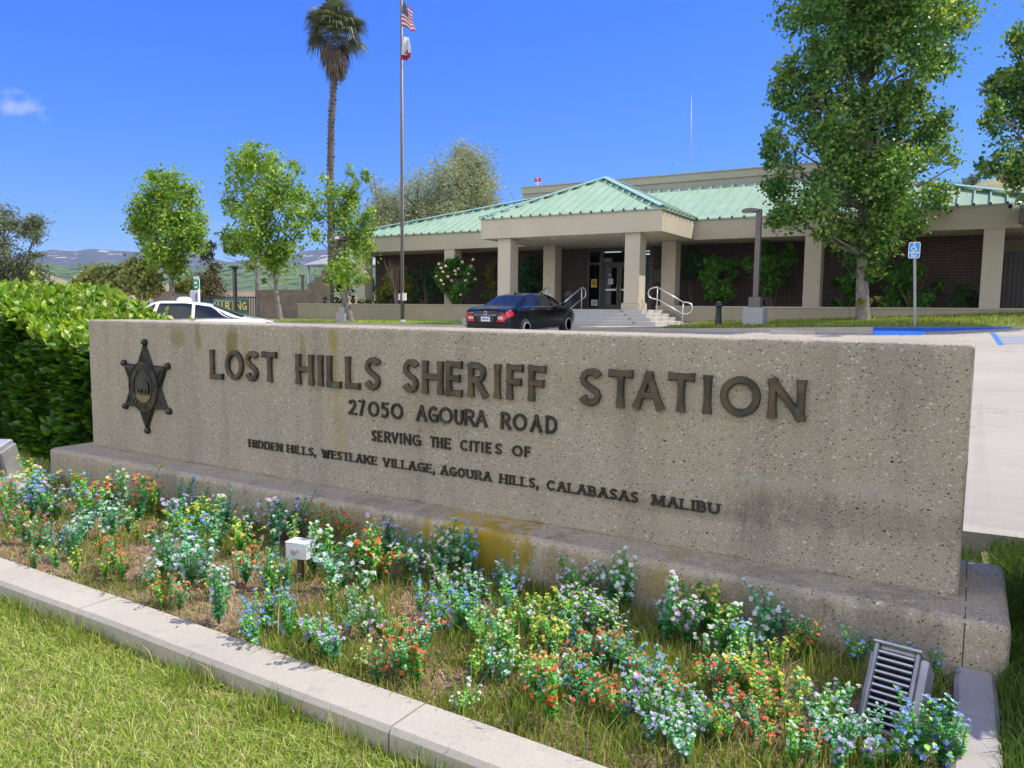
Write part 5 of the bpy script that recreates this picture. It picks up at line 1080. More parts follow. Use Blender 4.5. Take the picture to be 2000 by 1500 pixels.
# ================================================================ foliage tools
def leaf_mesh(C, Nn, S, shape='diamond', fold=.25):
    # C centres (n,3), Nn normals, S sizes -> 6-vertex folded leaf: two quads sharing the midrib
    n = len(C); r = NP.normal(size=(n, 3)); T = np.cross(Nn, r); T /= np.linalg.norm(T, axis=1)[:, None]+1e-9; B = np.cross(Nn, T); S = np.asarray(S)[:, None]
    wdt = {'diamond': .42, 'long': .16, 'round': .5, 'star': .5}[shape]
    a = C-T*S*.5; b = C+T*S*.5; m = C+T*S*.02
    l = m+B*S*wdt+Nn*S*fold*.6; q = m-B*S*wdt+Nn*S*fold*.6
    V = np.stack([a, l, b, q], 1).reshape(-1, 3) if fold == 0 else np.stack([a, l, b, q, m], 1).reshape(-1, 3)
    if fold == 0: i = np.arange(n)*4; F = np.stack([i, i+1, i+2, i+3], 1); k = 4
    else:
        i = np.arange(n)*5; F = np.concatenate([np.stack([i, i+4, i+1], 1), np.stack([i+4, i+2, i+1], 1), np.stack([i, i+3, i+4], 1), np.stack([i+4, i+3, i+2], 1)]); k = 5
    return V, F, k
def foliage(blobs, nclump, nleaf, size, spread=.28, shell=.45, up=.35, outw=.6, droop=0, jitter=.8, shape='diamond', fold=.2, ysq=1, gap=-.10, gapf=1.0):
    # blobs: (x,y,z,rx,ry,rz)
    B = np.array(blobs); vol = (B[:, 3]*B[:, 4]*B[:, 5])**.75; pk = NP.choice(len(B), nclump, p=vol/vol.sum()); b = B[pk]
    d = NP.normal(size=(nclump, 3)); d /= np.linalg.norm(d, axis=1)[:, None]; rr = shell+(1-shell)*NP.rand(nclump)**.6
    cc = b[:, :3]+d*b[:, 3:6]*rr[:, None]; gk = np.array([noise.noise(Vector(q)*gapf) > gap for q in cc]); gk[0] = True; pk, b, d, rr, cc = pk[gk], b[gk], d[gk], rr[gk], cc[gk]; nclump = len(cc); cr = spread*(.6+.8*NP.rand(nclump))*np.minimum(1, b[:, 3:6].min(1)/.8)
    i = np.repeat(np.arange(nclump), nleaf); e = NP.normal(size=(len(i), 3))*.55; P = cc[i]+e*cr[i][:, None]
    if droop: P[:, 2] -= droop*NP.rand(len(i))
    Nn = d[i]*outw+np.array([0, 0, up])+NP.normal(size=(len(i), 3))*jitter; Nn /= np.linalg.norm(Nn, axis=1)[:, None]
    S = size*(.6+.7*NP.rand(len(i))); tone = np.clip(.5+.22*NP.normal(size=nclump)[i]+.16*NP.normal(size=len(i)), 0, 1)
    V, F, k = leaf_mesh(P, Nn, S, shape, fold); return V, F, np.repeat(tone, k)
def px_blobs(lst, px0, D, flat=1.0, depth=.55, ex=1.0):
    out = []
    for q in lst:
        x, y, r = q[:3]; dd = D+rnd.uniform(-1, 1)*depth*(q[3] if len(q) > 3 else 1); p = atD(x, y, dd); s_ = r*dd/FPX*ex; out.append((p[0], p[1], p[2], s_, s_*flat, s_*.95))
    return out
def limb(mb, a, b, r0, r1, wob=.12, n=6):
    a, b = Vector(a), Vector(b); L = (b-a).length; P = []; R_ = []
    for i in range(n+1):
        t = i/n; p = a.lerp(b, t); o = math.sin(t*math.pi)*L*wob; p = p+Vector((rnd.uniform(-1, 1), rnd.uniform(-1, 1), rnd.uniform(-.5, .8)))*o*.35; P.append(p); R_.append(r0+(r1-r0)*t)
    mb.tube(P, R_, 6 if r0 < .06 else 9, cap=False); return P
def tree(name, label, cat, base, fork, blobs, mat, bark, tr=(.2, .12), nclump=600, nleaf=14, size=.16, group=None, trunkpts=None, limbs=None, **kw):
    t = thing(name, base, label, cat, group); mb = MB(); tp = trunkpts or [base, tuple(np.array(base)*.5+np.array(fork)*.5+np.array([rnd.uniform(-.05, .05), 0, 0])), fork]
    tp2 = [tuple(np.array(tp[0])-np.array([0, 0, .15]))]+list(tp); n = len(tp2); rad = [tr[0]*1.25]+[tr[0]+(tr[1]-tr[0])*i/(n-2) for i in range(n-1)]; mb.tube(tp2, rad, 12, cap=False); build('trunk', mb, bark, t)
    mb = MB(); order = sorted(blobs, key=lambda b: b[2]); top = max(order, key=lambda b: b[2]); lead = limb(mb, fork, (top[0], top[1], top[2]), tr[1], .02, .08, 8)
    for b in order:
        i = min(len(lead)-2, max(0, int((b[2]-fork[2])/(max(.1, top[2]-fork[2]))*len(lead)*.62))); s_ = lead[i]; limb(mb, s_, (b[0], b[1], b[2]), tr[1]*.5*(1-i/len(lead)*.6), .012, .15)
        for _ in range(2):
            d = Vector((rnd.gauss(0, 1), rnd.gauss(0, 1), rnd.gauss(.4, .7))).normalized(); limb(mb, (b[0], b[1], b[2]), (b[0]+d.x*b[3]*.8, b[1]+d.y*b[4]*.8, b[2]+d.z*b[5]*.8), .018, .006, .1, 3)
    build('limb', mb, bark, t)
    V, F, T = foliage(blobs, nclump, nleaf, size, **kw); raw('crown', V, F, mat, t, tone=T); return t
m_bark = MT('grey_bark'); f = m_bark.noise(14, 6, .7, stretch=(1, 1, .35)); m_bark.col(m_bark.ramp(f, [(.3, (.10, .085, .07)), (.7, (.30, .27, .23))])); m_bark.set(rough=.95); m_bark.bump(f, .8, .03); m_bark = m_bark.m
m_bark2 = simple('brown_bark', (.14, .10, .07), .95, 0, .35, 8, .4)
m_gum = leafmat('gum_leaf', [(.07, .17, .02), (.15, .29, .03), (.27, .42, .05), (.44, .56, .12)], .42, .48)
m_gumd = leafmat('gum_leaf_deep', [(.035, .11, .03), (.075, .19, .035), (.15, .29, .05), (.38, .46, .13)], .40, .42)
m_olive = leafmat('pepper_leaf', [(.19, .23, .12), (.29, .33, .19), (.40, .42, .27)], .6, .3)
m_euc = leafmat('eucalyptus_leaf', [(.07, .10, .05), (.13, .16, .08), (.21, .23, .12)], .6, .25)
m_bushy = leafmat('coastal_bush_leaf', [(.14, .19, .045), (.28, .32, .08), (.48, .45, .15)], .6, .25)
m_shrub = leafmat('planter_shrub_leaf', [(.03, .11, .015), (.07, .20, .025), (.15, .33, .05)], .45, .35)
m_ylsh = leafmat('yellow_shrub_leaf', [(.08, .13, .015), (.18, .22, .025), (.30, .28, .05)], .5, .35)
m_dksh = leafmat('dark_shrub_leaf', [(.02, .06, .018), (.035, .10, .03), (.06, .15, .04)], .5, .3)

# big sweetgum right
Yt = 28.6; b0 = atY(1686, 617, Yt); D0 = proj((b0[0], Yt, 1.4))[2]; base = (b0[0], Yt, strip(b0[0], Yt)); f0 = atD(1685, 500, D0)
BL = [(1560, 20, 50), (1620, 60, 70), (1700, 40, 80), (1790, 40, 80), (1860, 25, 52), (1838, 110, 48), (1590, 125, 52), (1660, 140, 70), (1750, 130, 70), (1540, 185, 40), (1535, 130, 25), (1610, 220, 70), (1700, 230, 80), (1775, 200, 45), (1527, 270, 36), (1600, 310, 70), (1690, 320, 80), (1780, 280, 60), (1838, 300, 42), (1872, 322, 20), (1825, 240, 35), (1760, 360, 70), (1825, 385, 38), (1525, 370, 34), (1590, 400, 55), (1530, 425, 28), (1680, 410, 70), (1770, 425, 42), (1610, 455, 26), (1690, 485, 48), (1697, 525, 24), (1648, 465, 28), (1508, 235, 18), (1512, 320, 18), (1500, 300, 14), (1720, -60, 130), (1620, -50, 80), (1820, -60, 90), (1720, -190, 110), (1725, 455, 40), (1688, 535, 14)]
tree('sweetgum_tree', 'large sweetgum tree with dense green crown on the bank left of the blue parking sign', 'tree', base, tuple(f0), px_blobs(BL, 0, D0, 1.1, 1.6, .95), m_gumd, m_bark, (.24, .17), 7600, 16, .14, 'sweetgum trees', gap=-.10, gapf=.9, spread=.32, shell=.35, up=.25, outw=.7, jitter=.75)
sp_ = thing('sapling_shoots', (base[0]+.1, Yt-.4, base[2]), 'young leafy shoots sprouting at the foot of the large sweetgum', 'plant'); V, F, T = foliage([(base[0]-.42, Yt-.35, base[2]+.35, .16, .16, .35), (base[0]+.38, Yt-.3, base[2]+.75, .2, .2, .14), (base[0]-.1, Yt-.45, base[2]+.7, .2, .1, .14), (base[0]+.3, Yt-.35, base[2]+.1, .35, .2, .1)], 34, 10, .13, spread=.14); raw('foliage', V, F, m_ylsh, sp_, tone=T)
mb = MB(); mb.tube([(base[0]-.36, Yt-.3, base[2]-.05), (base[0]-.42, Yt-.35, base[2]+.6)], [.012, .005], 5); mb.tube([(base[0]+.2, Yt-.2, base[2]+.5), (base[0]+.4, Yt-.3, base[2]+.8)], [.01, .005], 5); build('stem', mb, m_bark2, sp_)
# right edge sweetgum
Dr = 22.5; BL = [(1985, 72, 22), (1998, 92, 22), (1948, 165, 26), (1975, 150, 28), (1990, 215, 55), (1955, 235, 34), (1938, 210, 20), (1980, 305, 46), (1946, 280, 26), (1922, 332, 20), (1955, 350, 24), (1990, 355, 26), (2060, 60, 60), (2060, 170, 80), (2070, 300, 80), (2120, 120, 90), (2140, 240, 90), (2040, 380, 40), (2130, 360, 70)]
b1 = atD(2080, 600, Dr); tree('sweetgum_tree', 'sweetgum tree cut off by the right edge of the photo', 'tree', (b1[0], b1[1], 1.45), tuple(atD(2078, 420, Dr)), px_blobs(BL, 0, Dr, 1.1, 1.3, 1.0), m_gumd, m_bark, (.2, .14), 2300, 16, .13, 'sweetgum trees', spread=.3, shell=.35, up=.25, outw=.7, jitter=.75)
# left sweetgums
def px_tree(label, bx, by, fx, fy, D, BL, mat, zb, **kw):
    b = atD(bx, by, D); f = atD(fx, fy, D); return tree('sweetgum_tree', label, 'tree', (b[0], b[1], zb), tuple(f), px_blobs(BL, 0, D, 1.05, kw.pop('depth', 1.0)), mat, kw.pop('bark', m_bark), group='sweetgum trees', **kw)
px_tree('rounded bright green sweetgum with a single trunk above the hedge, leftmost of the young ones', 335, 610, 335, 545, 46, [(318, 345, 24), (300, 375, 34), (345, 365, 36), (365, 395, 28), (318, 415, 52), (278, 447, 30), (262, 435, 16), (355, 435, 45), (330, 485, 50), (375, 470, 30), (338, 520, 26), (395, 480, 16), (385, 440, 18), (290, 410, 30), (300, 480, 25), (334, 545, 10), (300, 345, 14)], m_gum, .7, tr=(.17, .12), nclump=1900, nleaf=12, size=.19, spread=.36, shell=.3, outw=.8, up=.5, jitter=.55)
px_tree('tall yellow-green sweetgum with two leaning stems between the round tree and the palm', 548, 628, 540, 575, 39.5, [(497, 292, 16), (505, 310, 28), (475, 325, 32), (532, 325, 28), (578, 318, 14), (585, 330, 12), (490, 375, 44), (545, 365, 44), (585, 380, 20), (455, 400, 20), (500, 435, 48), (560, 425, 42), (447, 460, 18), (520, 485, 42), (572, 480, 30), (545, 530, 32), (562, 562, 14), (470, 430, 30), (595, 420, 14), (520, 550, 12), (480, 300, 12)], m_gum, .85, tr=(.15, .11), nclump=1900, nleaf=12, size=.165, gap=-.02, gapf=1.1, spread=.36, shell=.3, outw=.8, up=.5, jitter=.55)
px_tree('small open sweetgum with bare dark limbs behind the tall yellow-green one', 505, 590, 503, 555, 47, [(452, 485, 16), (470, 470, 22), (445, 505, 14), (480, 495, 18), (500, 470, 22), (465, 520, 10), (437, 470, 10), (490, 520, 10)], m_gum, .8, tr=(.2, .14), nclump=330, nleaf=12, size=.19, spread=.3, shell=.3, outw=.7)
px_tree('thin-crowned sweetgum with pale leaning trunk beside the twin lamp post', 686, 630, 674, 575, 36.3, [(640, 335, 14), (632, 355, 16), (680, 335, 16), (715, 345, 12), (725, 360, 10), (650, 385, 32), (695, 385, 26), (670, 430, 38), (622, 425, 18), (712, 440, 26), (728, 420, 14), (640, 470, 28), (690, 480, 36), (672, 525, 36), (705, 545, 16), (655, 510, 20), (610, 400, 12), (615, 460, 14), (720, 480, 12), (640, 545, 12), (700, 360, 14)], m_gum, .9, tr=(.15, .11), nclump=900, nleaf=11, size=.155, gap=-.02, gapf=1.2, spread=.38, shell=.2, outw=.7, up=.5, jitter=.6)
# grey pepper trees behind the building
def far_tree(name, label, cat, bx, D, zb, fy, BL, mat, group=None, **kw):
    b = atD(bx, 590, D); tree(name, label, cat, (b[0], b[1], zb), tuple(atD(bx, fy, D)), px_blobs(BL, 0, D, 1.1, kw.pop('depth', 2.0)), mat, m_bark2, group=group, **kw)
far_tree('pepper_tree', 'large grey-green weeping pepper tree behind the left wing roof', 'tree', 905, 58, 1, 430, [(870, 335, 40), (905, 305, 34), (935, 320, 28), (900, 285, 14), (945, 355, 30), (905, 360, 42), (860, 385, 40), (930, 400, 42), (890, 415, 40), (960, 385, 16), (955, 345, 14)], m_olive, 'pepper trees', tr=(.35, .22), nclump=1700, nleaf=16, size=.26, spread=.75, shell=.25, droop=1.1, shape='long', outw=.3, up=.1, fold=0, jitter=1)
far_tree('pepper_tree', 'smaller grey-green pepper tree between the flagpole and the larger one', 'tree', 810, 57, 1, 440, [(815, 355, 22), (785, 380, 24), (830, 385, 34), (800, 410, 36), (835, 425, 30), (775, 420, 22), (820, 345, 12)], m_olive, 'pepper trees', tr=(.28, .16), nclump=900, nleaf=16, size=.25, spread=.7, shell=.25, droop=.9, shape='long', outw=.3, up=.1, fold=0, jitter=1)
far_tree('pepper_tree', 'sparse grey-green pepper tree directly left of the flagpole behind the young sweetgum', 'tree', 745, 56, 1, 450, [(745, 350, 12), (742, 380, 22), (752, 405, 24), (735, 420, 22), (760, 430, 22), (730, 350, 8)], m_olive, 'pepper trees', tr=(.22, .12), nclump=480, nleaf=14, size=.25, spread=.7, shell=.2, droop=.9, shape='long', outw=.3, up=.1, fold=0, jitter=1)
# far left eucalyptus and bushes
far_tree('eucalyptus_tree', 'dark airy eucalyptus at the left edge with tall bare stems', 'tree', 8, 62, .5, 520, [(10, 415, 22), (5, 445, 22), (25, 440, 14), (12, 480, 16), (-20, 430, 30), (-30, 480, 30), (20, 500, 16), (5, 525, 34), (-30, 540, 40)], m_euc, 'eucalyptus trees', tr=(.3, .16), nclump=640, nleaf=14, size=.34, spread=.7, shell=.2, outw=.4, shape='long', fold=0)
far_tree('eucalyptus_tree', 'slimmer dark eucalyptus beside the one at the left edge', 'tree', 52, 63, .5, 520, [(60, 445, 20), (72, 435, 12), (42, 455, 14), (68, 470, 14), (55, 500, 14), (75, 495, 10), (50, 535, 26), (78, 540, 16), (82, 450, 6)], m_euc, 'eucalyptus trees', tr=(.22, .12), nclump=420, nleaf=14, size=.32, spread=.6, shell=.2, outw=.4, shape='long', fold=0)
def bush(name, label, cat, BL, D, mat, group=None, n=260, nl_=14, size=.2, zb=.6, flat=1, **kw):
    bl = px_blobs(BL, 0, D, flat, kw.pop('depth', .5)); cx = sum(b[0] for b in bl)/len(bl); cy = sum(b[1] for b in bl)/len(bl); t = thing(name, (cx, cy, zb), label, cat, group)
    mb = MB(); 
    for b in bl: limb(mb, (cx+rnd.uniform(-.1, .1), cy, zb-.05), (b[0], b[1], b[2]), kw.get('sr', .035), .01, .1, 5)
    kw.pop('sr', None); build('stems', mb, m_bark2, t); V, F, T = foliage(bl, n, nl_, size, **kw); raw('foliage', V, F, mat, t, tone=T); return t
bush('round_bush', 'olive coastal bush with rounded yellow-tipped crown left of the round green tree', 'bush', [(272, 535, 26), (285, 555, 24), (255, 550, 22), (262, 525, 14), (295, 540, 16)], 46, m_bushy, 'coastal bushes', 420, 14, .26, spread=.4, outw=.8)
bush('round_bush', 'lower olive coastal bush at the left of the two', 'bush', [(180, 555, 26), (205, 545, 26), (160, 560, 16), (225, 550, 24), (195, 535, 12)], 47, m_bushy, 'coastal bushes', 420, 14, .26, spread=.4, outw=.8)
bush('dry_bush', 'dry brown upright bush behind the green street sign', 'bush', [(405, 500, 12), (412, 525, 16), (405, 555, 20), (420, 570, 18), (410, 480, 8)], 50, leafmat('dry_bush_leaf', [(.12, .09, .05), (.18, .15, .08), (.24, .22, .10)], .7, .2), None, 330, 14, .26, spread=.5, shape='long', fold=0)
bush('dry_bush', 'yellow-green feathery bush above the brown wall', 'bush', [(365, 560, 16), (375, 550, 12), (355, 565, 12), (385, 565, 12)], 48, m_ylsh, None, 200, 14, .22, spread=.4, shape='long', fold=0)
# planter shrubs
def shrub(label, BL, Y, mat, n, size, **kw):
    D = proj((atY(BL[0][0], BL[0][1], Y)[0], Y, 2))[2]; return bush(kw.pop('name', 'planter_shrub'), label, 'shrub', BL, D, mat, 'shrubs in the planters', int(n*1.7), kw.pop('nl_', 14), size, 1.69, kw.pop('flat', .8), depth=.3, **kw)
shrub('yellow-green shrub left of the flagpole base in the left planter', [(768, 545, 18), (785, 530, 12), (760, 565, 22), (790, 555, 18), (745, 575, 14), (800, 580, 10), (772, 525, 8)], 32.6, m_ylsh, 230, .12, spread=.2)
shrub('dark low shrub against the leftmost brick wall', [(722, 550, 10), (735, 545, 10), (728, 562, 10), (745, 555, 10)], 32.7, m_shrub, 90, .11, spread=.18)
shrub('deep green shrub with small pale flowers right of the flagpole', [(832, 520, 18), (845, 545, 24), (835, 570, 24), (822, 505, 8), (850, 575, 18), (815, 580, 12), (808, 540, 12)], 33.2, m_dksh, 300, .12, spread=.22)
shrub('tall yellow-green shrub left of the first porch column', [(957, 520, 9), (952, 540, 11), (960, 555, 12), (945, 575, 10), (964, 515, 6), (965, 578, 10)], 33.2, m_ylsh, 130, .11, spread=.16)
shrub('dark shrub between the porch column and the next column', [(1030, 530, 20), (1045, 555, 24), (1020, 565, 20), (1038, 510, 10), (1050, 585, 14)], 33.4, m_dksh, 240, .12, spread=.22)
shrub('tall dark shrub right of the entrance against the brick', [(1352, 500, 16), (1345, 530, 18), (1368, 520, 18), (1358, 490, 10), (1345, 555, 12)], 33.6, m_dksh, 220, .12, spread=.22)
shrub('dense bright green rounded shrub right of the entrance', [(1395, 520, 20), (1420, 530, 20), (1400, 548, 24), (1380, 540, 16), (1412, 570, 20), (1390, 572, 16), (1430, 515, 12)], 32.7, m_shrub, 420, .13, spread=.22)
shrub('broad bright shrub with a crooked thin trunk behind the right lamp post', [(1500, 490, 22), (1525, 485, 20), (1490, 520, 26), (1520, 515, 28), (1510, 545, 20), (1465, 515, 14), (1545, 500, 14), (1515, 475, 10), (1500, 565, 12)], 33, m_shrub, 480, .13, spread=.24)
shrub('low dark green shrub left of the sweetgum trunk', [(1640, 560, 22), (1625, 572, 16), (1660, 575, 20), (1645, 590, 18), (1670, 555, 14)], 32.8, m_shrub, 300, .12, spread=.22)
shrub('largest spreading shrub behind the blue parking sign', [(1745, 545, 24), (1775, 535, 26), (1805, 545, 22), (1760, 572, 30), (1800, 575, 28), (1830, 560, 14), (1740, 590, 20), (1785, 592, 24)], 32.9, m_shrub, 640, .12, spread=.24)
shrub('small olive shrub left of the last column at the right', [(1880, 572, 16), (1895, 582, 16), (1870, 590, 14), (1885, 560, 8), (1900, 592, 12)], 32.8, m_dksh, 200, .10, spread=.18)
shrub('low weedy plants along the left planter coping', [(705, 590, 7), (720, 592, 7), (690, 588, 6), (735, 592, 6), (752, 593, 5)], 31.6, m_ylsh, 60, .09, spread=.15)
shrub('mound of shrubs over the far left end of the planter', [(668, 560, 14), (660, 580, 16), (690, 575, 10), (640, 585, 10)], 33, m_dksh, 170, .13, spread=.22)
rs = shrub('rose bush with pink and cream blooms beside the left wing column', [(875, 520, 14), (868, 530, 18), (890, 522, 20), (905, 540, 22), (885, 550, 20), (915, 528, 12), (860, 545, 12), (898, 565, 18), (920, 550, 12), (888, 580, 14), (875, 560, 16)], 31.5, m_shrub, 900, .11, spread=.22, name='rose_bush')
D = proj((atY(885, 530, 31.5)[0], 31.5, 2))[2]
m_pink = simple('rose_petal', (.80, .55, .45), .6, 0, .15, 3)
def bloom(mb, c, r):
    for k in range(9):
        a = rnd.uniform(0, 6.28); e = rnd.uniform(-.3, 1.2); d = Vector((math.cos(a)*math.cos(e), math.sin(a)*math.cos(e), math.sin(e))); u = d.cross(Vector((.3, .2, 1))).normalized(); v = d.cross(u); p = Vector(c)+d*r*.5
        k0 = len(mb.v); mb.v += [tuple(p+u*r*.6), tuple(p+v*r*.6+d*r*.2), tuple(p-u*r*.6), tuple(p-v*r*.6)]; mb.face((k0, k0+1, k0+2, k0+3))
for (x, y) in ((857, 515), (861, 524), (865, 531), (853, 540), (861, 548), (889, 529), (890, 536), (870, 520), (882, 548), (903, 512), (920, 520), (924, 507), (915, 535), (895, 525), (875, 540), (910, 548), (928, 545), (866, 556), (900, 575)): mb = MB(); bloom(mb, atD(x, y, D-.75), .10); build('bloom', mb, m_pink, rs)
# bare twig shrub
a = atY(775, 590, 32.3); t = thing('bare_twig_shrub', (a[0], 32.3, 1.69), 'leafless pale twiggy shrub standing above the yellow-green shrub', 'shrub'); mb = MB()
for k in range(26): e_ = atY(748+rnd.random()*34, 503+rnd.random()*30, 32.3+rnd.uniform(-.3, .3)); limb(mb, (a[0]+rnd.uniform(-.1, .1), 32.3, 1.69), e_, .014, .006, .1, 5)
build('twigs', mb, simple('pale_twig', (.34, .24, .19), .8), t)
# planter small white flowers
# ================================================================ palm
Dp = 50; zb = 1.0; b = atD(648, 600, Dp); t = thing('fan_palm', (b[0], b[1], zb), 'tall fan palm with shaggy dead skirt towering above the young trees', 'palm tree')
P = [atD(x, y, Dp) for x, y in ((646, 640), (647, 500), (645, 350), (647, 250), (652, 160), (656, 120))]; P[0][2] = zb-.2; mb = MB(); N_ = 60; pts = []; 
for i in range(N_+1):
    s_ = i/N_*(len(P)-1); k = min(int(s_), len(P)-2); pts.append(P[k]+(P[k+1]-P[k])*(s_-k))
mb.tube(pts, [.23-.05*i/N_+(.02 if i % 2 else 0) for i in range(N_+1)], 12); 
for i in range(420):
    k = rnd.randrange(2, N_-1); a = rnd.uniform(0, 6.28); c = Vector(pts[k])+Vector((math.cos(a), math.sin(a), 0))*(.20-.04*k/N_); d = Vector((math.cos(a), math.sin(a), 1.1)); mb.beam(c, c+d*rnd.uniform(.06, .13), .09, .03)
build('trunk', mb, simple('palm_fibre', (.11, .09, .075), .95, 0, .4, 10, .5), t)
m_frond = leafmat('palm_frond', [(.05, .07, .035), (.10, .12, .06), (.20, .21, .11)], .45, .2); m_dead = leafmat('palm_dead_frond', [(.09, .07, .055), (.17, .13, .10), (.27, .21, .16)], .8, .15)
def fan(o, d, L, R_, seg, V, F, T, droopk=.3, tone=.5, width=.055):
    d = Vector(d).normalized(); side = d.cross(Vector((0, 0, 1))).normalized(); up = side.cross(d); c = Vector(o)+d*L; c.z -= .10*L*L*droopk
    def q(a, b, w0, w1, nrm):
        s_ = (b-a).cross(nrm).normalized(); k = len(V); V.extend([tuple(a-s_*w0), tuple(a+s_*w0), tuple(b+s_*w1), tuple(b-s_*w1)]); F.append((k, k+1, k+2, k+3)); T.extend([tone]*4)
    q(Vector(o), c, .03, .02, up)
    for i in range(seg):
        a = math.radians(-100+200*i/(seg-1)); dd = (d*math.cos(a)+side*math.sin(a)); m_ = c+dd*R_*.6+up*.06; e = c+dd*R_*rnd.uniform(.85, 1.1); e.z -= R_*rnd.uniform(.15, .75)*droopk*2; q(c, m_, .02, width, up); q(m_, e, width, .008, up)
V, F, T = [], [], []; hub = Vector(atD(655, 62, Dp))
for i in range(92):
    a = rnd.uniform(0, 6.28); el = rnd.uniform(-.45, 1.35); o_ = hub+Vector((rnd.uniform(-.15, .15), rnd.uniform(-.15, .15), rnd.uniform(-.5, .35))); fan(o_, (math.cos(a)*math.cos(el), math.sin(a)*math.cos(el), math.sin(el)), rnd.uniform(.9, 1.5), rnd.uniform(.75, 1.1), 17, V, F, T, rnd.uniform(.1, .6), rnd.random(), .036)
raw('fronds', V, F, m_frond, t, tone=T)
V, F, T = [], [], []
for i in range(80):
    a = rnd.uniform(0, 6.28); k = rnd.random(); el = -.5-.9*k; o_ = Vector(atD(655, 84+38*k, Dp))+Vector((math.cos(a), math.sin(a), 0))*.15; fan(o_, (math.cos(a)*math.cos(el), math.sin(a)*math.cos(el), math.sin(el)), rnd.uniform(.25, .6)*(1-.5*k), rnd.uniform(.45, .7), 12, V, F, T, 1.1, rnd.random(), .045)
raw('dead_skirt', V, F, m_dead, t, tone=T)

# ================================================================ hedge on the left (broad glossy leaves)
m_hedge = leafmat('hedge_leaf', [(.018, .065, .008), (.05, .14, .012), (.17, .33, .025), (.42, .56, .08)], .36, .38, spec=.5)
def hedge(label, boxes, n, size, z_top, name='clipped_hedge', mat=m_hedge, jit=.05):
    # boxes: (x0,x1,y0,y1,z0,ztopfn)
    C = []; Nn = []; TN = []
    for (x0, x1, y0, y1, z0, zt) in boxes:
        m_ = int(n*(x1-x0)*( (y1-y0)+2*(1.2))/20); 
        for _ in range(m_):
            u = NP.rand(); x = NP.uniform(x0, x1); H = zt(x); ar = [(y1-y0), (H-z0)*1.1, (H-z0)*.6, (y1-y0)*(H-z0)/(x1-x0)*1.2]; k = NP.choice(4, p=np.array(ar)/sum(ar)); dpt = abs(NP.normal())*.09
            if k == 0: p = (x, NP.uniform(y0, y1), H-.05-dpt+nz(x*3, 1, 1, .07)); nn = (0, 0, 1)
            elif k == 1: z = NP.uniform(z0, H); p = (x, y0+dpt+nz(x*2.5, z*2.5, 1, .16)+max(0, (z-H+.28))**2*2.6, z); nn = (0, -1, .25)
            elif k == 2: z = NP.uniform(z0, H); p = (x, y1-dpt, z); nn = (0, 1, .2)
            else: sd = NP.rand() < .5; H = zt(x0 if sd else x1); z = NP.uniform(z0, H); p = (x0+dpt if sd else x1-dpt, NP.uniform(y0, y1), z); nn = (-1 if sd else 1, 0, .2)
            # a sprig of leaves round p
            for q in range(5):
                a = NP.uniform(0, 6.28); d = np.array(nn, float)+np.array([math.cos(a), math.sin(a), NP.uniform(-.3, .9)])*.8; d /= np.linalg.norm(d); C.append(np.array(p)+d*size*.5+NP.normal(size=3)*.015); Nn.append(d); TN.append(np.clip(NP.normal(.72 if (k == 0 or p[2] > H-.16) else .26, .2), 0, 1))  # leaves below the top toned darker: older growth, plus shade painted into the tone
    C = np.array(C); D_ = np.array(Nn); n_ = len(C)
    # leaf axis along d, blade normal perpendicular & facing up-ish
    r = NP.normal(size=(n_, 3))*.6+np.array([0, -.2, 1.]); B = np.cross(D_, r); B /= np.linalg.norm(B, axis=1)[:, None]; N2 = np.cross(B, D_); S = (size*(.6+.65*NP.rand(n_)))[:, None]
    a = C-D_*S*.5; b = C+D_*S*.5-N2*S*.08; m1 = C-D_*S*.10; m2 = C+D_*S*.22; w1, w2 = S*.19, S*.17; up_ = N2*S*.06
    V = np.stack([a, m1+B*w1+up_, m2+B*w2+up_, b, m2-B*w2+up_, m1-B*w1+up_, m1, m2], 1).reshape(-1, 3); i = np.arange(n_)*8
    F = np.concatenate([np.stack([i, i+6, i+1, i+1], 1), np.stack([i+6, i+7, i+2, i+1], 1), np.stack([i+7, i+3, i+2, i+2], 1), np.stack([i, i+5, i+6, i+6], 1), np.stack([i+5, i+4, i+7, i+6], 1), np.stack([i+4, i+3, i+7, i+7], 1)])
    quads = F[F[:, 2] != F[:, 3]]; tris = F[F[:, 2] == F[:, 3]]
    # use triangles everywhere for one uniform mesh
    TT = np.concatenate([tris[:, :3], quads[:, [0, 1, 2]], quads[:, [0, 2, 3]]])
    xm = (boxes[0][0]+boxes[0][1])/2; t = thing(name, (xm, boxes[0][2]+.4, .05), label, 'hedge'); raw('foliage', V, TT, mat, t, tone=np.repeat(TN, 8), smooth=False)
    mb = MB()
    for (x0, x1, y0, y1, z0, zt) in boxes:
        for _ in range(int((x1-x0)*7)): x = rnd.uniform(x0+.15, x1-.15); y = rnd.uniform(y0+.2, y1-.15); limb(mb, (x, y, z0-.1), (x+rnd.uniform(-.2, .2), y+rnd.uniform(-.15, .15), zt(x)-.15), .022, .008, .06, 5)
    build('branches', mb, m_bark2, t)
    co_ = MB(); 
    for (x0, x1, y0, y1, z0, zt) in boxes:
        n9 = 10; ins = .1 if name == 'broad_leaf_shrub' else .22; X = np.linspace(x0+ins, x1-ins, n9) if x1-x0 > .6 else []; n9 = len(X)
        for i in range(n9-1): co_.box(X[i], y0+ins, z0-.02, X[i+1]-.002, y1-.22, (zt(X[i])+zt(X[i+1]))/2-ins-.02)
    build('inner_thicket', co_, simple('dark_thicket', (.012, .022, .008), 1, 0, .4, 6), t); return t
hz_ = lambda x: float(np.interp(x, [-13, -9.6, -8.8, -8.0, -7.4, -6.6], [1.75, 1.74, 1.71, 1.58, 1.36, 1.24]))+nz(x, 2, 1.7, .11)+nz(x, 6, 5, .04)
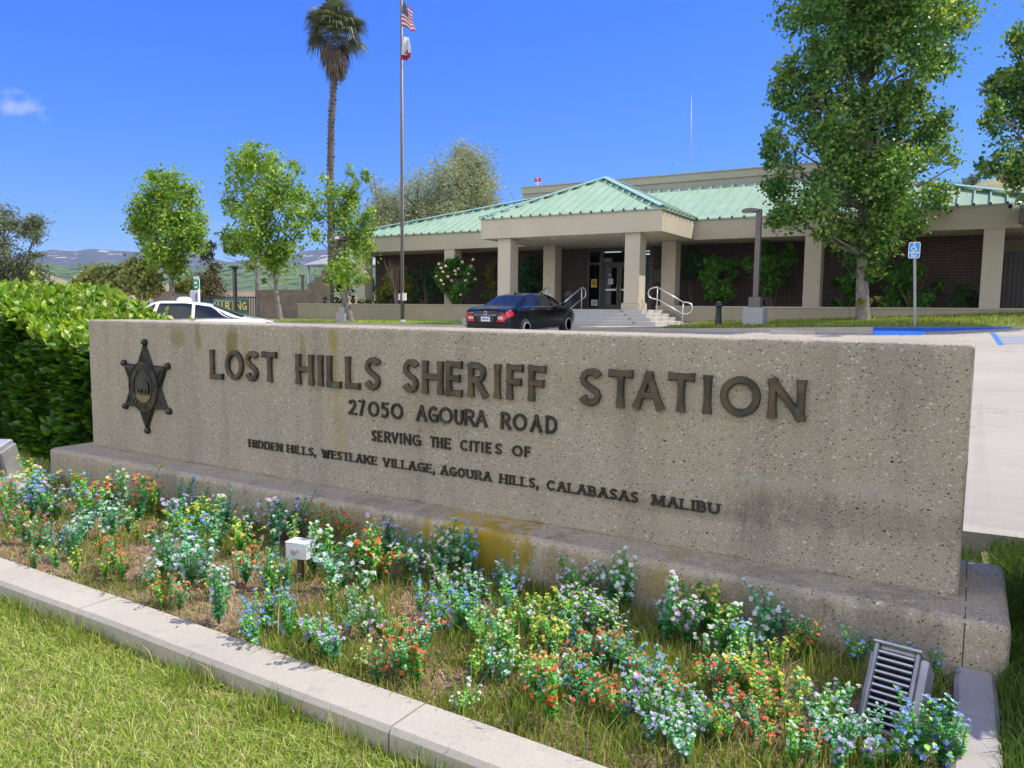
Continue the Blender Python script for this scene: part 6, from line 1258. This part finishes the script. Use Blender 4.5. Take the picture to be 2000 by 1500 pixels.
hedge('dense glossy green hedge with broad leaves at the left end of the stone sign', [(-13.0, -6.72, 3.9, 5.3, .05, hz_)], 8600, .128, 1.8)
h2 = lambda x: float(np.interp(x, [-6.7, -6.2], [1.27, 1.20]))+nz(x, 4, 1.4, .02)
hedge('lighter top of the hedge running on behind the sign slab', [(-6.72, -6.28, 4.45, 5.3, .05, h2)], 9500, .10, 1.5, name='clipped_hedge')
# upright shoots sticking out of the hedge top
m_shoot = leafmat('new_shoot_leaf', [(.20, .30, .03), (.34, .42, .07)], .4, .4)
sh = thing('hedge_shoots', (-7.2, 4.6, 1.5), 'fresh yellow-green shoots sticking up from the top of the hedge', 'plant'); C = []; Nn = []
for (px, py, Y) in ((62, 528, 4.4), (72, 540, 4.3), (30, 548, 4.2), (150, 562, 4.5), (200, 572, 4.7), (250, 582, 4.8), (330, 603, 5.0), (220, 575, 4.6), (120, 555, 4.6)):
    p = atY(px, py, Y)
    for k in range(9): a = rnd.uniform(0, 6.28); z = -.03*k; C.append((p[0]+.025*math.cos(a), p[1]+.025*math.sin(a), p[2]+z+.0)); Nn.append((math.cos(a)*.8, math.sin(a)*.8, .5))
V, F, k = leaf_mesh(np.array(C), np.array(Nn)/1.07, np.full(len(C), .075), 'diamond', .15); raw('foliage', V, F, m_shoot, sh, tone=NP.rand(len(V)))
for i in range(0, len(C), 9): mb = MB(); mb.tube([C[i], (C[i][0], C[i][1], C[i][2]-.45)], [.003, .005], 4); build('stem', mb, m_bark2, sh)
# shrub right of the sign, mostly outside the frame
X0 = .62; hr = lambda x: 1.86+nz(x, 9, 1.5, .03)
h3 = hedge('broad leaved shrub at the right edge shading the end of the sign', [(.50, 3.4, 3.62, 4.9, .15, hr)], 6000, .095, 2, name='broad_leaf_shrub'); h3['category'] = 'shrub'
C = []; Nn = []; mb = MB()
for k in range(9):
    y = 4.55+rnd.uniform(-.25, .25); z = 1.45+.06*k; e = (.31+rnd.uniform(0, .18), y, z+rnd.uniform(-.05, .1)); limb(mb, (1.15, y, z-.25), e, .008, .003, .06, 4)
    for q in range(14): s_ = q/14; a = rnd.uniform(0, 6.28); C.append((e[0]+(1.0-e[0])*s_*.9+.03*math.cos(a), y+.05*math.sin(a), e[2]-.2*s_*0+.03*math.sin(a))); Nn.append((math.cos(a)*.7-.2, math.sin(a)*.7, .6))
V, F, k = leaf_mesh(np.array(C), np.array(Nn), np.full(len(C), .10), 'diamond', .15); raw('side_sprays', V, F, m_hedge, h3, tone=NP.rand(len(V))); build('spray_stems', mb, m_bark2, h3)

# ================================================================ hills
def ridge(name, D0, D1, prof, mat, px0, px1, nx=160, ny=26, rough=.06, sc=.01, back=1.4, hmul=1, z0=-5):
    V = []; 
    for j in range(ny):
        v = j/(ny-1)
        for i in range(nx):
            px = px0+(px1-px0)*i/(nx-1); rr = ray(px, 600); dxy = np.array([rr[0], rr[1]]); 
            crest = D1; d = D0+(crest-D0)*min(1, v/.72) if v < .72 else crest*(1+(back-1)*(v-.72)/.28); zc = atD(px, float(np.interp(px, [p[0] for p in prof], [p[1] for p in prof])), D1)[2]
            s_ = v/.72 if v < .72 else 1-(v-.72)/.28; s_ = max(0, s_)**.9; x, y = dxy*d; h = z0+(zc-z0)*s_; w_ = (1-abs(s_-.5)*2)*.8+.25
            h += (noise.fractal(Vector((x*sc, y*sc, 2)), 1, 2, 6)*rough+abs(noise.noise(Vector((x*sc*.6, y*sc*.6, 8))))*-rough*1.2)*(zc-z0)*w_*(.35 if v > .68 else 1); V.append((x, y, h))
    F = [(j*nx+i, j*nx+i+1, (j+1)*nx+i+1, (j+1)*nx+i) for j in range(ny-1) for i in range(nx-1)]; o = raw(name, V, F, mat, smooth=True); tag(o, kind='structure'); return o
m_mtn = earthmat('chaparral_mountain', [(.3, (.035, .045, .05)), (.6, (.055, .065, .065)), (.8, (.09, .09, .08))], .006, .3, (.011, .595, (.46, .40, .35), (1, 1, 3)))  # bluish base colour carries part of the distance haze
m_hill = earthmat('green_hill', [(.32, (.035, .075, .03)), (.55, (.09, .16, .055)), (.75, (.20, .22, .10))], .02, .3, (.035, .52, (.03, .055, .025)))
m_hill2 = earthmat('tan_hill', [(.3, (.13, .14, .06)), (.5, (.26, .21, .12)), (.75, (.40, .31, .20))], .03, .3)
m_hill3 = earthmat('near_grass_hill', [(.3, (.14, .16, .07)), (.5, (.24, .23, .11)), (.75, (.36, .31, .17))], .06, .3)
ridge('mountain', 2600, 4200, [(-700, 470), (-200, 505), (-50, 505), (60, 498), (85, 490), (105, 484.5), (120, 486.5), (150, 489), (180, 484.5), (205, 487), (240, 489), (280, 491), (310, 492), (360, 496), (400, 499), (450, 510), (520, 500), (560, 497), (600, 488), (640, 486), (700, 500), (900, 520), (1400, 500)], m_mtn, -700, 1400, 260, 30, .16, .0016, 1.3)
ridge('green_hill', 700, 1500, [(-700, 500), (-200, 520), (0, 518), (75, 511), (110, 514), (140, 520), (200, 513), (250, 512), (280, 518), (330, 528), (380, 522), (430, 514), (500, 512), (560, 518), (640, 522), (700, 520), (1200, 530)], m_hill, -700, 1200, 220, 30, .14, .004, 1.4)
ridge('tan_hill', 220, 520, [(-500, 540), (-100, 545), (60, 520), (85, 528), (110, 540), (140, 550), (200, 560), (300, 556), (330, 554), (380, 568), (450, 575), (1000, 580)], m_hill2, -500, 1000, 160, 20, .10, .02, 1.3, z0=.2)
ridge('right_hill', 110, 300, [(1500, 470), (1800, 400), (1860, 376), (1890, 358), (1920, 350), (1960, 346), (2010, 345), (2100, 335), (2500, 300)], m_hill3, 1500, 2500, 90, 20, .05, .02, 1.5, z0=.5)
bush('hill_bush', 'lone grey-green bush on the crest of the hill above the right roof end', 'bush', [(1892, 357, 9), (1902, 352, 8), (1885, 362, 7)], 285, m_euc, None, 60, 12, 1.0, 45, spread=1.2, sr=.2)
# scrub dots on the green hills : one mass
# ================================================================ artificial flowers in the bed
FC = {'white': [(.80, .80, .82), (.72, .70, .78)], 'pink': [(.72, .45, .70), (.80, .62, .78)], 'lavender': [(.55, .42, .74), (.66, .55, .80)], 'blue': [(.20, .30, .74), (.42, .50, .86)], 'orange': [(.85, .22, .06), (.80, .12, .05)], 'red': [(.82, .12, .06), (.85, .24, .12)], 'yellow': [(.82, .62, .05), (.85, .72, .18)], 'cream': [(.82, .76, .40), (.84, .80, .58)]}
m_fol = [leafmat('plastic_leaf_bluish', [(.05, .29, .09), (.15, .52, .19), (.38, .74, .40)], .4, .25, tcol=(1, 1.2, .8)), leafmat('plastic_leaf_green', [(.06, .30, .03), (.18, .54, .07), (.38, .70, .16)], .4, .25, tcol=(1.1, 1.2, .6))]
m_pet = {k: leafmat('petal_'+k, v, .55, .25, tcol=(1, 1, 1)) for k, v in FC.items()}
def proto_foliage(seed, nst, hh, wide):
    R_ = random.Random(seed); V = []; F = []; T = []; tips = []; stem = MB()
    for s_ in range(nst):
        a = R_.uniform(0, 6.28); ln_ = R_.uniform(.0, wide*.8); H = hh*R_.uniform(.45, 1.0); n = int(H/.0105); bend = R_.uniform(.3, 1.1)
        pts = []
        for i in range(n+1):
            t_ = i/n; pts.append(Vector((math.cos(a)*ln_*t_**(1+bend*.5)+.004*math.sin(9*t_+s_), math.sin(a)*ln_*t_**(1+bend*.5), H*(t_-.12*t_*t_*bend))))
        stem.tube(pts[::max(1, n//5)]+[pts[-1]], .0013, 4, cap=False)
        for i in range(int(n*.22), n+1):
            p = pts[i]; ph = R_.uniform(0, 6.28)
            for q in (0, 3.14159):
                if R_.random() < .12: continue
                b = ph+q; r_ = R_.uniform(.0075, .0118)*(1.1-.35*i/n); d = Vector((math.cos(b), math.sin(b), R_.uniform(.1, .8))).normalized(); side = d.cross(Vector((0, 0, 1))).normalized(); u = side.cross(d); o = p+d*r_*.4
                k = len(V); V += [tuple(o), tuple(o+d*r_*.9+side*r_*.95+u*r_*.25), tuple(o+d*r_*2.0+u*r_*.1), tuple(o+d*r_*.9-side*r_*.95+u*r_*.25)]; F.append((k, k+1, k+2, k+3)); T += [R_.random()]*4
        tips.append((pts[-1], Vector((math.cos(a)*.4, math.sin(a)*.4, 1)).normalized()))
        for i in range(int(n*.5), n, max(2, n//5)):
            if R_.random() < .5: b = R_.uniform(0, 6.28); d = Vector((math.cos(b), math.sin(b), .6)).normalized(); tips.append((pts[i]+d*.012, d))
    return V, F, T, tips, stem
def flower_mesh(c, ax, r, V, F, T, R_):
    ax = ax.normalized(); s1 = ax.cross(Vector((.31, .5, .2))).normalized(); s2 = ax.cross(s1)
    for ring, (k, rr, h, z) in enumerate(((5, 1.0, .25, 0), (5, .62, .7, .15))):
        for i in range(k):
            a = 6.283*(i+.5*ring)/k+R_.uniform(-.15, .15); d = s1*math.cos(a)+s2*math.sin(a); t_ = s2*math.cos(a)-s1*math.sin(a); b = c+ax*r*z
            q = len(V); V += [tuple(b), tuple(b+d*r*rr*.65+t_*r*.42*rr+ax*r*h*.6), tuple(b+d*r*rr*1.05+ax*r*h), tuple(b+d*r*rr*.65-t_*r*.42*rr+ax*r*h*.6)]; F.append((q, q+1, q+2, q+3)); T += [R_.random()]*4
PROTO = []
for i, (ns, hh, wd) in enumerate(((9, .26, .12), (12, .22, .14), (7, .28, .09), (13, .20, .16), (6, .25, .08), (10, .24, .16), (8, .27, .12), (11, .25, .14), (9, .22, .13), (12, .27, .11))):
    V, F, T, tips, st = proto_foliage(100+i, ns, hh, wd); PROTO.append((V, F, T, tips, st, hh))
CACHE = {}
def flower_plant(p, col, h, label, k):
    pr = PROTO[k]; fm = m_fol[(k+len(col)) % 2] if rnd.random() < .8 else m_fol[1]; t = local_thing('flowering_plant', label, 'flower plant', 'artificial flowers planted in the bed'); key = (k, fm.name)
    if key not in CACHE:
        a = raw('leaves', pr[0], pr[1], fm, t, tone=pr[2]); b = build('stems', pr[4], simple('plastic_stem', (.03, .12, .04), .5), t); CACHE[key] = (a.data, b.data)
    else:
        for nm, d in zip(('leaves', 'stems'), CACHE[key]): o = bpy.data.objects.new(nm, d); COL.objects.link(o); o.parent = t
    key = (k, col)
    if key not in CACHE:
        R_ = random.Random(k*7+3); V, F, T = [], [], []
        for c, ax in pr[3]: flower_mesh(c, ax, R_.uniform(.0085, .0120), V, F, T, R_)
        CACHE[key] = raw('blossoms', V, F, m_pet[col], t, tone=T).data
    else: o = bpy.data.objects.new('blossoms', CACHE[key]); COL.objects.link(o); o.parent = t
    s_ = h/pr[5]; t.location = p; t.scale = (s_, s_, s_); t.rotation_euler = (rnd.uniform(-.12, .12), rnd.uniform(-.12, .12), rnd.uniform(0, 6.28)); return t
FL = '''P75,985,893 B160,1000,900 O188,1012,932 Y75,975,918 B62,1012,945 L92,1020,965 O12,1000,930 O20,980,938 R28,1045,1008 C60,1065,1020 R70,1080,1030 B92,1080,1035 B120,1072,1038 R68,1112,1072 Y112,1115,1086
Y150,1128,1096 W215,985,930 W238,1002,926 W205,1018,975 Y185,1008,975 Y165,1035,982 Y282,995,936 O270,1025,962 O300,1012,952 B350,1012,955 L335,1035,985 P395,1022,966 W215,1055,1005 W250,1045,1002 O268,1065,1032 W160,1058,1012 O195,1092,1056 O215,1115,1064
O238,1135,1090 Y205,1135,1100 Y380,1062,1002 Y430,1078,1012 W445,1042,985 W480,1062,1014 Y468,1085,1035 B325,1125,1062 W350,1135,1066 Y392,1125,1072 W370,1152,1085 W282,1152,1112 R312,1182,1142 R350,1192,1152 R415,1172,1128 W432,1165,1140 R480,1140,1085 O498,1105,1085
B520,1155,1092 B560,1155,1102 P545,1055,978 L580,1055,990 O645,1068,1010 O682,1072,1015 W640,1122,1055 P770,1085,1018 O727,1135,1062 P708,1135,1092 B790,1112,1058 P812,1135,1080 P845,1142,1090 W905,1105,1040 B922,1135,1062 W945,1095,1052 B978,1155,1112 P885,1175,1122
B868,1205,1152 B895,1215,1160 W930,1175,1140 B900,1245,1175 L832,1225,1178 L852,1235,1185 C648,1190,1146 C690,1205,1152 P712,1245,1182 L682,1235,1205 L602,1275,1215 L655,1305,1245 B520,1235,1165 B560,1225,1160 B488,1235,1178 B565,1255,1195 B482,1255,1205 R780,1262,1225
R802,1305,1232 R815,1335,1262 R740,1332,1296 C940,1265,1205 C970,1295,1215 W955,1325,1270 Y930,1325,1290 W905,1392,1352 W1215,1195,1092 W1252,1175,1122 P1115,1175,1108 P1145,1175,1116 P1106,1205,1148 Y1105,1225,1172 Y1035,1225,1175 W1030,1245,1192 L1152,1245,1182
W1165,1235,1182 P1195,1245,1195 Y1040,1275,1232 Y1086,1275,1237 Y1102,1262,1232 P1300,1255,1152 P1345,1265,1192 Y1365,1205,1142 Y1405,1215,1138 Y1432,1225,1182 W1410,1285,1198 W1440,1285,1222 W1478,1292,1232 W1382,1292,1262 R1165,1312,1246 R1185,1302,1246 R1145,1302,1266
B1215,1305,1252 B1240,1322,1278 B1280,1352,1302 B1302,1355,1302 R1086,1362,1302 R1116,1352,1302 R1146,1352,1302 W1042,1352,1302 W1056,1365,1332 W990,1312,1268 W1076,1325,1268 Y1010,1312,1268 R1150,1392,1338 R1180,1402,1342 R1196,1425,1358 L1260,1425,1352 L1290,1432,1372
L1218,1425,1382 L1330,1442,1385 L1350,1435,1392 L1268,1465,1428 L1312,1465,1432 L1360,1468,1440 R1302,1385,1342 W1510,1245,1170 W1562,1252,1198 Y1555,1292,1242 Y1480,1312,1278 R1400,1362,1295 R1392,1335,1292 W1425,1335,1292 Y1450,1362,1292 Y1476,1375,1332 Y1522,1372,1332 Y1562,1385,1342
R1482,1372,1342 W1602,1435,1335 W1650,1405,1345 R1410,1432,1362 R1422,1455,1412 R1470,1455,1418 R1492,1485,1442 R1398,1465,1422 R1580,1505,1470 L1662,1485,1440 L1690,1505,1442 W1702,1475,1430 B1722,1275,1212 B1762,1255,1192 B1792,1265,1206 B1832,1295,1242 B1668,1305,1278 B1745,1505,1382 B1792,1505,1352
B1832,1505,1372 B1862,1520,1385 W1545,1510,1465 L1635,1510,1462 R1545,1470,1425 W1340,1500,1460 O1500,1430,1392 W1240,1390,1340 Y1540,1440,1400 W1620,1470,1420'''
CN = dict(W='white', P='pink', L='lavender', B='blue', O='orange', R='red', Y='yellow', C='cream')
items = []
for tok in FL.split():
    c = CN[tok[0]]; x, yb, yt = map(float, tok[1:].split(',')); g = atZ(x, yb, .09); D = proj(g)[2]; h = (yb-yt)*D/FPX*1.02; items.append((c, x, yb, g, h))
    if rnd.random() < .5 and x < 1640: g2 = g+np.array([rnd.choice((-1, 1))*rnd.uniform(.05, .09), rnd.uniform(-.05, .05), 0]); items.append((c if rnd.random() < .75 else rnd.choice(list(FC)), proj(g2)[0], yb, g2, h*rnd.uniform(.7, 1.25)))
for _ in range(900):
    if len(items) > 288: break
    g2 = np.array([rnd.uniform(-6.1, -.25), rnd.uniform(2.2, 3.3), .09]); q = proj(g2)
    if min(math.hypot(g2[0]-i_[3][0], g2[1]-i_[3][1]) for i_ in items) > .13 and q[1] < 1490 and q[0] < 1620 and (q[0] > 350 or rnd.random() < .5) and noise.noise(Vector((g2[0]*1.4, g2[1]*1.4, 4))) > -.12: items.append((rnd.choice(['white', 'white', 'pink', 'lavender', 'yellow', 'blue', 'orange', 'cream', 'red']), q[0], q[1], g2, rnd.uniform(.13, .20)))
# bands of the bed: nearest the sign, middle, nearest the kerb
def band(g): return 0 if g[1] > 2.98 else (1 if g[1] > 2.52 else 2)
BN = ['row against the sign base', 'middle of the bed', 'row beside the front kerb']; ORD = 'first second third fourth fifth sixth seventh eighth ninth tenth eleventh twelfth thirteenth fourteenth fifteenth sixteenth seventeenth eighteenth nineteenth twentieth'.split()
def ordn(i): return ORD[i] if i < 20 else 'twenty-'+ORD[i-20]
cnt = {}
for it in sorted(items, key=lambda q: q[1]):
    c, x, yb, g, h = it; bnd = band(g); i = cnt.get((c, bnd), 0); cnt[(c, bnd)] = i+1
    near = 'beside the tilted floodlight' if x > 1640 else ('beside the white junction box' if 520 < x < 660 else ('at the left end' if x < 130 else ''))
    lab = '%s-flowered plant, %s %s one from left in the %s' % (c, ordn(i), c, BN[bnd])
    k = rnd.randrange(10); g[1] = min(g[1], 3.36); g[1] = max(g[1], 2.14); flower_plant((g[0], g[1], bed_z(g[0], g[1])-.004), c, max(.18, min(h*(1.6 if x < 1600 else 1.2), .35)), lab, k)
    it2 = it
# dry seed stalks standing by the kerb
m_stalk = simple('dry_stalk', (.20, .15, .08), .8)
for px, py0, py1, px1, lab in ((1000, 1470, 1360, 985, 'thin dark seed stalk in front of the kerb near the photo bottom'), (1085, 1480, 1390, 1120, 'bent dry seed head leaning over the kerb at the bottom'), (150, 1195, 1160, 205, 'dry grass stalk lying across the kerb joint at the left')):
    a = atZ(px, py0, .05); D = proj(a)[2]; b = atD(px1, py1, D); t = thing('seed_stalk', tuple(a), lab, 'stalk'); mb = MB(); m_ = (a+b)/2+np.array([.01, 0, .01]); mb.tube([a, m_, b], [.0016, .0013, .0009], 5); build('stem', mb, m_stalk, t)
    mb = MB()
    for k in range(7): an = rnd.uniform(0, 6.28); mb.tube([b, b+np.array([math.cos(an)*.03, math.sin(an)*.03, rnd.uniform(-.01, .03)])], [.0012, .0004], 4)
    build('seed_head', mb, m_stalk, t)
# fallen leaves on the kerb
for px, py, lab in ((468, 1265, 'small brown fallen leaf on the front kerb'), (346, 1224, 'tiny dark leaf scrap on the front kerb left of the brown one')):
    a = atZ(px, py, .131); V, F, k = leaf_mesh(np.array([a]), np.array([[.1, .1, 1]])/1.01, [.03 if px > 400 else .015], 'diamond', .2); o = raw('fallen_leaf', V, F, m_dead, org=tuple(a), tone=[.3]*len(V)); tag(o, lab, 'leaf')
# ================================================================ air
mh = bpy.data.materials.new('haze_air'); mh.use_nodes = True; n_ = mh.node_tree.nodes; n_.clear(); oo = n_.new('ShaderNodeOutputMaterial'); pv = n_.new('ShaderNodeVolumePrincipled'); pv.inputs['Color'].default_value = (.62, .76, 1, 1); pv.inputs['Density'].default_value = .00009; pv.inputs['Anisotropy'].default_value = .2
mh.node_tree.links.new(pv.outputs[0], oo.inputs['Volume'])
mb = MB(); mb.box(-6500, -1300, -30, 6000, 6600, 430); hzo = build('haze', mb, mh); tag(hzo, kind='stuff')
